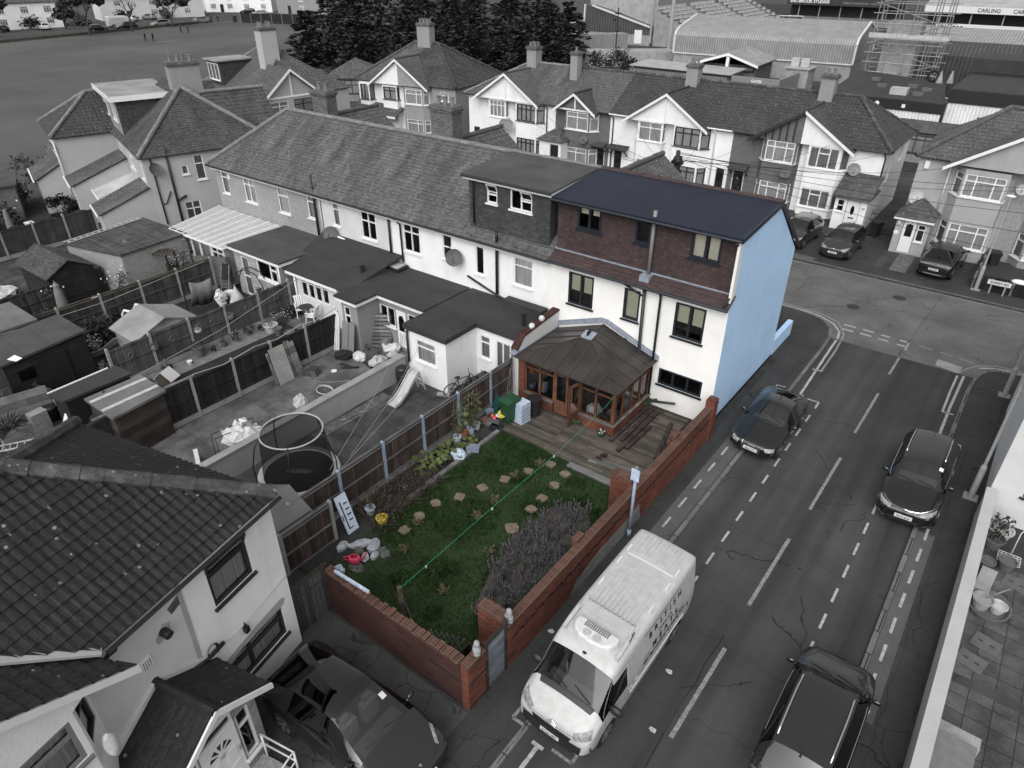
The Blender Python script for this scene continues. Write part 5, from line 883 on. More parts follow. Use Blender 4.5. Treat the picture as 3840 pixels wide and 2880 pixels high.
apex('pale timber shiplap shed with a smooth felt gable roof',-30.9,11.2,-28.95,14.0,1.65,2.15,'x','feltpale','shed')
apex('shed with a dark slate roof spotted with pale patches',-42.1,11.75,-38.55,14.0,1.8,2.4,'x','tiledark','sheddark')
flatshed('large garden shed with a mossy ribbed flat roof and a ladder on its edge',[(-41.2,13.9),(-37.1,14.9),(-37.4,18.9),(-42.0,18.8)],2.3,'moss','pebble')
flatshed('dark green flat roofed shed at the left edge of the view',[(-35.9,6.0),(-33.0,6.0),(-33.0,9.1),(-35.9,9.1)],2.15,'feltgreen','sheddark')
apex('small dark sloping roofed store behind the near house and the trampoline',-16.4,7.5,-14.4,8.9,1.5,1.95,'y','feltgreen','timberdark',.05)
def ladder(name,label,a,c,w,n,mat='steel'):
 a=V(a);c=V(c); d=(c-a).normalized(); s=V((-d.y,d.x,0)).normalized()*w/2; b=MB(); b.bar(a-s,c-s,.06,.03); b.bar(a+s,c+s,.06,.03)
 for k in range(n): p=a+(c-a)*(k+.5)/n; b.bar(p-s,p+s,.03)
 return tag(b.build(name,m[mat]),label,'ladder')
ladder('ladder','aluminium ladder lying along the edge of the mossy shed roof',(-41.1,14.0,2.45),(-41.9,18.6,2.45),.35,13,'potwhite'); ladder('ladder','aluminium ladder beside the spiky palm',(-27.5,4.6,.35),(-26.7,6.0,.35),.38,7,'potwhite')
T=thing('trampoline','black netted round trampoline with pale padding in the paved yard','trampoline',(-17.15,10.45,0)); R0=1.3; n=40
b=MB(); b.lathe((0,0,0),[(.01,.7),(1.18,.7)],n); b.build('mat',m['trampmat'],T); b=MB(); b.lathe((0,0,0),[(1.17,.69),(1.17,.73),(1.38,.72),(1.42,.6),(1.36,.56),(1.17,.66)],n); b.build('padding',m['pad'],T)
b=MB(); b.lathe((0,0,0),[(1.19,.74),(1.12,1.6),(1.05,2.42)],n); b.build('safety_net',m['net'],T); b=MB(); b.tube([(math.cos(k*math.pi/20)*1.03,math.sin(k*math.pi/20)*1.03,2.43) for k in range(41)],.028,6,False); b.build('top_ring',m['pad'],T)
for k in range(5): a=k*1.2566+.5; c,s=math.cos(a),math.sin(a); pipe('pole',[(c*1.38,s*1.38,.5),(c*1.42,s*1.42,1.4),(c*1.25,s*1.25,2.1),(c*1.04,s*1.04,2.46)],.022,'black',T)
for k in range(5): a=k*1.2566+.5; c,s=math.cos(a),math.sin(a); pipe('leg',[(c*1.3,s*1.3,.66),(c*1.3,s*1.3,.02)],.025,'black',T)
text('sportspower',.13,Matrix.Translation((-.0,-.0,.706))@Matrix.Rotation(rad(35),4,'Z'),'greyink',T,'lettering',shear=.2); pipe('logo_outline',[(math.cos(a_)*.45*math.cos(.61)-math.sin(a_)*.09*math.sin(.61),math.cos(a_)*.45*math.sin(.61)+math.sin(a_)*.09*math.cos(.61),.706) for a_ in [k*math.pi/12 for k in range(25)]],.008,'greyink',T)
T=thing('slide','pale plastic garden slide beside the white extension','slide',(-18.25,16.6,0),rad(92)); b=MB(); pr=[(-.75,.06),(-.45,.1),(-.1,.3),(.3,.65),(.6,.92),(.8,.95)]
for (x,z),(x2,z2) in zip(pr,pr[1:]): b.prism([(x,-.2,z),(x,.2,z),(x,.2,z+.04),(x,-.2,z+.04)],(x2-x,0,z2-z)); b.prism([(x,-.24,z),(x,-.2,z),(x,-.2,z+.14),(x,-.24,z+.14)],(x2-x,0,z2-z)); b.prism([(x,.2,z),(x,.24,z),(x,.24,z+.14),(x,.2,z+.14)],(x2-x,0,z2-z))
b.build('chute',m['potwhite'],T); b=MB(); b.bar((.8,-.2,.95),(1.1,-.2,0),.05); b.bar((.8,.2,.95),(1.1,.2,0),.05); [b.bar((.85+.07*k,-.2,.75-.22*k),(.85+.07*k,.2,.75-.22*k),.04) for k in range(3)]; b.build('steps',m['potwhite'],T)
T=thing('water_butt','black ribbed water butt at the corner of the white extension','water butt',(-19.1,17.4,0)); b=MB(); b.lathe((0,0,0),[(.01,0),(.24,0),(.28,.2),(.27,.22),(.3,.4),(.29,.42),(.3,.6),(.29,.62),(.27,.85),(.2,.92),(.01,.93)],16); b.build('barrel',m['black'],T)
def bicycle(x,y,rot,lean,label,mat='black',sc=1.):
 T=thing('bicycle',label,'bicycle',(x,y,0),0,'bicycles by the white extension'); T.rotation_euler=(rad(lean),0,rad(rot)); T.scale=(sc,)*3
 for X in (0,1.02):
  b=MB(); b.tube([(X+math.cos(k*math.pi/12)*.32,0,.34+math.sin(k*math.pi/12)*.32) for k in range(25)],.024,6,False); w=b.build('wheel',m['rubber'],T); b=MB(); [b.bar((X,0,.34),(X+math.cos(k*.785)*.31,0,.34+math.sin(k*.785)*.31),.008) for k in range(8)]; b.build('spokes',m['steel'],w)
 b=MB(); B=(.42,0,.3);H=(.88,0,.8);S_=(.32,0,.8)
 for p,q in ((B,H),(B,S_),(S_,H),(B,(0,0,.34)),(S_,(0,0,.34)),(H,(1.02,0,.34)),(H,(.86,0,.95)),(S_,(.3,0,.9))): b.tube([p,q],.02,6)
 b.build('frame',m[mat],T); b=MB(); b.tube([(.95,-.28,.98),(.86,-.1,.97),(.86,.1,.97),(.95,.28,.98)],.015,6); b.build('handlebar',m['black'],T); b=MB(); b.ball((.28,0,.92),.12,8,5,1.2,.6,.4); b.build('saddle',m['black'],T)
bicycle(-16.95,18.0,70,12,'dark bicycle with its wheel nearest the slide'); bicycle(-16.55,18.3,62,14,'dark bicycle leaning behind another by the white extension'); bicycle(-16.2,18.9,75,12,'small bicycle nearest the patio door','greyplastic',.8)
T=thing('motor_scooter','dark moped with mirrors parked behind the bicycles','moped',(-16.2,19.3,0),rad(80))
for X in (0,1.15):
 b=MB(); b.tube([(X+math.cos(k*math.pi/10)*.22,0,.24+math.sin(k*math.pi/10)*.22) for k in range(21)],.05,7,False); b.build('wheel',m['rubber'],T)
b=MB(); b.prism([(-.2,-.14,.35),(.5,-.14,.3),(.6,-.14,.42),(.2,-.14,.75),(-.3,-.14,.72)],(0,.28,0)); b.prism([(.95,-.16,.3),(1.05,-.16,.35),(1.0,-.16,.95),(.9,-.16,.95)],(0,.32,0)); b.build('body',m['carblack'],T); pipe('handlebar',[(.85,-.32,1.05),(.95,0,1.0),(.85,.32,1.05)],.02,'black',T)
for s in (-1,1): b=MB(); b.tube([(.9,s*.25,1.05),(.92,s*.33,1.3)],.008,5); b.box(.9,s*.33-.07,1.28,.93,s*.33+.07,1.38); b.build('mirror',m['black'],T)
b=MB(); b.box(-19.35,12.6,.0,-18.8,16.4,.03); tag(b.build('soil_strip',m['slate']),None,None,None,'structure'); b=MB(); b.bar((-19.1,13.9,.06),(-18.9,14.9,.06),.12,.04); tag(b.build('scrap_board',m['timbergrey']),'pale scrap board on the strip of soil by the rendered wall','board')
for k,(p,q,z1,z2) in enumerate((((-17.9,17.3),(-15.2,11.2),2.3,1.8),((-17.2,17.6),(-15.0,10.6),2.2,1.75),((-19.2,17.9),(-15.3,10.4),2.4,1.7))): b=MB(); b.tube([(*p,z1),((p[0]+q[0])/2,(p[1]+q[1])/2,(z1+z2)/2-.25),(*q,z2)],.008,4); tag(b.build('line',m['greyink']),('thin line strung across the paved yard, nearest the fence','thin line strung across the middle of the paved yard','thin line strung above the slide in the paved yard')[k],'line','thin lines over the paved yard')
b=MB(); b.bar((-17.4,17.7,.06),(-16.9,17.95,.06),.2,.08); tag(b.build('kerb_stone',m['concpost']),'loose kerb stone at the foot of the white extension','stone')
T=thing('board_stack','pale sheets and boards leaning on the dark fence','boards',(-23.85,14.0,0),rad(90));
for k,(a,w,hh,mt) in enumerate(((0,.1,1.45,'timbergrey'),(.15,.75,1.55,'concrete'),(.92,.13,1.65,'timber'),(1.08,.12,1.6,'timbergrey'),(1.22,.2,1.5,'timbergrey'))): b=MB(); b.prism([(a,-.55,0),(a+w,-.55,0),(a+w,-.52,0),(a,-.52,0)],(.02,.46,hh)); b.build('board',m[mt],T)
T=thing('pallet','timber pallet leaning on the grey extension','pallet',(-22.95,19.25,0),rad(35)); b=MB()
for k in range(9): b.prism([(0,-.5+.05*k,.05+.17*k),(1.0,-.5+.05*k,.05+.17*k),(1.0,-.47+.05*k,.17+.17*k),(0,-.47+.05*k,.17+.17*k)],(0,.02,0))
b.build('slats',m['timbergrey'],T); b=MB(); [b.prism([(x,-.5,0),(x+.1,-.5,0),(x+.1,-.04,1.58),(x,-.04,1.58)],(0,.08,0)) for x in (0,.45,.9)]; b.build('bearer',m['timber'],T)
for k,(x,y,lb) in enumerate(((-23.3,18.1,'left one of two grey doors leaning by the grey extension'),(-22.95,18.15,'right one of two grey doors leaning by the grey extension'))): b=MB(); b.prism([(-.2,-.35,0),(.2,-.35,0),(.2,-.31,0),(-.2,-.31,0)],(0,.28,1.5)); tag(b.build('old_door',m['greyplastic'],loc=(x,y,0)),lb,'door','old doors leaning by the grey extension')
for k in range(4): b=MB(); b.bar((-23.95+.07*k,17.6+.06*k,0),(-23.95+.06*k,18.1,2.1-.15*k),.06); tag(b.build('trim_board',m['upvc']),'white trim board in the bundle at the end of the dark fence','board','white trim boards')
def lump(name,label,cat,x,y,r,hh,mt,sx=1.2,group=None,z=0,j=.05): b=MB(); b.ball((0,0,hh*.5),r,12,8,sx,.85,hh/r*.6,j*r*3); return tag(b.build(name,m[mt],loc=(x,y,z),rotz=R_.uniform(0,3)),label,cat,group)
lump('sack','dark bin bag on the concrete yard near the leaning doors','bag',-22.95,17.4,.36,.35,'fabricdark'); lump('sack','white tied sack on the concrete yard','bag',-22.2,17.7,.3,.38,'bag'); lump('sack','grey cloth sack slumped against the rendered wall','bag',-21.2,17.9,.4,.4,'fabricpale'); lump('sack','pale open sack hanging on the rendered wall','bag',-20.1,12.9,.32,.6,'fabricpale',1.,None,.75); lump('dust_sheet','white dust sheet draped over a rack by the rendered wall','sheet',-20.6,10.6,.6,.8,'bag',1.3,None,.25,.09); lump('sand_heap','small heap of sand against the rendered wall','sand',-20.4,16.0,.55,.25,'concrete')
T=thing('clothes_rack','black metal clothes rack by the rendered wall','rack',(-20.9,9.6,0),rad(80)); b=MB(); [b.tube([(0,s,0),(0,s*.6,1.),(1.6,s*.6,1.),(1.6,s,0)],.018,5) for s in (-.3,.3)]; b.build('rails',m['black'],T)
T=thing('drawer_unit','white drawer front lying in the yard corner','furniture',(-21.0,8.9,0),rad(65)); b=MB(); b.box(-.1,-.55,0,.05,.55,.45); b.build('cabinet',m['offwhite'],T); b=MB(); [b.box(.051,-.45+.33*k,.1,.06,-.2+.33*k,.38) for k in range(3)]; b.build('panel',m['greyplastic'],T)
T=thing('wheelbarrow_tray','rusty barrow tray upside down on the concrete yard','tray',(-23.1,15.6,0),.5); b=MB(); b.prism([(-.45,-.3,.02),(.45,-.3,.02),(.3,-.2,.22),(-.3,-.2,.22)],(0,.5,0)); b.build('tray',m['fencegrey'],T)
b=MB(); b.tube([(-21.4+math.cos(k*.5)*.42,15.0+math.sin(k*.5)*.3,.03+.004*k) for k in range(20)],.025,5); tag(b.build('hose_coil',m['potwhite']),'white coil of hose on the concrete yard','hose')
b=MB(); b.tube([(-22.9,15.9,.02),(-22.6,15.2,.02),(-21.9,15.5,.02),(-21.2,16.2,.02),(-20.9,16.4,.02)],.016,5); tag(b.build('cable',m['greyplastic']),'dark cable trailing over the concrete yard','cable')
b=MB(); b.cyl((-22.4,16.35,.004),.13,.02,16); tag(b.build('plastic_disc',m['upvc']),'round white paint lid on the concrete yard','lid')
for k,(a,c) in enumerate((((-22.3,16.7),(-21.7,17.2)),((-22.6,16.9),(-22.1,17.0)),((-22.9,17.9),(-21.2,17.5)))): b=MB(); b.bar((*a,.06),(*c,.06),.1,.05); tag(b.build('scrap_timber',m['timberdark']),('dark scrap of timber nearest the cable','short dark scrap of timber near the white sack','long dark scrap of timber between the sacks')[k],'timber','scrap timber on the yard')
pot('flower_pot','tiny plant pot by the foot of the pallet',-22.6,18.55,.1,.18,'potgrey','yard pots','leafgrey',16,.05,.3); pot('flower_pot','tiny plant pot beside the white bucket',-22.0,18.6,.11,.2,'potgrey','yard pots','leafgrey',16,.05,.3)
T=thing('paint_bucket','white machine bucket outside the grey extension door','bucket',(-21.9,19.1,0)); b=MB(); b.lathe((0,0,0),[(.01,0),(.15,0),(.18,.35),(.19,.36),(.01,.34)],14); b.build('pail',m['upvc'],T); b=MB(); b.box(-.1,-.1,.35,.12,.1,.55); b.build('mixer_head',m['greyplastic'],T)
lump('rubble_sack','pale rubble sack outside the grey extension','bag',-21.5,19.2,.28,.4,'bag'); lump('rubble_sack','second pale rubble sack nearest the white door','bag',-21.2,18.8,.22,.25,'fabricpale')
T=lump('tarpaulin','dark tarpaulin hung over stored things at the near end of the dark fence','tarp',-24.9,8.3,1.0,1.6,'fabricdark',1.1,None,0,.05)
b=MB(); b.bar((-23.95,7.0,1.86),(-23.93,10.9,1.86),.1,.05); tag(b.build('rail_plank',m['timbergrey']),'pale plank lying along the top of the dark fence','board')
b=MB(); b.tube([(-23.93,10.9,1.9),(-23.9,12.2,1.75),(-23.93,13.7,1.9),(-23.9,14.8,1.8),(-23.93,16.0,1.95),(-23.9,17.0,1.85),(-23.93,18.1,2.0)],.02,5); tag(b.build('fence_cable',m['greyink']),'pale cable looping along the top of the dark fence','cable')
pot('planter','wide pale planter at the corner of the small patio',-27.8,17.0,.34,.4,'potwhite','patio planters','leaflight',60,.06,.3); pot('planter','black pot in the row on the small patio',-27.2,17.0,.2,.4,'potgrey','patio planters',None); pot('planter','shallow round bowl on the small patio',-26.9,17.35,.26,.12,'potgrey','patio planters',None); pot('planter','tall black planter with foliage by the pale fence',-28.35,13.5,.26,.55,'potgrey','patio planters','leafgrey',70,.06,.4); pot('planter','small pot of herbs on the gravel, middle of the border',-28.3,14.7,.15,.25,'potgrey','patio planters','leafgrey',40,.05,.3); pot('planter','tiny white pot on the gravel border',-28.1,12.8,.12,.15,'upvc','patio planters',None); pot('planter','black pot by the near end of the gravel border',-28.0,10.7,.22,.3,'potgrey','patio planters',None)
for k,(x,y,r,hh,fl,lb) in enumerate(((-28.3,18.0,.6,.5,40,'flowering bed plant by the small patio'),(-28.35,16.2,.4,.35,3,'low leafy plant in the gravel border'),(-28.4,16.7,.28,.3,3,'small plant in the gravel border nearest the patio'),(-28.45,15.3,.35,.6,4,'taller plant in the gravel border below a wall basket'),(-28.3,14.2,.3,.3,3,'low plant in the gravel border beside the tall planter'),(-28.3,11.9,.35,.5,3,'spindly plant by the near fence post'))): shrub('border_plant',lb,x,y,r,hh,'leafgrey',int(150*r/.35),.05,'border plants','plant',.01,4,fl)
for k,(y,lb) in enumerate(((11.7,'hanging half basket near the near end of the pale fence'),(13.8,'white frilled hanging basket in the middle of the pale fence'),(15.5,'hanging basket of flowers nearest the white lean-to'))): T=thing('wall_basket',lb,'basket',(-28.58,y,1.15),0,'baskets on the pale fence'); b=MB(); b.ball((0,0,0),.17,10,6,1,1,.8); b.build('basket',m['potwhite' if k==1 else 'potgrey'],T); b=MB(); b.leaves((0,0,.14),.2,50,.05,.6); [b.ball((R_.uniform(-.15,.15),R_.uniform(-.15,.15),.2),.03,5,3) for _ in range(8)]; b.build('foliage',m['leaflight'],T)
for y in (10.7,12.6,14.6,16.5,18.2): b=MB(M_:=Matrix.Translation((-28.68,y,1.2))@Matrix.Rotation(rad(90),4,'Y')); b.lathe((0,0,0),[(.11,-.02),(.14,0),(.11,.02),(.08,0),(.11,-.02)],12); tag(b.build('wall_plaque',m['potgrey']),'round plaque hung in the middle of a pale fence panel','plaque','round plaques on the pale fence')
def pchair(x,y,rot,label):
 T=thing('garden_chair',label,'chair',(x,y,0),rad(rot),'white patio chairs'); b=MB(); b.box(-.24,-.22,.4,.24,.22,.44); b.build('seat',m['upvc'],T); b=MB(); [b.prism([(-.22+.1*k,.2,.46),(-.15+.1*k,.2,.46),(-.15+.1*k,.24,.46),(-.22+.1*k,.24,.46)],(0,.16,.5)) for k in range(5)]; b.prism([(-.25,.36,.94),(.25,.36,.94),(.25,.4,.94),(-.25,.4,.94)],(0,.02,.06)); b.build('backrest',m['upvc'],T)
 for s in (-1,1):
  for (p,q) in (((s*.22,-.2,.4),(s*.24,-.28,0)),((s*.22,.2,.4),(s*.24,.3,0))): b=MB(); b.bar(p,q,.035); b.build('leg',m['upvc'],T)
  b=MB(); b.bar((s*.26,-.22,.62),(s*.26,.26,.64),.05,.03); b.bar((s*.26,-.2,.42),(s*.26,-.22,.62),.03); b.build('armrest',m['upvc'],T)
pchair(-28.0,19.0,60,'white garden chair on the left of the small bistro table'); pchair(-26.9,18.85,-70,'white slatted garden chair on the right of the bistro table')
T=thing('bistro_table','small round dark bistro table between white chairs','table',(-27.5,18.95,0)); b=MB(); b.cyl((0,0,.68),.34,.03,18); b.build('tabletop',m['black'],T);
for k in range(3): a=k*2.1; pipe('leg',[(math.cos(a)*.1,math.sin(a)*.1,.68),(math.cos(a)*.3,math.sin(a)*.3,0)],.015,'black',T)
T=thing('crate_table','dark slatted crate table by the pale fence','table',(-28.4,18.75,0)); b=MB(); [b.box(-.3+.13*k,-.3,.4,-.2+.13*k,.3,.44) for k in range(5)]; [b.box(x,y,0,x+.06,y+.06,.4) for x in (-.3,.28) for y in (-.3,.24)]; b.box(-.3,-.3,.2,.34,.3,.23); b.build('crate_frame',m['timberdark'],T)
T=thing('nest_box_house','small pitched ornament house over pebbles in the grey lawn','ornament',(-27.3,11.3,0),.4); b=MB(); b.prism([(-.35,-.25,.0),(.35,-.25,0),(.35,-.25,.35),(0,-.25,.65),(-.35,-.25,.35)],(0,.5,0)); b.build('house_body',m['timber'],T); b=MB(); b.prism([(-.45,-.3,.28),(0,-.3,.68),(0,.3,.68),(-.45,.3,.28)],(0,0,.03)); b.prism([(0,-.3,.68),(.45,-.3,.28),(.45,.3,.28),(0,.3,.68)],(0,0,.03)); b.build('house_roof',m['offwhite'],T)
for (a,c,lb) in (((-28.4,19.8,1.9),(-25.2,8.0,1.95),'pale washing line running the length of the grey lawn'),((-33.8,17.6,2.),(-32.4,6.2,2.4),'pale washing line over the dark boarded shed')): b=MB(); b.tube([a,tuple((V(a)+V(c))/2-V((0,0,.25))),c],.014,4); tag(b.build('washing_line',m['greyink']),lb,'line','washing lines of the left gardens')
pole=lambda x,y,h_,lb,mt='timberdark',r=.05: tag((lambda b:(b.tube([(x,y,0),(x+.05,y,h_)],r,6),b.build('line_pole',m[mt]))[1])(MB()),lb,'pole','washing line poles')
pole(-25.35,8.1,2.0,'dark timber pole by the two-striped flat shed'); pole(-32.35,6.2,2.6,'pale pole beside the dark boarded shed','timbergrey'); pole(-32.2,15.3,1.9,'black spike pole beside the hanging towel','black',.03)
T=thing('hanging_towel','large grey towel hanging on the washing line','towel',(-31.8,16.2,0)); b=MB(); N=8; i=None
for k in range(N+1):
 t=k/N; x=-.45+.35*t;y=-.5+1.0*t; off=.05*math.sin(k*2.2); j=b.P([(x-.25+off,y,.45+.05*math.sin(k)),(x+.0+off*.5,y,1.2),(x+.05,y,1.9-.15*math.sin(math.pi*t))])
 if i is not None: b.face((i,j,j+1,i+1)); b.face((i+1,j+1,j+2,i+2))
 i=j
o=b.build('cloth',m['fabric'],T,smooth=True); md=o.modifiers.new('s','SOLIDIFY'); md.thickness=.015
lump('laundry','white laundry hanging next to the grey towel','laundry',-31.3,16.7,.3,.8,'bag',.6,None,.5,.08)
T=thing('parasol','closed pale striped parasol standing behind the pale fence','parasol',(-29.75,16.7,0)); b=MB(); b.lathe((0,0,0),[(.62,.55),(.5,.9),(.25,1.5),(.1,1.8),(.06,1.9),(.13,1.75),(.03,2.0),(.01,2.02)],12); b.build('canopy',m['fabricpale'],T); pipe('pole',[(0,0,0),(0,0,2.1)],.03,'greyplastic',T)
T=thing('garden_table','round garden table heaped with bowls and pots','table',(-31.6,17.2,0)); b=MB(); b.cyl((0,0,.68),.6,.04,20); b.build('tabletop',m['timberdark'],T); b=MB(); b.cyl((0,0,0),.06,.68,8); b.build('leg',m['black'],T)
for k,(x,y,r,hh,mt,lb) in enumerate(((-31.75,17.45,.25,.18,'bag','wide foil bowl on the garden table'),(-31.85,16.95,.2,.12,'potwhite','white basin on the edge of the garden table'),(-31.3,17.3,.15,.25,'fabricpale','small pale pot on the garden table'))): b=MB(); b.lathe((0,0,0),[(.01,0),(r*.7,0),(r,hh),(r*.9,hh),(.01,hh*.6)],12); tag(b.build('bowl',m[mt],loc=(x,y,.721)),lb,'bowl','bowls on the garden table')
T=thing('sun_lounger','folded black sun lounger leaning by the old brick wall','lounger',(-33.2,18.2,0),.3); b=MB(); b.bar((-.25,-.3,0),(-.25,.25,1.7),.04); b.bar((.25,-.3,0),(.25,.25,1.7),.04); [b.bar((-.25,-.2+.07*k,.3+.2*k),(.25,-.2+.07*k,.3+.2*k),.03) for k in range(3)]; b.build('frame',m['steel'],T); b=MB(); b.prism([(-.23,-.02,.9),(.23,-.02,.9),(.23,.26,1.7),(-.23,.26,1.7)],(0,-.02,.02)); b.build('sling',m['fabricdark'],T)
T=thing('garden_arch','dark metal garden arch by the brick extension','arch',(-31.2,18.3,0),.3); pipe('arch_bar',[(-.9,0,0),(-.9,0,1.2),(-.6,0,1.75),(0,0,1.95),(.6,0,1.75),(.9,0,1.2),(.9,0,0)],.03,'black',T); pipe('arch_bar',[(-.9,.4,0),(-.9,.4,1.2),(-.6,.4,1.75),(0,.4,1.95),(.6,.4,1.75),(.9,.4,1.2),(.9,.4,0)],.03,'black',T)
T=thing('lattice_cover','pale lattice cover propped near the closed parasol','cover',(-30.1,17.7,0),.3); b=MB(); b.prism([(-.5,-.4,.3),(0,-.4,.85),(0,.4,.85),(-.5,.4,.3)],(0,0,.03)); b.prism([(0,-.4,.85),(.5,-.4,.3),(.5,.4,.3),(0,.4,.85)],(0,0,.03)); b.build('panels',m['offwhite'],T)
lump('fish_frame','wire pond cover in the soil behind the pale fence','cover',-31.0,15.3,.5,.35,'weed')
for k,(y,lb) in enumerate(((18.4,'leafy hedge clump above the pale fence by the lean-to'),(17.8,'leafy hedge clump above the pale fence by the parasol'))): shrub('hedge_plant',lb,-29.0,y,.5,1.9,'leafgrey',260,.06,'hedge clumps behind the pale fence','hedge',0,5,8)
shrub('spreading_conifer','dark spreading conifer bush beside the boarded shed',-33.3,11.4,1.3,1.2,'leafdark',900,.16,None,'bush',0,9); shrub('spreading_conifer','dark ground conifer in front of the toy slide',-29.7,10.4,.8,.6,'leafdark',420,.12,None,'bush',0,7)
T=thing('toy_slide','pale plastic toddler slide beside the dark bush','slide',(-32.0,11.2,0),rad(70)); b=MB(); pr=[(-.8,.08),(-.3,.18),(.2,.5),(.7,.62)]
for (x,z),(x2,z2) in zip(pr,pr[1:]): b.prism([(x,-.22,z),(x,.22,z),(x,.22,z+.05),(x,-.22,z+.05)],(x2-x,0,z2-z)); b.prism([(x,-.26,z-.05),(x,-.22,z-.05),(x,-.22,z+.2),(x,-.26,z+.2)],(x2-x,0,z2-z))
b.build('chute',m['fabric'],T)
T=thing('climbing_toy','white plastic toy climbing frame behind the pale shed','toy',(-32.2,12.5,0),.3); pipe('hoop',[(-.4,0,0),(-.4,0,1.3),(-.2,0,1.55),(.4,0,1.55),(.5,0,1.4)],.06,'upvc',T); pipe('hoop',[(-.4,.7,0),(-.4,.7,1.3),(-.2,.7,1.55),(.4,.7,1.55),(.5,.7,1.4)],.06,'upvc',T)
T=thing('hanging_basket','flower filled hanging basket at the corner of the boarded shed','basket',(-30.7,10.1,1.35)); b=MB(); b.ball((0,0,-.1),.25,10,6); b.build('basket',m['potgrey'],T); b=MB(); b.leaves((0,0,.0),.38,120,.06,.7); b.build('foliage',m['leaflight'],T); b=MB(); [b.ball((R_.gauss(0,.2),R_.gauss(0,.2),R_.uniform(-.1,.25)),.035,5,3) for _ in range(24)]; b.build('blossom',m['flower'],T)
T=thing('parasol','closed striped parasol among the rose bushes','parasol',(-36.7,11.4,0)); b=MB(); b.lathe((0,0,0),[(.3,.5),(.27,.9),(.2,1.6),(.12,2.0),(.16,2.02),(.04,2.2),(.01,2.25)],12); b.build('canopy',m['fabric'],T); pipe('pole',[(0,0,0),(0,0,2.3)],.03,'timber',T)
for k,(x,y,h_,lb,fl) in enumerate(((-37.6,11.5,1.9,'bare leafy rose bush right of the closed striped parasol',5),(-36.3,10.3,1.8,'bare leafy rose bush left of the closed striped parasol',0),(-37.3,14.4,2.0,'twiggy rose bush in front of the mossy shed',10),(-35.9,9.2,1.7,'thin twiggy bush by the green roofed shed',0))): T=bare_tree('rose_bush',lb,x,y,h_,1.,'leafgrey',14,.06,2,'rose bushes',k+3,'bush',.03); b=MB(); [b.ball((R_.gauss(0,.4),R_.gauss(0,.4),h_*R_.uniform(.5,1.)),.05,5,3) for _ in range(fl)]; (b.build('blossom',m['flower'],T) if fl else None)
T=thing('garden_arbour','dark timber arbour bench with climbing white roses','arbour',(-37.2,17.0,0),rad(20)); b=MB(); [b.box(x,y,0,x+.09,y+.09,1.9) for x in (-.7,.6) for y in (-.35,.3)]; b.bar((-.7,-.3,1.86),(.7,-.3,1.86),.08); b.bar((-.7,.34,1.86),(.7,.34,1.86),.08); b.bar((-.65,-.3,1.86),(-.65,.34,1.86),.08); b.build('posts',m['timberdark'],T); b=MB(); b.box(-.65,-.3,.42,.65,.3,.47); b.box(-.65,.26,.47,.65,.3,1.1); b.build('bench',m['timberdark'],T); b=MB(); [b.bar((-.7+.2*k,-.5,1.95),(-.7+.2*k,.5,1.95),.05) for k in range(8)]; b.build('roof_slats',m['timber'],T)
shrub('climbing_rose','white climbing rose over the arbour by the conservatory',-36.6,17.7,.8,2.1,'leafgrey',260,.06,'climbing roses','plant',0,6,34); shrub('climbing_rose','white climbing rose along the mossy shed edge',-38.6,16.6,.8,2.3,'leafgrey',140,.06,'climbing roses','plant',0,6,22)
for k,(x,y) in enumerate(((-38.1,13.4),(-37.7,13.6))): pot('flower_pot',('white pot left of the pair by the low fence','white pot right of the pair by the low fence')[k],x,y,.16,.28,'upvc','white pots by the low fence')
lump('cover','pale sheet with a bucket on it in the far left garden','sheet',-43.0,10.5,.9,.4,'fabricpale',1.2)
def palm(x,y):
 T=thing('spiky_palm','spiky pale leaved palm at the left edge','plant',(x,y,0)); b=MB(); b.tube([(0,0,0),(0,0,.7)],[.1,.08],7); b.build('trunk',m['bark'],T); b=MB()
 for k in range(80):
  a=R_.uniform(0,6.3); e=R_.uniform(-.2,1.3); d=V((math.cos(a)*math.cos(e),math.sin(a)*math.cos(e),math.sin(e))); L=R_.uniform(.6,.95); s=V((-math.sin(a),math.cos(a),0))*.03; p=V((0,0,.7)); i=b.P([p-s*.5,p+s*.5,p+d*L*.6+s,p+d*L-V((0,0,.15)),p+d*L*.6-s]); b.face((i,i+1,i+2,i+3,i+4))
 b.build('fronds',m['leaflight'],T)
palm(-27.8,5.4)
b=MB(); b.tube([(-26.7,6.8,.3),(-26.2,7.3,1.75)],.13,10); tag(b.build('drain_pipe',m['upvc'],smooth=True),'fat white plastic pipe leaning behind the near roof','pipe')
T=thing('brick_pier','small brick pier and wall in the near left yard','wall',(-27.7,6.4,0),rad(95)); b=MB(); b.box(-.3,-.2,0,.3,.2,1.0); b.box(-1.4,-.1,0,-.3,.1,.7); b.build('brickwork',m['brickgrey'],T)
for k,(a,c,z,lb) in enumerate((((-29.0,5.0),(-28.5,7.2),1.5,'tall pale board leaning in the near left yard'),((-30.2,4.8),(-29.6,6.3),1.4,'dark board at the left edge of the near yard'))): b=MB(); b.prism([(*a,0),(*c,0),(c[0],c[1],z),(a[0],a[1],z)],(.08,.02,0)); tag(b.build('leaning_board',m['timbergrey' if k==0 else 'fencegrey']),lb,'board','boards in the near left yard')
T=thing('dustbin','black lidded dustbin in the near left yard','bin',(-28.4,7.0,0)); b=MB(); b.lathe((0,0,0),[(.01,0),(.24,0),(.3,.6),(.33,.62),(.25,.7),(.01,.72)],14); b.build('bin_body',m['black'],T)
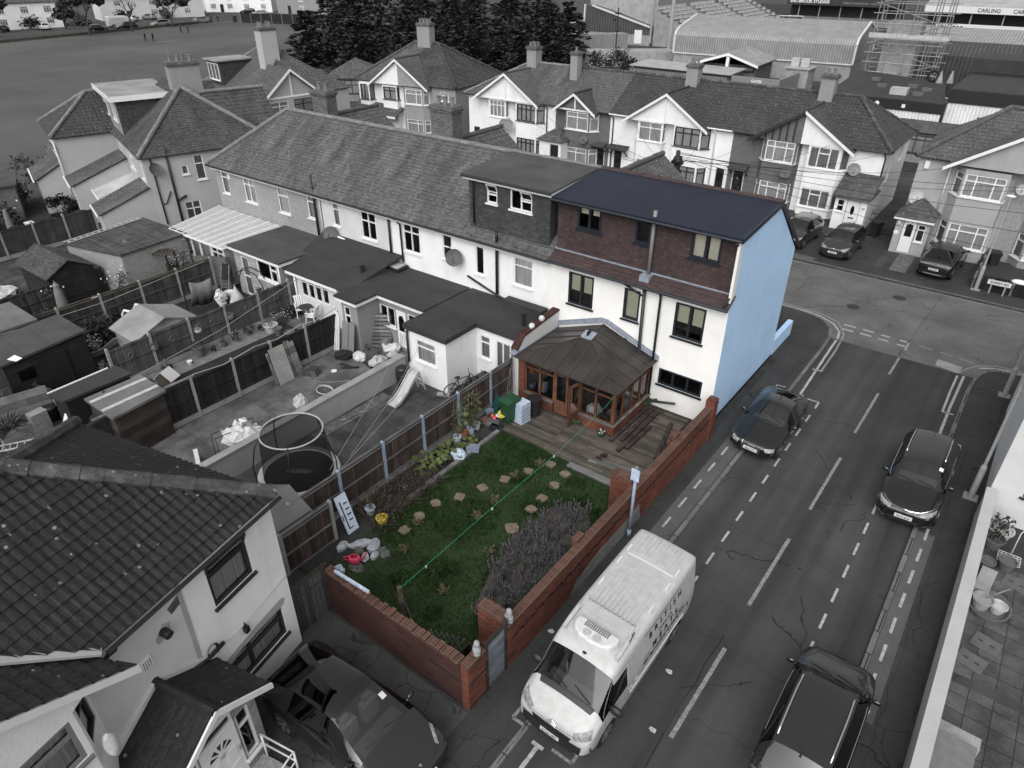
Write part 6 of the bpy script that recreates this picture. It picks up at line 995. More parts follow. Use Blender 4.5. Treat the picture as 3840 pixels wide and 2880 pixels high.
T=thing('bath_tub','dark rectangular tub in the near left yard','tub',(-29.6,7.1,0)); b=MB(); b.box(-.4,-.3,0,.4,.3,.05); b.box(-.4,-.3,.05,.4,-.25,.4); b.box(-.4,.25,.05,.4,.3,.4); b.box(-.4,-.25,.05,-.35,.25,.4); b.box(.35,-.25,.05,.4,.25,.4); b.build('tub_body',m['potgrey'],T)
pot('flower_pot','pale bucket beside the black dustbin',-28.9,6.8,.16,.35,'potwhite','near yard pots'); T=thing('stacked_chairs','stack of dark curved chairs behind the dustbin','chairs',(-28.3,7.5,0)); b=MB(); [b.prism([(-.3+.03*k,-.25,.4+.12*k),(.2+.03*k,-.25,.4+.12*k),(.2+.03*k,.25,.4+.12*k),(-.3+.03*k,.25,.4+.12*k)],(0,0,.04)) for k in range(4)]; b.box(-.28,-.24,0,-.24,.24,.95); b.box(.2,-.24,0,.24,.24,.9); b.build('chair_frames',m['fabric'],T)
fence('picket_fence','old leaning dark picket fence in the near left yard',(-31.0,7.0),(-27.4,7.9),3,1.0,'fencegrey','timberdark',-1,2,0)
b=MB(); b.prism([(-30.15,6.8,2.25),(-29.7,6.95,2.25),(-29.75,7.2,2.27),(-30.2,7.1,2.3)],(0,0,.02)); tag(b.build('loose_sheet',m['upvc']),'loose white sheet on the corner of the boarded shed roof','sheet')
b=MB(); b.box(-24.15,5.5,0,-23.95,8.8,1.7); tag(b.build('side_fence',m['fencedark']),'short dark close boarded screen behind the near roof','fence')
from mathutils.bvhtree import BVHTree
class Car:
 def __init__(s,name,label,cat,L,W,spec,paint,loc,rot,group=None,roll=0,glass='windglass',lvl=2,roofm=None,roll_y=0):
  s.L,s.W=L,W; s.root=thing(name,label,cat,loc,rot,group); s.root.rotation_euler=(roll,0,rot); s.paint=paint
  bm=bmesh.new(); rings=[]
  for (fx,zb,wl,ws,zs,wt,ze,zt,tg) in spec:
   x=L/2-fx*L; h=W/2; half=[(0,zb),(wl*h*.8,zb),(wl*h,zb+.1),(ws*h,zb+.1+(zs-zb-.1)*.62),(ws*h*.97,zs),(wt*h,ze),(wt*h*.55,zt-(zt-ze)*.25),(0,zt)]
   full=half+[(-a,b) for a,b in reversed(half[1:-1])]; rings.append([bm.verts.new((x,a,b)) for a,b in full])
  n=len(rings[0]); cr=bm.edges.layers.float.new('crease_edge')
  for i in range(len(rings)-1):
   tg=spec[i][8]
   for k in range(n):
    f=bm.faces.new((rings[i][k],rings[i][(k+1)%n],rings[i+1][(k+1)%n],rings[i+1][k])); kk=k if k<7 else 13-k; mi=0
    if tg=='wind': mi=1 if kk in (5,6) else ((3 if k<7 else 4) if kk==4 else 0)
    elif tg=='cab': mi=(3 if k<7 else 4) if kk==4 else (6 if kk in (5,6) and roofm else 0)
    elif tg=='roof': mi=6 if kk in (5,6) and roofm else 0
    elif tg=='rear': mi=2 if kk in (5,6) else 0
    elif tg=='rearq': mi=2 if kk in (5,6) else ((3 if k<7 else 4) if kk==4 else 0)
    if kk in (0,1): mi=5
    f.material_index=mi; f.smooth=True
  bm.faces.new(list(reversed(rings[0]))); bm.faces.new(rings[-1]); bm.faces.ensure_lookup_table()
  for e in bm.edges:
   ks=[r.index(v) for v in e.verts for r in rings if v in r]
   if len(ks)==2 and ks[0]==ks[1] and ks[0] in (4,5,9,10): e[cr]=.55
   if len(set(f.material_index for f in e.link_faces))>1: e[cr]=max(e[cr],.6)
  me=bpy.data.meshes.new('b'); bm.normal_update(); bmesh.ops.recalc_face_normals(bm,faces=bm.faces); bm.to_mesh(me); bm.free(); ob=bpy.data.objects.new('b',me); COL.objects.link(ob); md=ob.modifiers.new('s','SUBSURF'); md.levels=md.render_levels=lvl
  dg=bpy.context.evaluated_depsgraph_get(); e=bpy.data.meshes.new_from_object(ob.evaluated_get(dg)); bpy.data.objects.remove(ob)
  vs=[v.co.copy() for v in e.vertices]; fs=[(list(p.vertices),p.material_index) for p in e.polygons]; s.bvh=BVHTree.FromPolygons(vs,[f for f,_ in fs]); s.vs=vs
  for mi,(nm,mt) in enumerate((('body',paint),('windscreen',glass),('rear_window','carglass'),('side_window','carglass'),('side_window','carglass'),('underbody','black'),('roof_panel',roofm))):
   F=[f for f,q in fs if q==mi]
   if not F: continue
   ids=sorted({i for f in F for i in f}); mp={i:k for k,i in enumerate(ids)}; b=MB(); b.v=[vs[i] for i in ids]; b.f=[tuple(mp[i] for i in f) for f in F]; b.fm=[0]*len(F); o=b.build(nm,m[mt],s.root,smooth=True)
   if nm=='body': s.body=o
 def hit(s,view,a,b):
  o,d={'top':((a,b,6),(0,0,-1)),'front':((6,a,b),(-1,0,0)),'rear':((-6,a,b),(1,0,0)),'left':((a,6,b),(0,-1,0)),'right':((a,-6,b),(0,1,0))}[view]
  r=s.bvh.ray_cast(V(o),V(d)); return (r[0],r[1]) if r[0] is not None else (V(o)+V(d)*(6-s.L/2 if view in ('front','rear') else 6-s.W/2),-V(d))
 def patch(s,name,view,q,mat,off=.006,n=6,par=None,sym=False,label=None):
  for sg in ((1,-1) if sym else (1,)):
   b=MB(); Q=[V(p) for p in q]
   for i in range(n+1):
    for j in range(n+1):
     u,w=i/n,j/n; p=(Q[0]*(1-u)+Q[1]*u)*(1-w)+(Q[3]*(1-u)+Q[2]*u)*w; a,c=p.x,p.y
     if view=='top': c*=sg
     elif view in ('front','rear'): a*=sg
     vw=view if view not in ('left','right') or sg==1 else ('right' if view=='left' else 'left'); r=s.hit(vw,a,c); b.v.append(r[0]+r[1]*off)
   for i in range(n):
    for j in range(n): k=i*(n+1)+j; b.face((k,k+1,k+n+2,k+n+1))
   o=b.build(name,m[mat],par or s.root,smooth=True)
   if label: o['label']=label
  return o
 def line(s,name,view,pts,w,mat='black',sym=False,off=.004):
  for sg in ((1,-1) if sym else (1,)):
   P=[]
   for (a0,b0),(a1,b1) in zip(pts,pts[1:]):
    for k in range(8):
     t=k/8; a,c=a0+(a1-a0)*t,b0+(b1-b0)*t; a,c=(a,c*sg) if view=='top' else ((a*sg,c) if view in ('front','rear') else (a,c)); vw=view if view not in ('left','right') or sg==1 else ('right' if view=='left' else 'left'); r=s.hit(vw,a,c); P.append(r[0]+r[1]*off)
   b=MB(); b.tube(P,w,5); b.build(name,m[mat],s.root)
 def width(s,x,z): return max([abs(v.y) for v in s.vs if abs(v.x-x)<.25 and abs(v.z-z)<.2] or [s.W/2])
 def wheels(s,xs,r=.32,rim='rim',hub=.22):
  for x in xs:
   for sg in (1,-1):
    y=s.width(x,r)*sg; d=V((0,sg,0)); c=V((x,y,r)); b=MB(); b.tube([c-d*.1,c+d*.004],r+.055,20); b.build('wheel_arch',m['black'],s.root)
    b=MB(); b.tube([c-d*.12,c-d*.02,c+d*.012,c+d*.018],[r,r,r*.96,r*.8],22); t=b.build('wheel',m['rubber'],s.root); b=MB(); b.tube([c+d*.012,c+d*.022],r*.7,20);
    k=b.build('rim',m[rim],t); g=MB();
    for i in range(5): a=i*1.2566+.3; e=V((math.cos(a),0,math.sin(a))); f=V((-math.sin(a),0,math.cos(a))); p=c+d*.0235; g.poly([p+e*r*.22+f*.02,p+e*r*.62+f*.07,p+e*r*.62-f*.07,p+e*r*.22-f*.02])
    g.build('rim_gap',m['black'],t)
 def mirrors(s,x,z,mat=None,sz=.1):
  for sg in (1,-1):
   y=s.width(x,z)*sg*.96; b=MB(); b.ball((x,y+sg*.13,z+.05),sz,10,7,.55,1.15,.75); b.bar((x,y-.02*sg,z),(x,y+sg*.08,z+.03),.05); b.build('wing_mirror',m[mat or s.paint],s.root,smooth=True)
 def plate(s,view,z,txt,tilt=0,w=.52,y=0,mat='plate',ht=.115):
  r=s.hit(view,y,z); x=r[0].x; sg=1 if view=='front' else -1; b=MB(); b.box(x-.01 if sg>0 else x-.03,y-w/2,z-ht/2,x+.03 if sg>0 else x+.01,y+w/2,z+ht/2); o=b.build('number_plate',m[mat],s.root)
  text(txt,.1,textframe((x+sg*.0315,y,z),(0,sg,0),(sg,0,0)),'ink',o,sx=.92,bold=.002)
 def handles(s,xs,z):
  for x in xs:
   for v in ('left','right'): r=s.hit(v,x,z); b=MB(); b.bar(r[0]+V((-.08,0,0))+r[1]*.012,r[0]+V((.08,0,0))+r[1]*.012,.02); b.build('door_handle',m[s.paint],s.root)
 def rails(s,x0,x1,y,mat='chrome'):
  for sg in (1,-1):
   P=[]
   for k in range(9): x=x0+(x1-x0)*k/8; r=s.hit('top',x,y*sg*(1-.06*abs(k/8-.4))); P.append(r[0]+V((0,0,.045 if 0<k<8 else .0)))
   b=MB(); b.tube(P,.022,6); b.build('roof_rail',m[mat],s.root,smooth=True)
 def interior(s,xd,xs,zs,w,c='carint'):
  b=MB(); b.box(xd-.3,-w*.92,zs-.2,xd+.08,w*.92,zs-.04); b.build('dashboard',m['greyplastic'],s.root)
  for y in (-w*.5,w*.5):
   b=MB(); b.box(xs-.12,y-.22,zs-.45,xs+.1,y+.22,zs+.15); b.box(xs-.1,y-.11,zs+.15,xs+.02,y+.11,zs+.33); b.build('seat',m[c],s.root)
 def fin(s,x): r=s.hit('top',x,0); b=MB(); b.prism([r[0]+V((.08,-.02,0)),r[0]+V((-.08,-.025,0)),r[0]+V((-.08,.025,0)),r[0]+V((.08,.02,0))],(-.05,0,.06)); b.build('roof_aerial',m['black'],s.root)
 def wipers(s,xc,y0=.55):
  for y in (y0,-.05): r=s.hit('top',xc,y); q=s.hit('top',xc-.1,y-.5); b=MB(); b.tube([r[0]+r[1]*.02,(r[0]+q[0])/2+r[1]*.03,q[0]+q[1]*.02],.01,5); b.build('wiper',m['black'],s.root)
def hatch(H,hood=.95,belt=.95,cowl=.28,wt=.46,re=.88,rb=.97,rw=.68,nose=.62,rbz=None,boot=None):
 z=lambda k:k; rb_=rbz or belt+.06
 S=[(0,.26,.66,.74,nose-.1,.6,nose,nose+.02,'h'),(.03,.2,.84,.9,nose+.02,.72,nose+.1,nose+.13,'h'),(.13,.18,.95,.985,hood-.14,.79,hood-.09,hood-.04,'h'),(cowl-.04,.18,.97,1,hood-.05,.81,hood,hood+.05,'h'),(cowl,.18,.97,1,hood-.03,.8,hood+.02,hood+.07,'wind'),(wt,.18,.97,1,belt,rw,H-.08,H-.02,'cab'),(wt+.1,.18,.97,1,belt+.01,rw+.02,H-.06,H,'cab'),(wt+.13,.18,.97,1,belt+.01,rw+.02,H-.06,H,'cab'),(re-.1,.18,.97,1,belt+.03,rw,H-.07,H-.02,'cab'),(re,.2,.96,.99,belt+.05,rw-.02,H-.12,H-.06,'rear'),(rb,.24,.92,.96,rb_-.06,.72,rb_,rb_+.03,'h')]
 if boot: S+=[(boot,.28,.88,.92,rb_-.1,.7,rb_-.03,rb_-.01,'h')]
 S+=[(.985 if not boot else .99,.28,.86,.9,rb_-.2,.72,rb_-.12,rb_-.1,'h'),(1,.36,.74,.8,.62,.66,.72,.74,'h')]
 return S
CG='cars parked along the side road'
c=Car('parked_car','black low coupe half on the pavement beside the blue gable','car',4.2,1.86,[(0,.24,.6,.7,.48,.5,.55,.57,'h'),(.035,.18,.8,.88,.58,.62,.64,.67,'h'),(.13,.16,.93,.98,.7,.74,.75,.79,'h'),(.28,.16,.95,.98,.8,.78,.86,.9,'h'),(.33,.16,.95,.98,.84,.79,.9,.95,'wind'),(.5,.16,.95,.98,.91,.62,1.26,1.33,'cab'),(.56,.16,.95,.98,.92,.62,1.28,1.35,'cab'),(.68,.16,.96,1.0,.93,.6,1.22,1.3,'rear'),(.88,.18,.94,.98,.92,.62,.98,1.03,'h'),(.96,.22,.84,.9,.84,.68,.92,.94,'h'),(1,.3,.7,.78,.7,.6,.8,.82,'h')],'carblack',(-5.37,23.72,-.05),rad(-90),CG,rad(-3))
c.wheels((1.33,-1.2),.33); c.mirrors(.55,.9); c.interior(.45,-.25,.85,.6); c.patch('headlight','front',[(.48,.6),(.78,.62),(.8,.5),(.52,.48)],'lampglass',sym=True); c.patch('grille','front',[(-.36,.62),(.36,.62),(.3,.2),(-.3,.2)],'black'); c.line('grille_surround','front',[(-.36,.62),(-.3,.2),(.3,.2),(.36,.62)],.012,'chrome'); c.plate('front',.42,'AE63 DVV')
for k in range(4): r=c.hit('front',-.105+.07*k,.545); b=MB(); b.tube([r[0]+V((.02,math.cos(a)*.042,math.sin(a)*.042)) for a in [i*math.pi/8 for i in range(17)]],.007,5,False); b.build('emblem_ring',m['chrome'],c.root)
c.line('bonnet_line','top',[(2.0,-.52),(1.4,-.66),(.75,-.66)],.006,sym=True); c.line('bonnet_line','top',[(.72,-.66),(.8,0),(.72,.66)],.012); c.fin(-.5); c.handles((-.35,),.78); c.line('door_line','left',[(.55,.25),(.6,.8)],.006,sym=True); c.line('door_line','left',[(-.6,.25),(-.55,.88)],.006,sym=True); c.wipers(.62); c.patch('tail_light','rear',[(.5,.78),(.8,.76),(.8,.66),(.5,.7)],'taillamp',sym=True); c.line('rear_spoiler_line','top',[(-1.75,-.6),(-1.82,0),(-1.75,.6)],.01)
E_=lambda **k:Car('parked_car',k['label'],'car',k['L'],k['W'],k['S'],k['p'],k['loc'],k['rot'],k.get('g',CG),k.get('roll',0),roofm=k.get('rm'))
def common(c,txt,xd,zs,w,hw=.78,plate_z=.48,view='front'):
 c.interior(xd,xd-.75,zs,w); c.plate(view,plate_z,txt); c.fin(-c.L*.36); c.wipers(xd+.33)
c=E_(label='black estate car with silver roof rails on the right hand kerb',L=4.65,W=1.8,S=hatch(1.5,.96,.97,.27,.44,.9,.975),p='carblack',loc=(.0,23.35,-.05),rot=rad(-90),roll=rad(3))
c.wheels((1.4,-1.3),.32); c.mirrors(.75,.98); common(c,'FG16 ECA',.7,1.0,.62); c.rails(-.1,-1.95,.6); c.patch('headlight','front',[(.42,.72),(.83,.78),(.82,.68),(.45,.64)],'lampglass',sym=True); c.line('chrome_trim','front',[(.0,.69),(.4,.72),(.8,.82)],.016,'chrome',True); c.line('bumper_trim','front',[(-.75,.3),(-.4,.22),(.4,.22),(.75,.3)],.012,'chrome'); c.patch('grille','front',[(-.45,.4),(.45,.4),(.4,.26),(-.4,.26)],'black'); r=c.hit('front',0,.69); b=MB(); b.ball(r[0],.075,10,6,.4,1.2,.85); b.build('emblem',m['chrome'],c.root)
c.line('window_trim','left',[(.95,.99),(-1.5,1.05)],.008,'chrome',True); c.handles((-.1,-.95),.86); c.line('bonnet_line','top',[(2.05,-.5),(1.5,-.68),(1.05,-.7)],.006,sym=True); c.line('door_line','left',[(.8,.3),(.85,.95)],.006,sym=True); c.line('door_line','left',[(-.25,.3),(-.25,.98)],.006,sym=True); c.patch('permit_disc','top',[(.42,.5),(.42,.62),(.3,.62),(.3,.5)],'plate',.01); c.patch('fog_light','front',[(.6,.36),(.72,.38),(.72,.3),(.6,.28)],'chrome',sym=True)
c=E_(label='black SUV with bright roof rails seen from above at the bottom of the road',L=4.4,W=1.84,S=hatch(1.6,1.02,1.03,.24,.38,.86,.96,nose=.7),p='carblack',loc=(-.06,11.95,-.05),rot=rad(90),roll=rad(-2),rm='carcharcoal')
c.wheels((1.32,-1.32),.35); c.mirrors(.98,1.08); common(c,'KX65 LNV',.95,1.1,.66,view='rear',plate_z=.8); c.rails(.55,-1.4,.58); c.patch('tail_light','rear',[(.5,1.02),(.82,1.0),(.84,.86),(.55,.9)],'taillamp',sym=True); c.line('window_trim','left',[(1.1,1.06),(-1.5,1.12)],.008,'chrome',True); c.line('hatch_line','top',[(-1.38,-.55),(-1.42,0),(-1.38,.55)],.008); c.handles((.0,-.85),.92); c.line('bonnet_line','top',[(1.9,-.5),(1.5,-.72),(1.18,-.76)],.006,sym=True); c.line('door_line','left',[(-.2,.35),(-.2,1.03)],.006,sym=True); c.line('hatch_line','rear',[(-.8,.62),(.8,.62)],.008)
c=E_(label='glossy dark grey car with glass roof parked on the driveway by the near house',L=4.7,W=1.92,S=[(0,.26,.66,.76,.55,.6,.62,.64,'h'),(.03,.2,.84,.92,.66,.74,.72,.75,'h'),(.12,.18,.95,.99,.8,.8,.86,.9,'h'),(.22,.18,.97,1,.92,.81,.97,1.02,'h'),(.25,.18,.97,1,.94,.8,.99,1.04,'wind'),(.46,.18,.97,1,.99,.64,1.5,1.57,'cab'),(.5,.18,.97,1,1.0,.64,1.54,1.6,'cab'),(.54,.18,.97,1,1.0,.64,1.54,1.62,'cab'),(.74,.18,.97,1,1.03,.62,1.46,1.54,'rear'),(.93,.2,.93,.97,1.06,.66,1.13,1.17,'h'),(.97,.24,.86,.9,.96,.7,1.06,1.09,'h'),(1,.34,.74,.8,.7,.66,.8,.82,'h')],p='carcharcoal',loc=(-8.82,5.42,.006),rot=rad(3),g='cars by the driveway',rm='roofglass')
c.wheels((1.5,-1.4),.35); c.mirrors(.95,1.0); c.interior(1.0,.25,1.0,.68,'fabricpale'); c.fin(-1.6) if 0 else None; c.wipers(1.12); c.patch('headlight','top',[(2.13,.62),(1.75,.86),(1.65,.83),(2.05,.58)],'lampglass',sym=True); c.plate('front',.5,'LJ71 XPT'); c.handles((.1,-.8),.86); c.line('bonnet_line','top',[(2.22,-.35),(2.1,-.58),(1.2,-.74)],.006,sym=True); c.line('door_line','left',[(.3,.3),(.3,1.)],.006,sym=True); c.line('window_trim','left',[(1.1,1.0),(-1.4,1.08)],.007,'black',True); c.line('roof_line','top',[(-.12,-.6),(-.12,.6)],.006); c.patch('permit_disc','top',[(.62,.46),(.62,.6),(.48,.6),(.48,.46)],'plate',.01)
r=c.hit('top',2.12,0); b=MB(); b.prism([r[0]+V((.05,-.0,.004)),r[0]+V((-.05,.05,.006)),r[0]+V((-.035,.012,.006)),r[0]+V((-.035,-.012,.006)),r[0]+V((-.05,-.05,.006))],(0,0,.006)); b.build('emblem',m['chrome'],c.root)
FG='cars on the front drives'
c=E_(label='dark grey hatchback with a wide grille parked in front of the white end house',L=3.95,W=1.75,S=hatch(1.48,.98,.98,.24,.42,.88,.97,nose=.66),p='cargrey',loc=(-8.55,45.35,.006),rot=rad(-92),g=FG)
c.wheels((1.2,-1.25),.31); c.mirrors(.75,1.0); common(c,'SY23 UXT',.75,1.02,.6,plate_z=.5); c.patch('headlight','front',[(.42,.76),(.82,.82),(.8,.68),(.45,.66)],'lampglass',sym=True); c.patch('grille','front',[(-.5,.58),(.5,.58),(.62,.26),(-.62,.26)],'black'); r=c.hit('front',0,.7); b=MB(); b.ball(r[0],.06,8,6,.4,1.2,.8); b.build('emblem',m['chrome'],c.root); c.line('bumper_trim','front',[(-.7,.24),(.7,.24)],.012,'greyplastic'); c.line('door_line','left',[(-.2,.3),(-.2,.98)],.006,sym=True)
c=E_(label='dark grey hatchback half hidden behind the blue flat roof',L=4.2,W=1.78,S=hatch(1.5,.98,.98,.26,.44,.88,.97,nose=.66),p='cargrey',loc=(-11.35,45.6,.006),rot=rad(-94),g=FG)
c.wheels((1.25,-1.3),.31); c.mirrors(.75,1.0); common(c,'LB19 OKD',.75,1.02,.6,plate_z=.5); c.patch('headlight','front',[(.42,.76),(.82,.82),(.8,.68),(.45,.66)],'lampglass',sym=True); c.patch('grille','front',[(-.45,.55),(.45,.55),(.5,.3),(-.5,.3)],'black'); c.patch('permit_disc','top',[(.3,-.6),(.3,-.5),(.22,-.5),(.22,-.6)],'plate',.01)
c=E_(label='black sloping back crossover reversed onto the drive of the grey house',L=4.5,W=1.84,S=hatch(1.56,1.02,1.02,.26,.42,.72,.93,nose=.7,rbz=1.1),p='carblack',loc=(-3.05,45.95,.006),rot=rad(86),g=FG)
c.wheels((1.35,-1.3),.34); c.mirrors(.85,1.05); common(c,'RT74 FDE',.8,1.08,.64,view='rear',plate_z=.66); c.line('light_bar','rear',[(-.8,.92),(-.5,.9),(-.1,.9),(0,.88),(.1,.9),(.5,.9),(.8,.92)],.02,'lampglass'); c.patch('tail_light','rear',[(.55,.96),(.86,.99),(.86,.86),(.6,.84)],'taillamp',sym=True); c.patch('bumper_insert','rear',[(-.7,.42),(.7,.42),(.6,.3),(-.6,.3)],'greyplastic'); r=c.hit('rear',0,.92); b=MB(); b.prism([r[0]+V((-.02,0,.07)),r[0]+V((-.02,.04,0)),r[0]+V((-.02,0,-.07)),r[0]+V((-.02,-.04,0))],(-.01,0,0)); b.build('emblem',m['chrome'],c.root)
VANS=S=[(0,.34,.8,.86,.62,.66,.86,.92,'h'),(.025,.3,.92,.96,.86,.76,1.0,1.05,'h'),(.06,.26,.97,1,1.04,.8,1.15,1.22,'h'),(.1,.26,.98,1,1.14,.83,1.3,1.38,'h'),(.108,.26,.98,1,1.16,.83,1.33,1.41,'wind'),(.205,.26,.98,1,1.36,.8,2.06,2.15,'h'),(.225,.26,.98,1,1.38,.8,2.18,2.25,'h'),(.3,.26,.98,1,1.42,.8,2.34,2.38,'h'),(.4,.26,.98,1,1.45,.82,2.42,2.46,'h'),(.96,.26,.98,1,1.45,.82,2.44,2.48,'h'),(.985,.28,.96,.985,1.4,.8,2.38,2.42,'h'),(1,.34,.92,.94,1.3,.76,2.26,2.3,'h')]
c=Car('delivery_van','white refrigerated delivery van with a roof cooling unit parked on the left kerb','van',5.55,2.05,S,'vanwhite',(-5.0,10.82,-.05),rad(-90),None,rad(-2.8),glass='windglass')
c.wheels((1.85,-1.75),.34,'greyplastic'); c.mirrors(1.8,1.22,'black',.17); c.interior(1.95,1.35,1.2,.75)
c.patch('side_window','left',[(1.72,1.85),(1.1,1.95),(1.1,1.32),(1.95,1.28)],'carglass',.008,sym=True); c.patch('headlight','front',[(.55,.96),(.9,1.12),(.97,.92),(.6,.8)],'lampglass',sym=True); c.patch('bumper','front',[(-.98,.68),(.98,.68),(.98,.36),(-.98,.36)],'black',.02,10); c.patch('grille','front',[(-.55,.8),(.55,.8),(.5,.66),(-.5,.66)],'black'); c.plate('front',.5,'RC23 UEX'); c.patch('scuttle','top',[(2.27,-.7),(2.27,.7),(2.15,.75),(2.15,-.75)],'black',.008,8)
for sg in (0,1): c.line('chevron','front',[(-.14,.82+.06*sg),(0,.9+.06*sg),(.14,.82+.06*sg)],.014,'chrome',off=.02)
c.wipers(2.13,.6); c.handles((.9,.6),1.05); c.line('door_line','left',[(.95,.4),(.95,2.05),(1.6,2.05),(2.1,1.25),(1.95,.5)],.007,'greyplastic',True); c.line('door_line','left',[(.8,.5),(.8,2.25)],.006,'greyplastic',True); c.line('side_rub_line','left',[(.85,.78),(-2.5,.78)],.02,'offwhite',True); c.line('door_line','left',[(-.6,.5),(-.6,2.25)],.006,'greyplastic',True); c.line('bonnet_line','front',[(-.9,1.0),(-.55,.88),(0,.84),(.55,.88),(.9,1.0)],.008,'greyplastic'); c.patch('roof_seam','top',[(-1.55,-.66),(-1.55,.66),(-1.62,.66),(-1.62,-.66)],'offwhite',.006)
b=MB()
for k in range(10):
 y=-.55+.122*k; za=c.hit('top',-.5,y)[0].z
 for (x0,x1) in ((.35,-1.45),(-1.72,-2.5)): b.box(x1,y-.03,za-.02,x0,y+.03,c.hit('top',(x0+x1)/2,y)[0].z+.018)
b.build('roof_ribs',m['vanwhite'],c.root)
[(lambda b:(b.box(x,s*.7-.03,2.4,x+.25,s*.7+.03,2.475),b.build('roof_mount',m['offwhite'],c.root)))(MB()) for x in (.35,-.45,-1.35,-1.9) for s in (-1,1)]
z0=2.36; b=MB();
def sup(x,y): return x
P=[(1.42,-.3),(1.46,0),(1.42,.3),(1.3,.5),(1.1,.58),(.92,.56),(.92,-.56),(1.1,-.58),(1.3,-.5)]; b.slab(P,z0-.15,z0+.17); u=b.build('fridge_unit',m['carwhite'],c.root); md=u.modifiers.new('b','BEVEL'); md.width=.07; md.segments=3
b=MB(); [b.box(.97+.045*i,-.32+.055*k,z0+.165,1.0+.045*i,-.285+.055*k,z0+.176) for k in range(12) for i in range(4)]; b.build('grille_slots',m['black'],u)
for y in (-.17,.13):
 b=MB(); b.cyl((1.27,y*.9,z0+.168),.1,.006,20); f=b.build('fan',m['carwhite'],u); b=MB(); [b.tube([(1.27+math.cos(a_)*r_,y*.9+math.sin(a_)*r_,z0+.177) for a_ in [k*math.pi/10 for k in range(21)]],.006,4,False) for r_ in (.03,.06,.095)]; b.build('fan_guard',m['greyplastic'],f)
b=MB(); b.box(.45,-.7,2.36,.68,.7,2.54); b.prism([(.68,-.76,2.3),(1.35,-.76,2.2),(1.35,-.76,2.4),(.68,-.76,2.5)],(0,.08,0)); b.prism([(.68,.68,2.3),(1.35,.68,2.2),(1.35,.68,2.4),(.68,.68,2.5)],(0,.08,0)); b.build('roof_tray',m['vanwhite'],c.root)
r=c.hit('top',1.55,0); b=MB(); b.ball(r[0],.06,10,5,1,1,.2); b.build('badge',m['black'],c.root); r=c.hit('top',1.0,.75); pipe('aerial',[r[0],r[0]+V((-.35,0,.28))],.012,'black',c.root)
def side(txt,x,z,size,bold=0,sh=0,sp=1.):
 r=c.hit('left',x,z); n=r[1]; text(txt,size,textframe(r[0]+n*.012,(-1,0,0),n),'ink',c.root,bold=bold,sx=sp)
side('B  R  I  T  I  S  H',-.85,1.95,.26,.004); side('P R E M I U M',-.85,1.7,.12); side('M  E  A  T  S',-.85,1.47,.26,.004); side('Meat Opportunities for the Catering Trade',-.85,1.22,.16,.002,0,.8)
c.line('lettering_rule','left',[(.25,2.15),(-1.95,2.15)],.006,'ink'); c.line('lettering_rule','left',[(.25,1.36),(-.1,1.36)],.006,'ink'); c.line('lettering_rule','left',[(-1.6,1.36),(-1.95,1.36)],.006,'ink'); c.patch('fuel_cap','left',[(-2.2,1.1),(-2.32,1.1),(-2.32,.98),(-2.2,.98)],'black')
for k,(x,y,z,lb) in enumerate(((-6.75,10.7,.006,'small litter scrap beside the van'),(-6.0,9.6,.006,'pale scrap of litter in front of the gate'),(-3.6,11.6,-.095,'white paper litter on the road behind the van door'),(-3.2,9.9,-.095,'white paper scrap on the road nearest the centre line'),(-6.3,26.4,.006,'white litter on the pavement by the double lines'),(-5.9,14.6,.01,'white litter on the pale pavement strip'))): b=MB(); b.ball((0,0,.015),.07,7,4,1.4,1,.25,.02); tag(b.build('litter',m['potwhite'],loc=(x,y,z)),lb,'litter','litter scraps')
H=thing('house','near white house with dark lichen-spotted hipped roof at the lower left','house',(-11.99,6.35,0),rad(12.6))
w1=(-2.07,3.56,-.9,4.84); w2=(-2.34,.82,-.4,1.8); L=12.
b=MB(); wall(b,(0,-2.75,0),(0,1,0),2.75,0,5.25,[(.68,3.56,1.85,4.84),(.41,.82,2.35,1.8)],.12); wall(b,(0,0,0),(-1,0,0),6.4,0,5.25); wall(b,(-6.4,0,0),(0,-1,0),L,0,5.25); wall(b,(-6.4,-L,0),(1,0,0),6.4,0,5.25); b.build('wall',m['white'],H)
b=MB(); wall(b,(0,-L,0),(0,1,0),L-2.75,0,5.25); o=b.build('wall',m['offwhite'],H); o['label']='pale roughcast half of the side wall'
def wpatch(pts,mat,nm,lab): b=MB(); b.prism([(.002,y,z) for y,z in pts],(.006,0,0)); o=b.build(nm,m[mat],H); o['label']=lab
wpatch([(-2.4,1.9),(-1.2,2.02),(-.35,2.05),(-.22,1.95),(-.3,1.82),(-.45,1.78),(-1.6,1.83),(-2.45,1.7)],'midrender','render_patch','grey patched render over the lower window'); wpatch([(-3.1,4.62),(-2.78,4.75),(-2.78,4.5),(-3.05,4.42)],'slate','exposed_stone','exposed stones at the corner of the roughcast'); wpatch([(-3.55,4.15),(-3.3,4.4),(-3.12,4.3),(-3.25,4.05),(-3.5,4.0)],'midrender','render_patch','grey patch round the flue')
wpatch([(-4.9,2.6),(-4.3,2.95),(-4.6,2.5),(-4.9,2.2)],'slate','exposed_stone','exposed stones beside the porch roof'); b=MB(); b.prism([(.003,-2.86,2.6),(.003,-2.76,2.6),(.003,-2.7,5.0),(.003,-2.8,5.0)],(.02,0,0)); b.build('render_edge',m['midrender'],H)
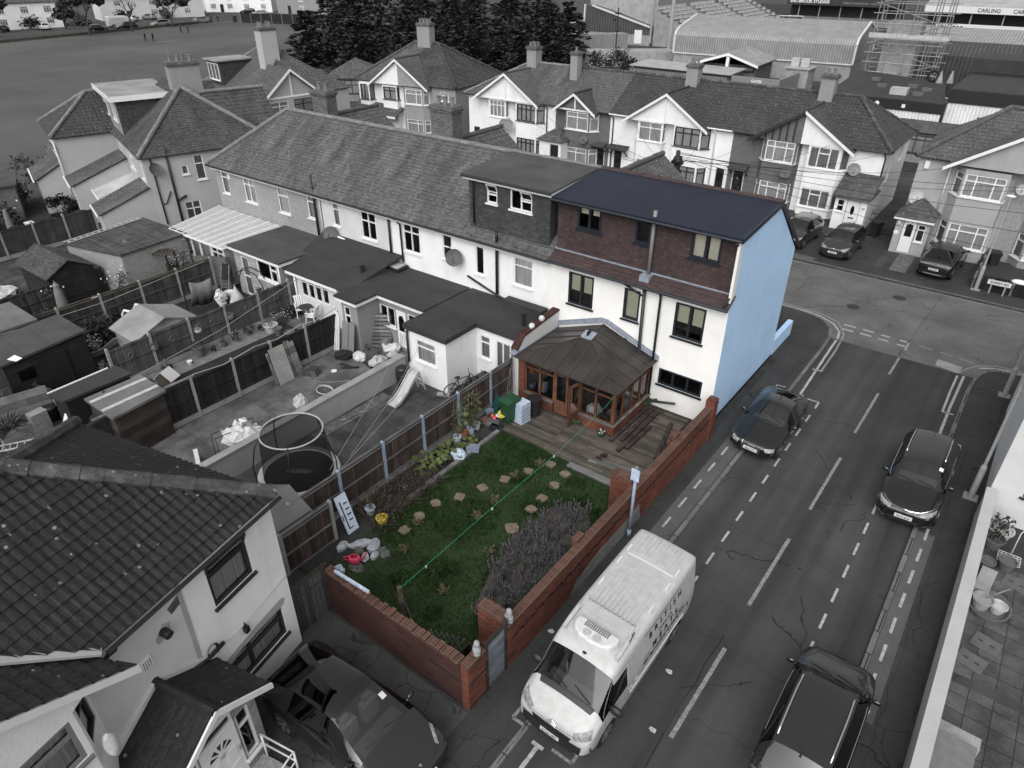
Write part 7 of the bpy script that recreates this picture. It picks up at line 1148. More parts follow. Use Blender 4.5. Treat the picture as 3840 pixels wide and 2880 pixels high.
o=window(H,(0,-2.07,3.56),(0,1,0),1.17,1.28,(1,),.32,'woodframe','curtain',fw=.08,curfull=True); T=frame((.05,-2.07,4.44),(0,1,0))@Matrix.Translation((0,0,.4))@Matrix.Rotation(rad(-22),4,'X')@Matrix.Translation((0,0,-.4)); b=MB(T); b.box(0,0,0,.06,.05,.4); b.box(1.11,0,0,1.17,.05,.4); b.box(.06,0,0,1.11,.05,.06); b.box(.06,0,.34,1.11,.05,.4); s=b.build('open_sash',m['woodframe'],o); b=MB(T); b.poly([(.05,.03,.05),(1.12,.03,.05),(1.12,.03,.35),(.05,.03,.35)]); b.build('pane',m['glass'],s)
window(H,(0,-2.34,.82),(0,1,0),1.94,.98,(1,1.4),.34,'woodframe','curtain',fw=.08)
pipe('flue',[(0,-3.34,4.22),(.12,-3.34,4.22),(.2,-3.34,4.2)],.1,'black',H,12); b=MB(); b.box(.002,-3.98,3.7,.03,-3.75,4.0); o=b.build('wall_vent',m['upvc'],H); b=MB(); [b.box(.03,-3.96+.05*i,3.73+.06*k,.033,-3.93+.05*i,3.76+.06*k) for i in range(4) for k in range(4)]; b.build('vent_holes',m['black'],o)
b=MB(); [b.tube([(.03+.01*q,-2.5+math.cos(a)*(.12+.012*q),2.65+math.sin(a)*(.13+.01*q)) for a in [k*math.pi/8 for k in range(17)]],.008,4) for q in range(4)]; b.build('cable_coil',m['black'],H); b=MB(); b.box(.01,-1.62,2.2,.12,-1.5,2.38); b.bar((.05,-1.56,2.38),(.05,-1.56,2.5),.03); b.build('wall_light',m['black'],H); pipe('cable',[(.01,-2.5,2.5),(.012,-1.6,2.42),(.012,0,2.55)],.01,'offwhite',H)
r=MB(); KW=dict(course=.28,lift=.03,amp=.03,per=.19,jit=.006)
roof(r,[(.28,.05,5.29),(.28,-4.62,5.29),(-2.2,-7.6,6.85),(-2.2,-L,6.85),(-3.1,-L,7.4),(-3.1,-3.33,7.4)],**KW); roof(r,[(.28,.05,5.29),(-3.1,-3.33,7.4),(-6.5,.05,5.29)],**KW); roof(r,[(-6.5,.05,5.29),(-3.1,-3.33,7.4),(-3.1,-L,7.4),(-6.5,-L,5.29)],**KW); r.build('roof',m['tilenear'],H)
r=MB(); roof(r,[(.85,-4.45,4.98),(.85,-7.6,6.85),(-2.2,-7.6,6.85),(.1,-4.6,5.1)],**KW); roof(r,[(.85,-10.7,4.98),(.85,-7.6,6.85),(-2.2,-7.6,6.85)],**KW); r.build('gable_roof',m['tilenear'],H)
g=MB(); ridge(g,(.25,.02,5.34),(-3.1,-3.33,7.42),.17,.42); ridge(g,(-6.45,.02,5.34),(-3.1,-3.33,7.42),.17,.42); ridge(g,(-3.1,-3.33,7.42),(-3.1,-L,7.42),.17,.42); g.build('ridge_tiles',m['ridgedark'],H)
b=MB(); b.bar((.28,-4.6,5.3),(-2.2,-7.6,6.88),.22,.06); b.build('valley_lead',m['midrender'],H); g=MB(); gutter(g,(.33,.08,5.2),(.33,-4.55,5.2),.05); g.build('gutter',m['black'],H); pipe('downpipe',[(.3,-4.4,5.1),(.15,-4.5,4.95),(.1,-4.6,4.8)],.045,'black',H)
b=MB(); b.prism([(.8,-4.4,4.78),(.8,-7.6,6.68),(.8,-7.6,6.86),(.8,-4.4,4.96)],(.06,0,0)); b.prism([(.8,-10.8,4.78),(.8,-7.6,6.68),(.8,-7.6,6.86),(.8,-10.8,4.96)],(.06,0,0)); b.build('bargeboard',m['upvc'],H)
b=MB(); wall(b,(.62,-9.7,0),(0,1,0),4.15,0,5.0,[(1.1,3.85,4.05,5.15-.25)],.1); b.poly([(.62,-9.7,5.0),(.62,-5.55,5.0),(.62,-5.0,5.25),(.62,-7.6,6.75),(.62,-9.7,5.5)]); wall(b,(.62,-5.55,0),(-.62,.55,0),.83,0,5.2,[(.12,3.85,.72,4.95)],.08); b.build('bay_wall',m['white'],H)
window(H,(.62,-8.6,3.85),(0,1,0),2.95,1.05,(1,1,1),.33,'greyplastic','curtain',fw=.08,name='bay_window'); window(H,(.53,-5.47,3.85),(-.62,.55,0),.6,1.1,(1,),.3,'woodframe','curtain',fw=.07,name='bay_window',sill=False)
b=MB(); b.ball((.72,-5.3,3.75),.13,10,7,1,1,2.6,.01); b.build('hanging_cover',m['bag'],H,smooth=True)
b=MB(); wall(b,(1.3,-4.95,0),(0,1,0),2.2,0,2.42,[(.14,.9,.6,2.1),(.62,.15,1.58,2.38),(1.62,.55,2.0,2.1)],.08); b.poly([(1.3,-4.95,2.42),(1.3,-2.75,2.42),(1.3,-3.85,3.1)]); wall(b,(1.3,-2.75,0),(-1,0,0),1.3,0,2.42); wall(b,(0,-4.95,0),(1,0,0),1.3,0,2.42); b.build('porch_wall',m['brickgrey'],H)
b=MB(); b.prism([(1.301,-4.93,2.4),(1.301,-2.78,2.4),(1.301,-3.85,3.08)],(.02,0,0)); b.build('porch_gable',m['upvc'],H); window(H,(1.3,-4.81,.9),(0,1,0),.46,1.2,(1,),.3,'upvc',None,fw=.05,name='porch_window'); window(H,(1.3,-3.33,.55),(0,1,0),.38,1.55,(1,),.3,'upvc',None,fw=.05,name='porch_window')
b=MB(); b.box(1.24,-4.33,.15,1.29,-3.37,2.06); d=b.build('front_door',m['upvc'],H); b=MB(); [b.prism([(1.291,-3.85+math.cos(a)*.08,1.55+math.sin(a)*.08),(1.291,-3.85+math.cos(a-.2)*.3,1.55+math.sin(a-.2)*.3),(1.291,-3.85+math.cos(a+.2)*.3,1.55+math.sin(a+.2)*.3)],(.004,0,0)) for a in (.3,.92,1.57,2.2,2.84)]; b.build('fanlight',m['carglass'],d); b=MB(); [b.box(1.291,y,z,1.303,y+.26,z+h_) for y in (-4.2,-3.76) for z,h_ in ((.35,.5),(1.0,.38))]; b.build('door_panels',m['upvc'],d); b=MB(); b.box(1.29,-3.9,1.42,1.33,-3.8,1.5); b.box(1.29,-3.45,1.1,1.34,-3.41,1.25); b.build('door_furniture',m['chrome'],d)
window(H,(1.3,-4.33,2.06),(0,1,0),.96,.32,(1,),0,'upvc',None,False,.05,'transom_window')
r=MB(); KP=dict(course=.3,lift=.02,amp=.025,per=.25,jit=.004); roof(r,[(1.6,-2.5,2.36),(1.6,-3.85,3.22),(0,-3.85,3.22),(0,-2.5,2.36)],**KP); roof(r,[(1.6,-5.2,2.36),(1.6,-3.85,3.22),(0,-3.85,3.22),(0,-5.2,2.36)],**KP); ridge(r,(0,-3.85,3.22),(1.6,-3.85,3.22),.1,.4); r.build('porch_roof',m['tilenear'],H)
b=MB(); b.prism([(1.6,-2.46,2.2),(1.6,-3.85,3.1),(1.6,-3.85,3.26),(1.6,-2.46,2.36)],(.05,0,0)); b.prism([(1.6,-5.24,2.2),(1.6,-3.85,3.1),(1.6,-3.85,3.26),(1.6,-5.24,2.36)],(.05,0,0)); b.build('porch_bargeboard',m['upvc'],H); b=MB(); b.bar((.02,-3.85,3.3),(.02,-2.4,2.42),.14,.1); b.bar((.02,-3.85,3.3),(.02,-5.3,2.42),.14,.1); b.build('porch_flashing',m['offwhite'],H); pipe('overflow_pipe',[(.05,-2.2,2.55),(.08,-2.6,2.58),(.1,-3.2,2.75)],.05,'black',H)
b=MB(); b.box(1.3,-4.95,0,2.4,-2.95,.15); b.build('doorstep',m['concrete'],H)
T=thing('handrail','white tubular handrail beside the porch step','handrail',(-11.99,6.35,0),rad(12.6));
for z in (.65,1.0): pipe('rail',[(1.4,-2.95,z),(2.36,-2.97,z),(2.4,-3.9,z)],.025,'upvc',T)
for x,y in ((1.42,-2.95),(2.36,-2.97),(2.4,-3.9)): pipe('upright',[(x,y,.0),(x,y,1.0)],.025,'upvc',T)
T=thing('boundary_wall','long pale rendered wall with a broad flaking coping at the right edge','wall',(1.85,4,0)); b=MB(); b.box(0,0,0,.26,19.2,1.12); b.build('wall_body',m['lhwhite'],T); b=MB(); b.box(-.02,0,1.122,.3,19.2,1.2); b.build('coping',m['lhwhite'],T)
T=thing('house','white rendered house at the right edge beyond the patio','house',(1.95,23.3,0)); b=MB(); wall(b,(0,0,0),(1,0,0),9,0,5.6,[(.85,1.2,2.3,2.3)]); wall(b,(0,8,0),(0,-1,0),8,0,5.6); wall(b,(9,8,0),(-1,0,0),9,0,5.6); wall(b,(9,0,0),(0,1,0),8,0,5.6); b.build('wall',m['offwhite'],T); window(T,(.85,0,1.2),(1,0,0),1.45,1.1,(1,1),.3,'woodframe'); b=MB(); roof(b,[(-.3,-.3,5.5),(9.3,-.3,5.5),(9.3,4,8.2),(3.5,4,8.2)],.3); roof(b,[(-.3,-.3,5.5),(3.5,4,8.2),(-.3,8.3,5.5)],.3); roof(b,[(-.3,8.3,5.5),(9.3,8.3,5.5),(9.3,4,8.2),(3.5,4,8.2)],.3); b.build('roof',m['tilemid'],T)
def lamp(x,y,h_,lb,hd=True,arm=(1,0)):
 T=thing('street_lamp',lb,'street lamp',(x,y,0),0,'street lamps'); b=MB(); b.cyl((0,0,0),.1,1.3,12); b.cyl((0,0,1.3),.1,.12,12,.055); b.cyl((0,0,1.42),.055,h_-1.42,10); b.build('column',m['mast'],T,smooth=False)
 if hd: b=MB(); b.bar((0,0,h_),(arm[0]*.9,arm[1]*.9,h_+.1),.05); b.build('bracket',m['mast'],T); b=MB(); b.ball((arm[0]*1.1,arm[1]*1.1,h_+.1),.17,10,6,1.4,.8,.4); b.build('lantern',m['upvc'],T,smooth=True)
 b=MB(); b.slab([(-.22,-.22),(.22,-.22),(.22,.22),(-.22,.22)],.004,.02); b.build('base_slab',m['concrete'],T)
lamp(1.6,24.1,7.5,'grey lamp column by the white house on the right',True,(-1,.3)); lamp(1.72,32.28,7,'grey lamp column at the street corner on the right',True,(-1,.4)); lamp(-.93,43.9,5.4,'grey lamp column on the far pavement by the road sign',True,(0,-1))
b=MB(); b.prism([(2.0,24.2,0),(2.0,32.2,0),(2.0,32.2,1.1),(2.0,24.2,1.9)],(.08,0,0)); tag(b.build('garden_fence',m['fencelight']),'pale sloping boarded fence along the corner pavement on the right','fence')
for k,(x,y,r,hh,mt,lf,lb) in enumerate(((2.6,22.4,.35,.4,'potwhite','leafgrey','big leafy pot in the far corner of the side patio'),(2.5,21.8,.28,.4,'potgrey','deadvine','dark pot beside the big leafy pot'),(2.95,21.0,.24,.35,'potgrey',None,'round dark pot near the metal grate stand'),(2.45,20.7,.22,.3,'potgrey',None,'small dark pot at the foot of the pale wall'))): pot('flower_pot',lb,x,y,r,hh,mt,'patio pots by the right wall',lf,90,.08,.5,.004)
T=thing('shell_basin','wide scalloped dish holding pots on the side patio','basin',(2.75,19.0,.006)); b=MB(); b.lathe((0,0,0),[(.01,.02),(.5,.03),(.6,.14),(.66,.14),(.62,.0),(.01,0)],22,.85,1); b.build('dish',m['potgrey'],T); pot('flower_pot','round brown pot standing in the scalloped dish',2.55,18.85,.26,.36,'concrete','pots in the scalloped dish',z=.04); pot('flower_pot','white bowl pot standing in the scalloped dish',2.95,18.95,.22,.26,'potwhite','pots in the scalloped dish',z=.04)
pipe('trowel',[(2.6,18.9,.4),(2.95,19.1,.75),(3.05,19.2,.78)],.02,'greyplastic'); tag(bpy.data.objects['trowel'],'long handled trowel sticking out of the brown pot','trowel')
T=thing('wire_stand','wire grid plant stand with a bent rod on the side patio','stand',(3.0,21.5,.006)); b=MB(); [b.bar((-.3+.1*k,-.25,.05),(-.3+.1*k,.25,.05),.015) for k in range(7)]; [b.bar((-.3,-.25+.1*k,.05),(.3,-.25+.1*k,.05),.015) for k in range(6)]; b.build('grid',m['offwhite'],T); pipe('rod',[(0,0,.05),(0,.15,1.0),(.08,.2,1.15),(.16,.2,1.05)],.018,'offwhite',T)
b=MB(); b.box(-.2,-.55,0,.2,.55,.35); tag(b.build('stone_bench',m['concpost'],loc=(2.5,19.75,.006),rotz=-.1),'pale stone block bench against the right wall','bench')
for k,(x,y,r) in enumerate(((2.9,17.55,-.2),(2.65,16.7,-.25),(3.3,20.5,-.2))): b=MB(); b.box(-.33,-.28,0,.33,.28,.02); o=b.build('manhole_cover',m['potgrey'],loc=(x,y,.006),rotz=r); tag(o,('square metal cover in the patio nearest the scalloped dish','second square metal cover, closer to the wall and the raised step','ribbed square cover near the wire stand')[k],'manhole cover','covers in the side patio'); b=MB(); b.box(-.2,-.02,.021,-.08,.02,.026); b.box(.08,-.02,.021,.2,.02,.026); b.build('lifting_eye',m['black'],o)
T=thing('storage_chest','flat topped grey chest at the bottom right of the patio','chest',(2.15,11.2,.006)); b=MB(); b.box(.02,.02,0,.86,2.36,.52); b.build('chest_body',m['greyplastic'],T); b=MB(); b.box(0,0,.522,.88,2.38,.58); b.build('lid',m['fabric'],T); b=MB(); b.box(.05,2.4,0,.95,2.75,.5); b.build('end_box',m['concpost'],T)
b=MB(); b.box(2.12,15.75,.006,8,16.05,.012); b.box(2.12,21.05,.006,8,21.35,.012); struct(b,'patio_edging',m['tarmac'])
GA='houses across the front road'
def bay(H,x0,x1,y,dp,cl,cr,mat,fr,zs=((.6,1.9),(3.32,4.72)),top=4.85,cols=(1,1,1),tr=.3,cur='curtain'):
 b=MB(); F=[((x0-cl,y,0),(x0,y-dp,0)),((x0,y-dp,0),(x1,y-dp,0)),((x1,y-dp,0),(x1+cr,y,0))]
 for k,(p,q) in enumerate(F):
  p=V(p);q=V(q);w=(q-p).length
  if w<.05: continue
  wall(b,p,q-p,w,0,top,[(.07 if k!=1 else .1,z0,w-(.07 if k!=1 else .1),z1) for z0,z1 in zs])
 b.poly([(x0-cl,y,top),(x0,y-dp,top),(x1,y-dp,top),(x1+cr,y,top)]); b.build('bay_wall',m[mat],H)
 for k,(p,q) in enumerate(F):
  p=V(p);q=V(q);w=(q-p).length
  if w<.3: continue
  for z0,z1 in zs:
   u=(q-p).normalized(); e=.07 if k!=1 else .1; window(H,p+u*e+V((0,0,z0)),u,w-2*e,z1-z0,cols if k==1 else (1,),tr,fr,cur,fw=.075,name='bay_window')
def gable(H,cx,hw,z0,zr,y,yb,mat,tile='tiledark',barge='upvc',half=None,panel=True,inner=None):
 b=MB(); b.poly([(cx-hw+.25,y,z0+.1),(cx+hw-.25,y,z0+.1),(cx,y,zr-.12)]); b.poly([(cx+hw-.25,y,z0+.1),(cx-hw+.25,y,z0+.1),(cx-hw+.25,y+.6,z0+.1),(cx+hw-.25,y+.6,z0+.1)]); o=b.build('gable_wall',m[mat],H)
 if half: b=MB(); b.prism([(cx-hw+.28,y-.012,z0+.1),(cx,y-.012,z0+.1),(cx,y-.012,zr-.14)],(0,.01,0)); b.build('gable_half',m[half],H)
 b=MB(); k=dict(course=.3,lift=.02,amp=.02,per=.25); roof(b,[(cx-hw,y-.3,z0),(cx,y-.3,zr),(cx,yb,zr),(cx-hw,yb-1.8 if yb-1.8>y else y+.4,z0)],**k); roof(b,[(cx+hw,y-.3,z0),(cx,y-.3,zr),(cx,yb,zr),(cx+hw,yb-1.8 if yb-1.8>y else y+.4,z0)],**k); ridge(b,(cx,y-.3,zr),(cx,yb,zr),.1); b.build('gable_roof',m[tile],H)
 b=MB();
 for s in ((-1,1) if barge!='half' else (1,)): b.prism([(cx+s*hw*1.02,y-.34,z0-.24),(cx,y-.34,zr-.18),(cx,y-.34,zr+.02),(cx+s*hw*1.02,y-.34,z0-.03)],(0,.05,0))
 b.build('bargeboard',m['upvc'],H)
 if barge=='half': b=MB(); b.prism([(cx-hw*1.02,y-.34,z0-.24),(cx,y-.34,zr-.18),(cx,y-.34,zr+.02),(cx-hw*1.02,y-.34,z0-.03)],(0,.05,0)); b.build('bargeboard',m['woodframe'],H)
 if panel: b=MB(); b.box(cx-hw+.3,y-.05,z0+.05,cx+hw-.3,y-.004,z0+.17); b.box(cx-.06,y-.05,z0+.17,cx+.06,y-.004,zr-.3); b.build('gable_trim',m['upvc'],H)
D=dict(A=(-44.2,-39.4),B=(-39.4,-34.55),C=(-34.55,-29.2),D=(-29.2,-24.1),E=(-24.1,-18.9),F=(-18.9,-13.9),G=(-13.9,-8.45))
YW=51.6; ZE=4.95; RYb,RZb=3.6,7.42; DP=7.2
LB=dict(A='white end house with white leaded bay windows at the left of the row',B='white house with black framed bay windows and a hip roofed porch',C='pebbledashed house with its own small front gable',D='white house with curtained bay right of the small gabled house',E='white house with black framed bays in the middle of the row',F='pebbledashed house with a timbered half gable',G='bright white end house with porch and cars on its drive')
WM=dict(A='white',B='white',C='darkpebble',D='white',E='white',F='darkpebble',G='white'); TM=dict(A='tilemid',B='tile',C='tilemid',D='tilelichen',E='tilelichen',F='tilelichen',G='tilelichen')
HB={}
for k,(x0,x1) in D.items():
 H=thing('terraced_house',LB[k],'house',(x0,YW,0),0,GA); HB[k]=H; w=x1-x0; hl=k=='A'; hr=k=='G'; b=MB()
 dr={'C':[(w-1.15,.1,w-.35,2.1)],'D':[(.5,.1,1.3,2.1)],'E':[(w-.95,.1,w-.2,2.1)],'F':[(.4,.1,1.3,2.15)],'A':[(.5,.1,1.3,2.1)]}.get(k,[])
 hull(b,0,0,w-.004,DP,0,ZE,{'S':dr,'E':[(1.6,2.6,2.2,3.7),(4.5,3.4,5.4,4.4)] if hr else []}); b.build('wall',m[WM[k]],H)
 if hr: window(H,(w-.004,1.6,2.6),(0,1,0),.6,1.1,(1,),0); window(H,(w-.004,4.5,3.4),(0,1,0),.9,1.,(1,),0)
 if dr: a=dr[0]; b=MB(); b.box(a[0]+.04,.04,.1,a[2]-.04,.09,a[3]-.04); d=b.build('front_door',m['door'],H); b=MB(); b.box(a[0]-.0,.0,.1,a[0]+.06,.1,a[3]); b.box(a[2]-.06,.0,.1,a[2],.1,a[3]); b.box(a[0]+.06,0,a[3]-.06,a[2]-.06,.1,a[3]); b.build('door_frame',m['upvc'],d); b=MB(); b.box(a[0]+.2,.03,1.1,a[2]-.2,.039,1.8); b.build('door_pane',m['glass'],d)
 r=MB(); a=0 if not hl else -.3; e=w if not hr else w+.3; rl=0 if not hl else 4.4; rr=w if not hr else w-3.3; KW=dict(course=.3,lift=.022,amp=.0 if k=='B' else .022,per=.25,jit=.006)
 if k=='B': KW.update(course=.2,du=.5)
 roof(r,[(a,-.3,ZE-.1),(e,-.3,ZE-.1),(rr,RYb,RZb),(rl,RYb,RZb)],**KW); roof(r,[(a,DP+.3,ZE-.1),(e,DP+.3,ZE-.1),(rr,RYb,RZb),(rl,RYb,RZb)],.3,.02)
 if hl: roof(r,[(a,-.3,ZE-.1),(rl,RYb,RZb),(a,DP+.3,ZE-.1)],.3)
 if hr: roof(r,[(e,-.3,ZE-.1),(rr,RYb,RZb),(e,DP+.3,ZE-.1)],**KW)
 r.build('roof',m[TM[k]],H); g=MB(); ridge(g,(rl,RYb,RZb),(rr,RYb,RZb),.12)
 if hl: ridge(g,(a,-.3,ZE-.06),(rl,RYb,RZb+.02),.12)
 if hr: ridge(g,(e,-.3,ZE-.06),(rr,RYb,RZb+.02),.14); ridge(g,(e,DP+.3,ZE-.06),(rr,RYb,RZb+.02),.12)
 g.build('ridge_tiles',m['ridge' if k in 'AB' else 'ridgedark'],H); g=MB(); gutter(g,(a,-.34,ZE-.1),(e,-.34,ZE-.1)); g.build('gutter',m['black' if k not in 'DE' else 'upvc'],H)
S=lambda k,x:x-D[k][0]
bay(HB['A'],S('A',-41.4),S('A',-39.5),0,.55,.4,.02,'white','upvc',cols=(1,1,1,1)); bay(HB['B'],S('B',-38.35),S('B',-36.2),0,.6,.02,.6,'white','woodframe',cols=(1,1,1,1)); bay(HB['C'],S('C',-33.1),S('C',-30.8),0,.7,.4,.6,'darkpebble','upvc',cols=(1,1)); bay(HB['D'],S('D',-26.4),S('D',-24.25),0,.6,.4,.02,'white','upvc',cols=(1,1)); bay(HB['E'],S('E',-23.35),S('E',-21.15),0,.6,.02,.6,'white','woodframe'); bay(HB['F'],S('F',-16.3),S('F',-14.1),0,.6,.4,.02,'darkpebble','upvc',cols=(1,1.4,1)); bay(HB['G'],S('G',-13.3),S('G',-11.15),0,.6,.05,.55,'white','upvc',cols=(1,1.2,1),tr=[0,.3,0],cur='curtaindark')
gable(HB['A'],S('A',-39.42),3.55,4.75,7.02,-.62,2.9,'white','tilemid'); gable(HB['C'],S('C',-32.2),2.05,4.75,6.15,-.72,1.9,'darkpebble','tiledark'); gable(HB['D'],S('D',-24.12),3.5,4.7,6.95,-.62,2.9,'white','tilelichen',panel=False); gable(HB['F'],S('F',-13.9),3.55,4.65,6.9,-.62,2.9,'white','tiledark',barge='half',half='darkpebble',panel=False)
b=MB(); [b.box(S('F',-16.9)+.48*k,-.66,4.78,S('F',-16.9)+.48*k+.12,-.634,4.95+.27*k) for k in range(6)]; b.build('timbering',m['woodframe'],HB['F']); b=MB(); cx=S('D',-24.12); b.box(cx-3.1,-.68,4.74,cx-.02,-.632,4.86); b.box(cx-.12,-.68,4.861,cx+.0,-.632,6.6); b.build('gable_trim',m['upvc'],HB['D'])
for k,x,y,z1,sx,sy,p in (('A',-39.4,3.5,8.5,1.0,.9,((-.25,-.2),(.25,-.2),(-.25,.2),(.25,.2))),('C',-34.4,2.6,8.5,.7,.7,((0,0),)),('E',-24.0,3.3,8.3,.95,.8,((-.22,0),(.22,0))),('G',-13.9,3.3,8.45,.95,.8,((-.22,0),(.22,0)))): chimney(HB[k],S(k,x),y,6.5,z1,sx,sy,'greyrender',p,'ridge',ph=.3)
def canopy(H,x0,x1,z,mat,dp=.8,slope=.2): b=MB(); b.prism([(x0,-dp,z),(x1,-dp,z),(x1,0,z+slope),(x0,0,z+slope)],(0,0,.08)); o=b.build('door_canopy',m[mat],H); b=MB(); [b.bar((x,-.05,z-.5),(x,-dp+.1,z),.07) for x in (x0+.1,x1-.1)]; b.build('canopy_bracket',m['woodframe'],o)
canopy(HB['C'],4.0,5.2,2.25,'feltlight'); canopy(HB['D'],.1,1.9,2.25,'felt'); canopy(HB['F'],.2,1.6,2.35,'feltlight')
T=HB['B']; x0=S('B',-35.0); b=MB(); hull(b,x0,-1.7,x0+2.2,-.0,0,2.45,{'S':[(1.1,.1,1.95,2.1)]}); b.build('porch_wall',m['white'],T); b=MB(); b.box(x0+1.14,-1.64,.1,x0+1.91,-1.6,2.06); b.build('front_door',m['door'],T); b=MB(); roof(b,[(x0-.2,-1.95,2.4),(x0+2.4,-1.95,2.4),(x0+1.1,-.5,3.3)],.22); roof(b,[(x0-.2,-1.95,2.4),(x0+1.1,-.5,3.3),(x0-.2,0,2.4)],.22); roof(b,[(x0+2.4,-1.95,2.4),(x0+1.1,-.5,3.3),(x0+2.4,0,2.4)],.22); b.build('porch_roof',m['tilemid'],T)
T=HB['G']; x0=S('G',-10.45); b=MB(); hull(b,x0,-2.2,x0+2.0,0,0,2.35,{'S':[(.15,1.2,.6,2.0),(.75,.1,1.6,2.15)]}); b.build('porch_wall',m['white'],T); window(T,(x0+.15,-2.2,1.2),(1,0,0),.45,.8,(1,),.5,'upvc',None,fw=.05); b=MB(); b.box(x0+.78,-2.17,.1,x0+1.57,-2.13,2.12); d=b.build('front_door',m['upvc'],T); b=MB(); b.ball((x0+1.17,-2.17,1.4),.12,10,8,1,.12,2.6); b.build('door_pane',m['carglass'],d); b=MB(); b.box(x0+1.0,-2.18,.85,x0+1.35,-2.171,.93); b.build('letter_box',m['black'],d); b=MB(); roof(b,[(x0-.2,-2.5,2.32),(x0+2.2,-2.5,2.32),(x0+2.2,0,3.3),(x0-.2,0,3.3)],.2); b.prism([(x0-.2,-2.5,2.2),(x0+2.2,-2.5,2.2),(x0+2.2,0,2.34),(x0-.2,0,2.34)],(0,0,.1)); b.build('porch_roof',m['tilemid'],T); text('29',.22,textframe((x0+1.8,-2.205,1.6),(1,0,0),(0,-1,0)),'ink',T,'house_number')
for k,x,z in (('A',-39.55,2.75),('B',-39.0,2.75),('C',-34.3,2.4),('C',-31.3,2.6),('F',-14.6,2.6),('G',-10.35,3.35)): dish(HB[k],(S(k,x),-.62 if k!='G' else 0,z),(1,0,0),.42,'potgrey' if k in 'CF' else 'greyplastic')
for k,x,z in (('B',-35.4,4.6),('C',-28.9,4.6),('E',-20.2,4.6),('G',-8.5,4.7)): pipe('downpipe',[(S(k,x)-.1,-.3,4.8),(S(k,x),-.08,4.5),(S(k,x),-.08,.1)],.05,'black' if k!='E' else 'upvc',HB[k])
def person(name_label,x,y,rot,z=0,coat='fabricdark',leg='fabricdark',stride=.12,group=None,bagc=None,h=1.74,arm=.06):
 T=thing('person',name_label,'person',(x,y,z),rot,group); s=h/1.74; P={'pel':(0,0,.95),'ch':(0,0,1.3),'nk':(0,.0,1.47),'hd':(.02,0,1.6),'ht':(.0,0,1.7)}
 me=bpy.data.meshes.new('p'); vs=[];es=[];rs=[]
 def av(p,r): vs.append(V(p)*s); rs.append(r*s); return len(vs)-1
 a=av((0,0,.95),.15); c=av((0,0,1.15),.14); d=av((0,0,1.36),.16); n=av((.01,0,1.49),.055); h1=av((.03,0,1.6),.095); h2=av((.02,0,1.68),.08); es+= [(a,c),(c,d),(d,n),(n,h1),(h1,h2)]
 for sg in (1,-1):
  k=av((.04+stride*sg,sg*.1,.5),.07); f=av((stride*1.3*sg-.04,sg*.1,.09),.05); t=av((stride*1.3*sg+.14,sg*.11,.04),.04); hp=av((0,sg*.09,.86),.1); es+=[(a,hp),(hp,k),(k,f),(f,t)]
  sh=av((0,sg*.19,1.38),.065); e=av((-stride*sg*.5,sg*.25,1.12),.05); w=av((.08-stride*sg*.6+arm,sg*.24,.9),.036); fg=av((.1-stride*sg*.6+arm,sg*.24,.82),.03); es+=[(d,sh),(sh,e),(e,w),(w,fg)]
 me.from_pydata(vs,es,[]); o=bpy.data.objects.new('p',me); COL.objects.link(o); o.modifiers.new('k','SKIN');
 for i,v in enumerate(me.skin_vertices[0].data): v.radius=(rs[i],rs[i]); v.use_root=i==0
 o.modifiers.new('s','SUBSURF').levels=1; e=bpy.data.meshes.new_from_object(o.evaluated_get(bpy.context.evaluated_depsgraph_get())); bpy.data.objects.remove(o); e.materials.clear()
 for mt in (coat,'skin',leg): e.materials.append(m[mt])
 for p in e.polygons: zc=p.center.z/s; p.material_index=1 if (zc>1.5 or (zc<.9 and abs(p.center.y/s)>.2)) else (2 if zc<.86 else 0); p.use_smooth=True
 ob=bpy.data.objects.new('body',e); COL.objects.link(ob); ob.parent=T; b=MB(); b.ball((0,0,1.66*s),.108*s,10,7,1,.95,.8); b.build('hair',m['black'],T)
 if bagc: b=MB(); b.ball((.1,.3,.55),.15,8,6,.6,1,1.3,.03); b.build('carried_bag',m[bagc],T)
 return T
person('person in dark clothes standing in the doorway under the small canopy',-18.0,51.4,rad(-90),.05,stride=.02)
def rhouse(x0,x1,y,lb,mat,bayx,gx,tile='tilemid',left=False):
 H=thing('semi_detached_house',lb,'house',(x0,y,0),0,'pair of houses at the right edge'); w=x1-x0; b=MB(); hull(b,0,0,w-.004,8,0,5.5); b.build('wall',m[mat],H); r=MB(); KW=dict(course=.3,lift=.025,amp=.03,per=.28)
 if left: roof(r,[(-.25,-.3,5.5),(w,-.3,5.5),(w,4,8.),(3.4,4,8.)],**KW); roof(r,[(-.25,-.3,5.5),(3.4,4,8.),(-.25,8.3,5.5)],**KW); ridge(r,(-.25,-.3,5.56),(3.4,4,8.03),.15); ridge(r,(3.4,4,8.03),(w,4,8.03),.15)
 else: roof(r,[(0,-.3,5.5),(w,-.3,5.5),(w,4,8.),(0,4,8.)],**KW); ridge(r,(0,4,8.03),(w,4,8.03),.15)
 roof(r,[(-.25 if left else 0,8.3,5.5),(w,8.3,5.5),(w,4,8.),(3.4 if left else 0,4,8.)],.3); r.build('roof',m[tile],H); bay(H,bayx[0],bayx[1],0,.75,.55,.05,mat,'upvc',((.75,2.15),(3.75,5.05)),5.3,(1,1.7,1)); return H
HR=rhouse(-6.2,-1.1,48.9,'mid grey house with white framed bays and a pyramid roofed porch','midrender',(2.6,4.85),0,left=True)
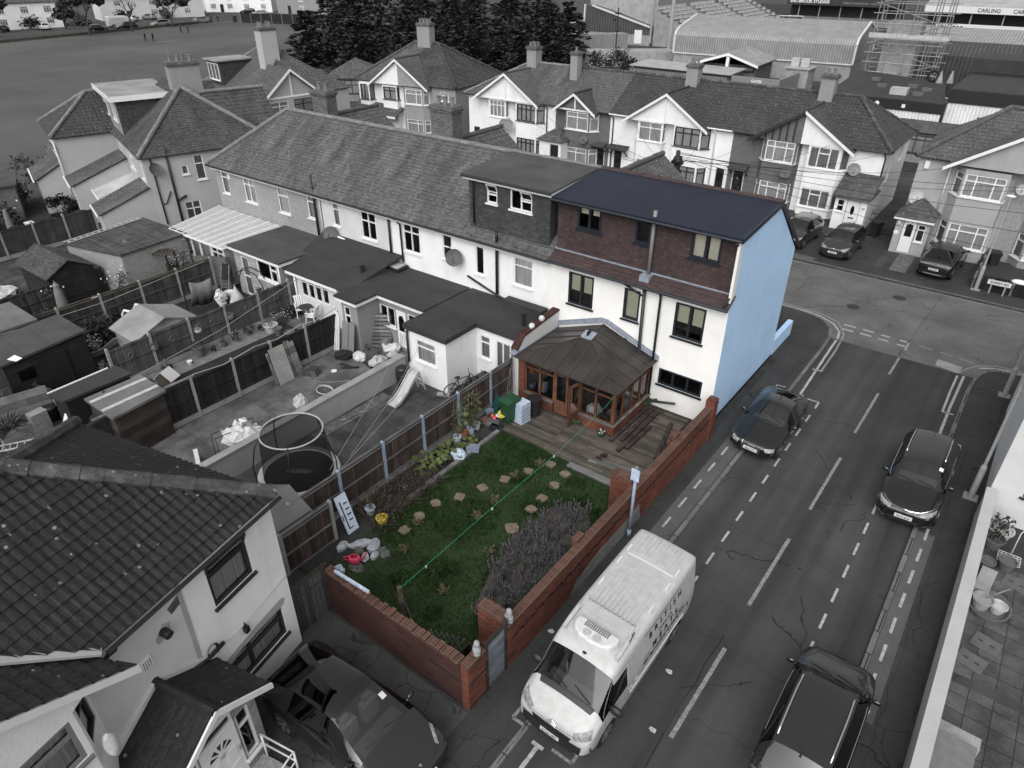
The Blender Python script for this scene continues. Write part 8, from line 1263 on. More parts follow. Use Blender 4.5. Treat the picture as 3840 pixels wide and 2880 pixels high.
gable(HR,5.1,3.6,5.35,7.6,-.78,3.6,'midrender','tilemid',panel=False); b=MB(); b.box(.35,-.12,4.85,.6,-.003,5.3); b.build('alarm_box',m['upvc'],HR); dish(HR,(.3,0,2.95),(1,0,0),.45,'potwhite'); pipe('downpipe',[(1.75,-.08,5.3),(1.75,-.08,2.6)],.04,'upvc',HR)
b=MB(); hull(b,-.0,-1.7,1.85,-.003,.0,2.3,{'S':[(.4,.12,1.15,2.1),(1.22,.9,1.65,1.95)]}); b.build('porch_wall',m['midrender'],HR); b=MB(); b.box(.43,-1.66,.12,1.12,-1.62,2.07); d=b.build('front_door',m['upvc'],HR); b=MB(); b.prism([(.58,-1.665,1.1),(.97,-1.665,1.1),(.97,-1.665,1.8),(.78,-1.665,1.9),(.58,-1.665,1.8)],(0,.01,0)); b.build('door_pane',m['carglass'],d); window(HR,(1.22,-1.7,.9),(1,0,0),.43,1.05,(1,),.3,'upvc',None,fw=.05); b=MB(); P=[(-.2,-1.95,2.28),(2.05,-1.95,2.28),(2.05,0,2.28),(-.2,0,2.28)]; ap=(.95,-.9,3.35)
for i in range(4): roof(b,[P[i],P[(i+1)%4],ap],.22)
b.build('porch_roof',m['tilemid'],HR); b=MB(); b.box(-.18,-1.93,2.12,2.03,-.01,2.24); b.build('porch_fascia',m['upvc'],HR); b=MB(); b.ball((.15,-1.72,1.85),.09,8,6,.8,.8,1.5); b.build('wall_lantern',m['upvc'],HR); b=MB(); b.ball((.12,-1.705,1.25),.14,12,6,1,.1,1); b.build('plaque',m['upvc'],HR)
HR2=rhouse(-1.1,6,48.9,'pebbledashed house cut by the right edge of the view','pebble',(1.6,4.0),0); dish(HR2,(.25,-.3,4.4),(1,0,0),.3,'potwhite')
H=thing('semi_detached_house','white house with leaded bay and tiled porch roof beside the conifers','house',(-46.3,52.4,0),rad(8),GA); b=MB(); hull(b,-11.9,0,-6.3,8.8,0,4.9); b.build('wall',m['white'],H); bay(H,-8.5,-6.75,0,.5,.02,.02,'white','woodframe',((3.4,4.55),),4.7,(1,1)); bay(H,-11.3,-10.1,0,.6,.3,.3,'white','woodframe',((3.2,4.6),),4.75,(1,1),0)
b=MB(); roof(b,[(-11.9,-1.6,2.3),(-6.3,-1.6,2.0),(-6.3,-.05,2.7),(-11.9,-.05,3.1)],.25); b.build('porch_roof',m['tilemid'],H); b=MB(); b.box(-11.9,-1.65,1.85,-6.3,-1.6,2.05); b.build('porch_fascia',m['upvc'],H)
H2=thing('semi_detached_house','grey roughcast half of the pair of houses in front of the conifers','house',(-46.3,52.4,0),rad(8),GA); b=MB(); hull(b,-6.3,0,-.2,8.8,0,4.9,{'S':[(4.3,3.65,5.3,4.45)]}); b.build('wall',m['pebble'],H2); bay(H2,-5.75,-3.6,0,.6,.05,.5,'pebble','upvc',((.6,1.8),(3.2,4.55)),4.7,(2,1)); window(H2,(-2.0,0,3.65),(1,0,0),1.,.8,(1,),.35)
for HH,a,c,rl,rr,s in ((H,-12.2,-6.3,-7.7,-6.3,0),(H2,-6.3,.1,-6.3,-4.9,1)):
 r=MB(); roof(r,[(a,-.3,4.9),(c,-.3,4.9),(rr,4.4,8.05),(rl,4.4,8.05)],.25,.025); roof(r,[(a,9.1,4.9),(c,9.1,4.9),(rr,4.4,8.05),(rl,4.4,8.05)],.3)
 if s: roof(r,[(c,-.3,4.9),(rr,4.4,8.05),(c,9.1,4.9)],.25); ridge(r,(c,-.3,4.95),(rr,4.4,8.1),.13); ridge(r,(c,9.1,4.95),(rr,4.4,8.1),.13)
 else: roof(r,[(a,-.3,4.9),(rl,4.4,8.05),(a,9.1,4.9)],.3); ridge(r,(a,-.3,4.95),(rl,4.4,8.1),.13)
 ridge(r,(rl,4.4,8.08),(rr,4.4,8.08),.13); r.build('roof',m['tilelichen' if s else 'tilemid'],HH)
gable(H2,-6.4,3.55,4.7,7.15,-.62,3.2,'pebble','tilemid',half='white',panel=False); chimney(H2,-6.3,4.3,6.9,9.6,1.5,.9,'greyrender',((-.45,-.2),(0,-.2),(.45,-.2),(-.45,.2),(0,.2),(.45,.2)),ph=.3)
T=thing('telegraph_pole','dark telegraph pole with a cluster of wires behind the blue roof','telegraph pole',(-15.4,34.5,0)); b=MB(); b.tube([(0,0,0),(0,0,7.2)],[.16,.11],10); b.build('pole',m['bark'],T); b=MB(); [b.box(-.25+.08*k,-.2,6.5-.25*(k%3),-.19+.08*k,.2,6.7-.25*(k%3)) for k in range(7)]; b.ball((0,0,6.7),.26,9,6,1,1,1.1,.05); b.build('fittings',m['black'],T)
tg=[('A',-40,51,4.9),('B',-36,51,4.6),('C',-31,51,4.7),('D',-27,51.3,4.7),('D',-25,51,4.4),('E',-21,51,4.5),('F',-17.5,51.4,4.6),('G',-12,51,4.9),('G',-9,51.5,4.6)]
wl=['overhead wire to the left end house of the row','overhead wire to the black framed left bay','overhead wire to the small gabled house','overhead wire to the white house beside the small gable','overhead wire to the curtained upper bay','overhead wire to the black framed middle bay','overhead wire to the timbered gable house','overhead wire to the bright white end house','overhead wire to the corner of the bright white end house','lowest overhead wire running off the right edge','second overhead wire running off the right edge','third overhead wire running off the right edge','topmost overhead wire running off the right edge','overhead wire to the grey house with the pyramid porch','overhead wire to the pebbledashed house at the right edge']
P=[(x,y,z) for _,x,y,z in tg]+[(16,40,4.2),(16,42,5.6),(16,44,6.8),(16,47,8.5),(-4.3,48.5,5.2),(2.,48.3,5.1)]
for k,p in enumerate(P): a=V((-15.4,34.5,6.3+.06*k)); q=V(p); b=MB(); b.tube([a+(q-a)*t-V((0,0,(q-a).length*.035*4*t*(1-t))) for t in [i/10 for i in range(11)]],.011,4); tag(b.build('overhead_wire',m['ink']),wl[k],'wire','overhead wires')
T=thing('road_sign','white street name board on two posts by the dark fence','road sign',(0.04,43.7,0)); b=MB(); b.box(-.55,-.02,.55,.55,.02,.8); b.build('board',m['plate'],T)
for x in (-.33,.33): b=MB(); b.box(x-.04,.022,0,x+.04,.08,.82); b.build('post',m['concpost'],T)
text('SURREY RD',.17,textframe((0,-.022,.675),(1,0,0),(0,-1,0)),'ink',T,sx=.98,bold=.003)
fence('low_fence','low dark slatted fence behind the street name board',(-1.15,44.05),(8,44.05),5,.85,'fencedark','timbergrey',1,3,0); fence('boundary_fence','pale low fence between the two front drives on the right',(-1.15,44.2),(-1.12,48.8),3,.8,'fencelight','timbergrey',1,2,0)
T=thing('side_gates','black iron gates with spear tops between the houses','gate',(-8.2,50.0,0));
for s in (0,1): b=MB(); [b.bar((s*.95+.06+.11*k,0,.08),(s*.95+.06+.11*k,0,1.75-.1*abs(4-k)*(.5)),.025) for k in range(9)]; b.bar((s*.95,0,.15),(s*.95+.94,0,.15),.04); b.bar((s*.95,0,1.3),(s*.95+.94,0,1.3),.04); [b.bar((s*.95,0,z),(s*.95+.94,0,z),.03) for z in (.45,.85)]; b.build('gate_leaf',m['black'],T)
wheelie(-7.55,49.4,.006,rad(160),'black','black wheelie bin beside the porch of the white end house'); wheelie(-.7,47.9,.006,rad(20),'black','black wheelie bin below the window of the house at the right edge')
b=MB(); b.box(-1.4,44.9,0,5,48.7,.25); struct(b,'front_garden',m['pave'])
bb=thing('bungalow','low house with dark framed window glimpsed between the houses','house',(-11.6,71.5,0)); b=MB(); hull(b,0,0,4.5,5,0,2.6,{'S':[(1.,.8,3.2,2.3)]}); b.build('wall',m['brickgrey'],bb); window(bb,(1.,0,.8),(1,0,0),2.2,1.5,(1,1,1),.25,'woodframe'); b=MB(); roof(b,[(-.3,-.3,2.6),(4.8,-.3,2.6),(4.8,2.5,3.1),(-.3,2.5,3.1)],.25); roof(b,[(-.3,5.3,2.6),(4.8,5.3,2.6),(4.8,2.5,3.1),(-.3,2.5,3.1)],.25); b.build('roof',m['tilemid'],bb)
GL='hip roofed houses left of the terrace'
H=thing('semi_detached_house','white hip roofed house with black waste pipes, right next to the pebbledashed terrace end','house',(-43.95,20.57,0),rad(-17.3),GL); RK=dict(course=.2,lift=.02,du=.5,jit=.006)
fw_=[(2.93,3.42,3.5,4.97),(2.1,3.87,2.5,4.45),(1.78,.8,2.75,2.18)]; rw=[(-8.1,3.8,-7.5,4.75),(-4.9,3.7,-3.4,4.7),(-1.4,3.7,-.5,4.75)]
b=MB(); wall(b,(0,0,0),(0,1,0),8,0,5.25,[(a,c,e,d) for a,c,e,d in fw_]); wall(b,(-9.1,0,0),(1,0,0),9.1,0,5.25,[(a+9.1,c,e+9.1,d) for a,c,e,d in rw]); wall(b,(0,8,0),(-1,0,0),9.1,0,5.25); wall(b,(-9.1,8,0),(0,-1,0),8,0,5.25); b.build('wall',m['greyrender'],H); H.children[0].data.materials[0]=m['lhwhite']
for k,(a,c,e,d) in enumerate(fw_): window(H,(0,a,c),(0,1,0),e-a,d-c,(1,1) if k==2 else (1,),.35 if k!=1 else 0,cur='curtaindark')
for a,c,e,d in rw: window(H,(a,0,c),(1,0,0),e-a,d-c,(1,1),.3)
r=MB(); roof(r,[(.25,-.25,5.2),(-4.2,4,8.3),(.25,8.25,5.2)],**RK); roof(r,[(.25,-.25,5.2),(-4.2,4,8.3),(-6,4,8.3),(-6,-.25,5.2)],**RK); roof(r,[(.25,8.25,5.2),(-4.2,4,8.3),(-12,4,8.3),(-12,8.25,5.2)],.3); roof(r,[(-9.2,-.25,5.2),(-6,-.25,5.2),(-6,4,8.3),(-9.2,4,8.3)],.3); roof(r,[(-6.6,5,7.9),(-3.8,5,7.9),(-3.8,9.,7.9-.0),(-6.6,9.,5.2)] and [(-3.8,5,7.9),(-3.8,9.2,7.9),(-.8,9.2,5.4),(-.8,7.,5.4)],.3); roof(r,[(-3.8,5,7.9),(-3.8,9.2,7.9),(-6.8,9.2,5.4),(-6.8,7.,5.4)],.3); r.build('roof',m['tiledark'],H)
g=MB(); ridge(g,(.25,-.25,5.26),(-4.2,4,8.34),.14); ridge(g,(.25,8.25,5.26),(-4.2,4,8.34),.14); ridge(g,(-4.2,4,8.34),(-6,4,8.34),.14); ridge(g,(-3.8,5,7.95),(-3.8,9.2,7.95),.12); g.build('ridge_tiles',m['ridge'],H)
DW=[(-11.2,6.2,-9.6,7.4),(-8.2,6.2,-6.6,7.4)]
b=MB(); wall(b,(-12.1,.15,0),(1,0,0),6.4,5.1,7.75,[(a+12.1,c,e+12.1,d) for a,c,e,d in DW]); b.build('dormer_front',m['greyrender'],H); b=MB(); wall(b,(-5.7,.15,0),(0,1,0),3.6,5.1,7.75); wall(b,(-5.7,3.75,0),(-1,0,0),6.4,5.1,7.75); wall(b,(-12.1,3.75,0),(0,-1,0),3.6,5.1,7.75); b.build('dormer_cheek',m['hungdark'],H); b=MB(); b.box(-12.3,-.15,7.753,-5.5,3.9,7.9); b.build('dormer_roof',m['feltpale'],H); b=MB(); b.box(-5.498,-.15,7.6,-5.46,3.9,7.92); b.box(-12.3,-.19,7.6,-5.46,-.152,7.92); b.build('dormer_fascia',m['upvc'],H)
for a,c,e,d in DW: window(H,(a,.15,c),(1,0,0),e-a,d-c,(1,1),0,name='dormer_window')
chimney(H,-5.2,4.6,7.3,9.5,1.1,1.9,'greyrender',((-.2,-.6),(.1,-.2),(-.2,.2),(.1,.6)),'ridge',ph=.3)
b=MB(); b.tube([(-5.3,4.,9.5),(-5.3,4.,11.)],.02,5); b.bar((-5.3,3.4,10.9),(-5.3,4.7,10.95),.03); [b.bar((-5.55,3.5+.15*k,10.92),(-5.05,3.5+.15*k,10.92),.02) for k in range(8)]; b.build('tv_aerial',m['steel'],H)
pipe('soil_pipe',[(.08,1.4,5.8),(.08,1.4,.5)],.07,'black',H); pipe('downpipe',[(.07,.45,5.1),(.07,.5,1)],.045,'black',H); pipe('waste_pipe',[(.07,.55,2.3),(.07,.75,2.3),(.07,1.15,3.0)],.035,'black',H); pipe('waste_pipe',[(.08,1.4,2.35),(.08,2.0,2.6)],.06,'black',H); dish(H,(0,.4,4.3),(0,1,0),.42)
def leanto(lb,x0,x1,y0,y1,z0,z1,rm,wm,endx=None):
 T=thing('lean_to',lb,'extension',(-43.95,20.57,0),rad(-17.3),'lean-tos behind the turned houses'); b=MB(); wall(b,(x0,y0,0),(1,0,0),x1-x0,0,z0); b.poly([(x1,y0,0),(x1,y1,0),(x1,y1,z1),(x1,y0,z0)]); b.poly([(x0,y1,0),(x0,y0,0),(x0,y0,z0),(x0,y1,z1)]); b.build('wall',m[wm],T); b=MB(); roof(b,[(x0-.15,y0-.2,z0+.02),(x1+.1,y0-.2,z0+.02),(x1+.1,y1,z1+.08),(x0-.15,y1,z1+.08)],.25); g=b.build('roof',m[rm],T); b=MB(); gutter(b,(x0-.1,y0-.25,z0),(x1+.1,y0-.25,z0)); b.build('gutter',m['upvc'],T); return T
leanto('lean-to with a mossy tiled roof at the near corner of the hip roofed house',-2.6,-.003,-3.0,-.005,2.2,3.35,'tile','lhwhite'); leanto('lean-to with a plain dark tiled roof in the middle of the turned houses',-9.3,-6.2,-3.6,-.02,2.6,3.9,'tilemid','lhwhite'); leanto('small white roofed lean-to between the two tiled lean-tos',-6.1,-2.7,-2.4,-.005,2.2,2.9,'grc','lhwhite'); leanto('low outbuilding with a sloping tiled roof below the lichen roofed wing',-14.3,-10.3,-5.4,-3.72,2.3,3.2,'tilemid','lhwhite')
H2=thing('semi_detached_house','white house wing with lichen-spotted hipped roof at the far left','house',(-43.95,20.57,0),rad(-17.3),GL); b=MB(); hull(b,-15.2,-3.7,-9.1,7.9,0,5.25); b.build('wall',m['lhwhite'],H2); r=MB(); KW=dict(course=.3,lift=.025,amp=.02,per=.28)
roof(r,[(-8.85,-3.95,5.2),(-12.15,-.7,7.4),(-12.15,8,7.4),(-8.85,8,5.2)],**KW); roof(r,[(-8.85,-3.95,5.2),(-12.15,-.7,7.4),(-15.45,-3.95,5.2)],**KW); roof(r,[(-15.45,-3.95,5.2),(-12.15,-.7,7.4),(-12.15,8,7.4),(-15.45,8,5.2)],.3); r.build('roof',m['tilelichen'],H2); g=MB(); ridge(g,(-8.85,-3.95,5.25),(-12.15,-.7,7.43),.13); ridge(g,(-15.45,-3.95,5.25),(-12.15,-.7,7.43),.13); ridge(g,(-12.15,-.7,7.43),(-12.15,8,7.43),.12); g.build('ridge_tiles',m['ridge'],H2); pipe('downpipe',[(-9.15,-3.85,5.1),(-9.0,-3.8,4.8),(-9.02,-3.78,.2)],.05,'upvc',H2); dish(H2,(-9.5,-3.7,4.4),(1,0,0),.4)
H3=thing('semi_detached_house','house with white trimmed gable and tall pale chimney behind the hip roofed pair','house',(-55.2,37.2,0),rad(-8),GL); b=MB(); hull(b,-12,.3,-1.2,9.5,0,4.95); hull(b,-4,.3,0,5.6,0,4.95,{'E':[(.45,3.6,2.2,4.7),(2.75,3.6,4.6,4.75)]}); b.build('wall',m['midrender'],H3); window(H3,(0,.75,3.6),(0,1,0),1.75,1.1,(1,1),.35); window(H3,(0,3.05,3.6),(0,1,0),1.85,1.15,(1,1),.4,'woodframe')
r=MB(); roof(r,[(-12.3,0,4.9),(-1,0,4.9),(-4.5,4.9,8.1),(-8.5,4.9,8.1)],**KW); roof(r,[(-1,0,4.9),(-4.5,4.9,8.1),(-1,9.8,4.9)],**KW); roof(r,[(-1,9.8,4.9),(-12.3,9.8,4.9),(-8.5,4.9,8.1),(-4.5,4.9,8.1)],.3); roof(r,[(-12.3,0,4.9),(-8.5,4.9,8.1),(-12.3,9.8,4.9)],.3); roof(r,[(.3,0,4.9),(.3,2.95,7.25),(-3.6,2.95,7.25),(-1.2,0,4.9)],**KW); roof(r,[(.3,5.9,4.9),(.3,2.95,7.25),(-3.6,2.95,7.25),(-1.2,5.9,4.9)],**KW); r.build('roof',m['tilemid'],H3); b=MB(); b.poly([(0,.35,4.95),(0,5.55,4.95),(0,2.95,7.05)]); b.build('gable_wall',m['midrender'],H3)
b=MB(); [b.prism([(.3,2.95+s*3.0,4.68),(.3,2.95,7.05),(.3,2.95,7.27),(.3,2.95+s*3.0,4.9)],(.06,0,0)) for s in (-1,1)]; b.box(.01,.5,4.95,.05,5.4,5.1); b.box(.01,2.88,5.101,.05,3.02,6.9); b.build('bargeboard',m['upvc'],H3); g=MB(); ridge(g,(-1,0,4.95),(-4.5,4.9,8.13),.13); ridge(g,(-4.5,4.9,8.13),(-8.5,4.9,8.13),.12); ridge(g,(-12.3,0,4.95),(-8.5,4.9,8.13),.12); g.build('ridge_tiles',m['ridge'],H3); chimney(H3,-4.3,3.6,6.7,9.9,1.1,1.5,'lhwhite',((-.3,-.4),(0,-.4),(.3,-.4),(-.3,.4),(0,.4),(.3,.4)),'ridge',ph=.35)
b=MB(); b.box(-10.3,.4,5.4,-7.8,3.5,7.3); b.build('dormer_cheek',m['hungdark'],H3); b=MB(); b.box(-10.5,.1,7.303,-7.6,3.7,7.42); b.build('dormer_roof',m['feltpale'],H3); window(H3,(-10.1,.33,5.7),(1,0,0),2.1,1.4,(1,1,1),0,cur='curtaindark',dep=0,name='dormer_window')
H4=thing('bungalow','brick bungalow with hipped roof between the gable house and the conifers','house',(-73.4,59,0),rad(38),GL); b=MB(); hull(b,0,0,6.5,6,0,2.7,{'S':[(2.2,.9,4.8,2.4)]}); b.build('wall',m['brickgrey'],H4); window(H4,(2.2,0,.9),(1,0,0),2.6,1.5,(1,1,1),.35,'woodframe'); b=MB(); P=[(-.4,-.4,2.65),(6.9,-.4,2.65),(6.9,6.4,2.65),(-.4,6.4,2.65)]; roof(b,[P[0],P[1],(3.3,3,4.6)],.25); roof(b,[P[1],P[2],(3.3,3,4.6)],.25); roof(b,[P[3],P[0],(3.3,3,4.6)],.25); roof(b,[P[2],P[3],(3.3,3,4.6)],.25); b.build('roof',m['tilemid'],H4)
for k,(x,y,r_,h_,lb) in enumerate(((-62,21.5,2.6,2.6,'dense dark garden hedge bush left of the lichen roofed wing'),(-58.5,17.3,2.,2.,'dark bush in the far left garden below the hedge'),(-54.5,15.0,1.5,1.7,'leafy bush by the far left patio'),(-53.5,18.8,1.2,1.4,'pale leafy shrub against the white outbuilding'),(-66,16,3,2.4,'broad dark bush at the left edge of the view'),(-56.,12.,1.6,1.5,'low flowering bush at the left edge'),(-60.5,13.5,1.8,1.6,'mid grey bush behind the low flowering bush'))): shrub('garden_bush',lb,x,y,r_,h_,'leafgrey' if k!=0 else 'leafdark',500,.16,'bushes in the far left gardens','bush',0,6,10 if k in (2,5) else 0)
bare_tree('bare_tree','bare leafless tree at the edge of the park on the left',-80,35.5,6,2,None,0,.1,4,None,4,'tree',.14)
b=MB(); b.slab([(-62.5,13),(-57,11.5),(-55.5,17),(-59.5,18.5)],0,2.3); tag(b.build('garage',m['brickdark']),'flat pale roofed garage block at the far left','garage'); T=bpy.data.objects['garage']; b=MB(); b.slab([(-62.7,12.8),(-56.8,11.3),(-55.3,17.1),(-59.4,18.7)],2.302,2.42); b.build('roof',m['feltlight'],T)
T=thing('garden_umbrella','closed pale parasol in the far left garden','parasol',(-51.3,14.7,0)); b=MB(); b.lathe((0,0,0),[(.25,.4),(.2,1.2),(.1,2.0),(.02,2.1)],10); b.build('canopy',m['fabric'],T); pipe('pole',[(0,0,0),(0,0,2.15)],.03,'timber',T)
T=thing('garden_stool','white plastic stool in the far left garden','stool',(-53,16.3,0)); b=MB(); b.box(-.25,-.25,.42,.25,.25,.47); b.build('seat',m['upvc'],T); [(lambda q:(q.box(x,y,0,x+.07,y+.07,.42),q.build('leg',m['upvc'],T)))(MB()) for x in (-.22,.15) for y in (-.22,.15)]
R_=random.Random(9); cp=[(-99,77,8.5,4.2),(-95,82,11,5),(-90,80,9.5,4.5),(-86,86,12,5.2),(-82,82,9,4.2),(-80,90,12.5,5.2),(-75,88,9.5,4.5),(-73,95,12,5),(-69,93,8,3.8),(-90,94,14,5.6),(-84,99,14,5.6),(-77,102,13,5.2),(-98,92,13.5,5.5),(-104,86,11,4.8),(-71,103,9.5,4.2),(-108,96,14,5.5),(-92,108,15,6),(-81,114,14,5.5),(-102,108,15,6),(-73,112,9,4.2)]
for k,(x,y,h_,r_) in enumerate(cp): conifer('conifer_tree',('tall' if h_>10 else 'shorter')+' dark conifer in the dense clump behind the houses',x,y,h_,r_,'leafdark',3000,.62,'conifers in the dense clump',k)
conifer('conifer_tree','small lone conifer at the right end of the clump by the stadium container',-69.5,107.3,4.2,1.7,'leafdark',1500,.35,None,50)
shrub('shrub','wide twiggy shrub in front of the stadium yard behind the row',-56.5,99,4.6,3.6,'leafgrey',1700,.2,None,'shrub',0,14,0,'flower',.22); shrub('shrub','pale twiggy shrub behind the house with the white gable',-78,63,3.2,3,'leafgrey',700,.2,None,'shrub',0,9,0,'flower',.25)
for k,(x,y,h_,n,lf,lb) in enumerate(((-172.8,77.3,10,46,'leafgrey','leafy dark tree in the park in front of the white van'),(-175.3,88,9,0,None,'bare slim tree in the park beside the dark car'),(-177.2,99,9,26,'leafdark','dark bushy tree at the park edge near the estate car'),(-196,68,9,40,'leafgrey','leafy tree in the far front garden at the top left'),(-192,81,5,14,'leafgrey','small thin tree in front of the far white house'))): bare_tree('park_tree',lb,x,y,h_,3,lf,n,.55,3 if k!=0 else 4,'trees by the park road',k+20,'tree',.22)
person('person in dark clothes on the park grass, left of the nearest pair',-153.6,79.3,rad(20),group='people in the park'); person('person in dark clothes on the park grass, right of the nearest pair',-152.4,80.3,rad(200),group='people in the park'); person('person walking in the park near the dark bushy tree',-163.5,92.9,rad(60),group='people in the park'); person('person in the park carrying a white bag',-162.2,93.9,rad(60),group='people in the park',bagc='bag'); person('person standing on the far pavement beside the bin',-180.9,113.5,rad(90),group='people in the park'); person('person by the rear of the pale saloon on the park road',-181.2,111.8,rad(10),group='people in the park')
def fcar(lb,x,y,rot,p,H=1.48,L=4.3): c=E_(label=lb,L=L,W=1.8,S=hatch(H,.96,.97,.27,.44,.88,.97),p=p,loc=(x,y,.01),rot=rad(rot),g='cars by the park'); c.wheels((1.3,-1.3),.32); c.mirrors(.75,.98); c.patch('headlight','front',[(.42,.72),(.83,.78),(.82,.66),(.45,.64)],'lampglass',sym=True); c.patch('tail_light','rear',[(.5,.9),(.8,.9),(.8,.7),(.5,.72)],'lampglass',sym=True); return c.root
fcar('small black car half hidden by the leafy park tree',-181.4,83.4,75,'carblack',1.5,3.9); fcar('large dark SUV parked beside the white van on the park road',-180.6,89.5,258,'carblack',1.75,4.7); fcar('silver estate car beside the bushy park tree',-182,98.6,262,'carsilver',1.5,4.5); a=fcar('pale saloon parked at the bend of the park road',-182.6,110.2,80,'carsilver',1.42,4.4)
fcar('white hatchback on the drive of the far white house',-195,77.5,170,'carwhite',1.5,4); q=fcar('black car on a drive at the far top left',-197,69,200,'carblack'); dup(q,(-199,88.5,.01),rad(200),'black car on the far drive behind the leafy park tree'); dup(q,(-199,135,.01),rad(230),'black car beyond the white street corner houses'); r=fcar('white car at the left edge of the far street',-187,63,250,'carwhite'); dup(r,(-201,101,.01),rad(190),'white car on a drive behind the bare park tree'); dup(a,(-202.5,107,.01),rad(190),'pale car on a drive, behind the estate car'); dup(a,(-190,132.5,.01),rad(235),'pale car beyond the railings at the top')
c=Car('delivery_van','large white van parked on the far side of the park road','van',6.3,2.1,VANS,'vanwhite',(-188,92,.01),rad(82),None,0,glass='carglass',lvl=1); c.wheels((2.1,-2.),.34); z_=2.; r1=c.hit('right',-.8,1.7); text('COMPACT',.7,textframe(r1[0]+r1[1]*.03,(1,0,0),r1[1]),'greyink',c.root,shear=.2)
fence('knee_rail','low timber knee rail fence along the park road',(-172.5,55),(-181,107),26,.55,'timber','timber',1,2,0)
fence('railings','dark railings at the top of the park beside the conifers',(-176,117),(-140,128),12,2.2,'net','greyplastic',1,3,0)
T=thing('litter_bin','dark litter bin at the top of the park','bin',(-178,116.5,0)); b=MB(); b.cyl((0,0,0),.5,1.3,12); b.build('bin_body',m['black'],T); b=MB(); b.cyl((0,0,1.301),.56,.15,12); b.build('lid',m['felt'],T)
def fhouse(lb,x,y,rot,L,d,wm,rm,ze=5.2,zr=8.5,wn=3,door=True):
 H=thing('house',lb,'house',(x,y,0),rad(rot),'houses beyond the park'); hs=[]
 for k in range(wn): u=L*(k+.5)/wn; hs+= [(u-.8,3.2,u+.8,4.6),(u-.8,.9,u+.8,2.2)]
 b=MB(); hull(b,0,0,L,d,0,ze,{'S':hs}); b.build('wall',m[wm],H); [window(H,(h0[0],0,h0[1]),(1,0,0),h0[2]-h0[0],h0[3]-h0[1],(1,1,1),.3,fw=.08) for h0 in hs]; b=MB(); roof(b,[(-.3,-.4,ze),(L+.3,-.4,ze),(L+.3,d/2,zr),(-.3,d/2,zr)],.35); roof(b,[(-.3,d+.4,ze),(L+.3,d+.4,ze),(L+.3,d/2,zr),(-.3,d/2,zr)],.35); b.poly([(0,0,ze),(0,d,ze),(0,d/2,zr-.1)]); b.poly([(L,0,ze),(L,d,ze),(L,d/2,zr-.1)]); b.build('roof',m[rm],H); b=MB(); b.box(L*.25-.5,-.06,.05,L*.25+.5,-.003,2.1); b.build('front_door',m['door'],H)
fhouse('pale house with a dark roof at the top left beyond the park',-203.5,60,78,24,9,'white','tilemid',5.4,8.6,5); fhouse('white house row behind the leafy park trees',-207,97,76,26,9,'offwhite','tilemid'); fhouse('white cottage fronts at the top beyond the park corner',-214,131,35,20,8,'white','tilemid',5,8.,4); fhouse('grey blank sided building right of the white cottages',-193,141,20,16,9,'greyrender','felt',6,7,1); fhouse('far house row glimpsed behind the street corner',-228,120,60,24,9,'offwhite','tilemid')
for k in range(5): shrub('hedge',('hedge clump at the far top left','hedge clump beside the far white house','hedge clump behind the white van','hedge clump behind the estate car','hedge clump at the street corner')[k],-196.5-k*1.5,64+k*12,3.,2.2,'leafdark',300,.4,'hedges across the park road','hedge',0,4,0,'flower',.5)
for k in range(9): bare_tree('far_tree','distant tree beyond the far streets along the top edge',-250-30*R_.random(),30+k*26,11,5,'leafgrey',30,.9,3,'distant trees',k+60,'tree',.3)
for k in range(10): bare_tree('far_tree','distant tree behind the conifer clump and the stadium',-150+k*13,172+R_.uniform(-10,25) if k<5 else 300,11,5,'leafdark',34,1.,3,'distant trees behind the stadium',k+80,'tree',.3)
def corr(name,mt,c,per,d=.3,axis='u'):
 t=NT(name); w=t.n('TexWave'); w.bands_direction='X'; w.inputs['Scale'].default_value=.314/per*1.; t.l(t.uv(),w.inputs['Vector']); n=t.noise(t.pos(),.7,4); cc=t.mix(d,t.ramp(n,[(.3,mul(c,.85)),(.7,mul(c,1.15))]),t.ramp(w.outputs['Fac'],[(.1,.45),(.6,1.2)]),'MULTIPLY'); t.bump(w.outputs['Fac'],.6,.1); m[mt]=t.base(cc,.5,0,.4)
corr('corrugated_sheet_light','cl',.26,.35,.55); corr('corrugated_sheet_dark','cd',.05,.45,.5); corr('profiled_wall_dark','cw',.07,.6,.6); corr('profiled_wall_pale','cp',.36,.3,.3); corr('profiled_wall_white','cwh',.72,.3,.12)
T=thing('stand_building','corrugated end wall of the seated stand at the top of the view','stand',(-89.7,135.4,0)); b=MB(); b.prism([(0,0,0),(20.3,0,0),(20.3,0,1.85),(0,0,1.85)],(0,45,0)); b.build('brick_base',m['bricklight'],T); b=MB(); b.prism([(0,0,1.852),(20.3,0,1.852),(20.3,0,3.2),(13,0,5.2),(7,0,6.5),(5.4,0,6.6),(5.2,0,3.6),(0,0,2.7)],(0,45,0)); b.build('clad_wall',m['cw'],T); b=MB(); b.prism([(5.3,2,6.62),(5.3,2,11),(20.4,2,9.5),(20.4,2,3.3)],(0,.3,0)); b.prism([(20.35,-.1,.5),(20.6,-.1,.5),(20.6,-.1,9),(20.35,-.1,9)],(0,.4,0)); b.build('upper_cladding',m['cp'],T); b=MB(); b.bar((0,-.1,2.75),(5.2,-.1,3.65),.3); b.bar((5.3,-.1,3.6),(5.4,-.1,6.7),.3); b.bar((7,-.1,6.55),(20.3,-.1,3.3),.3); b.build('flashing',m['offwhite'],T); b=MB(); b.box(17,-.1,.3,18.6,-.01,2.7); b.build('door',m['upvc'],T)
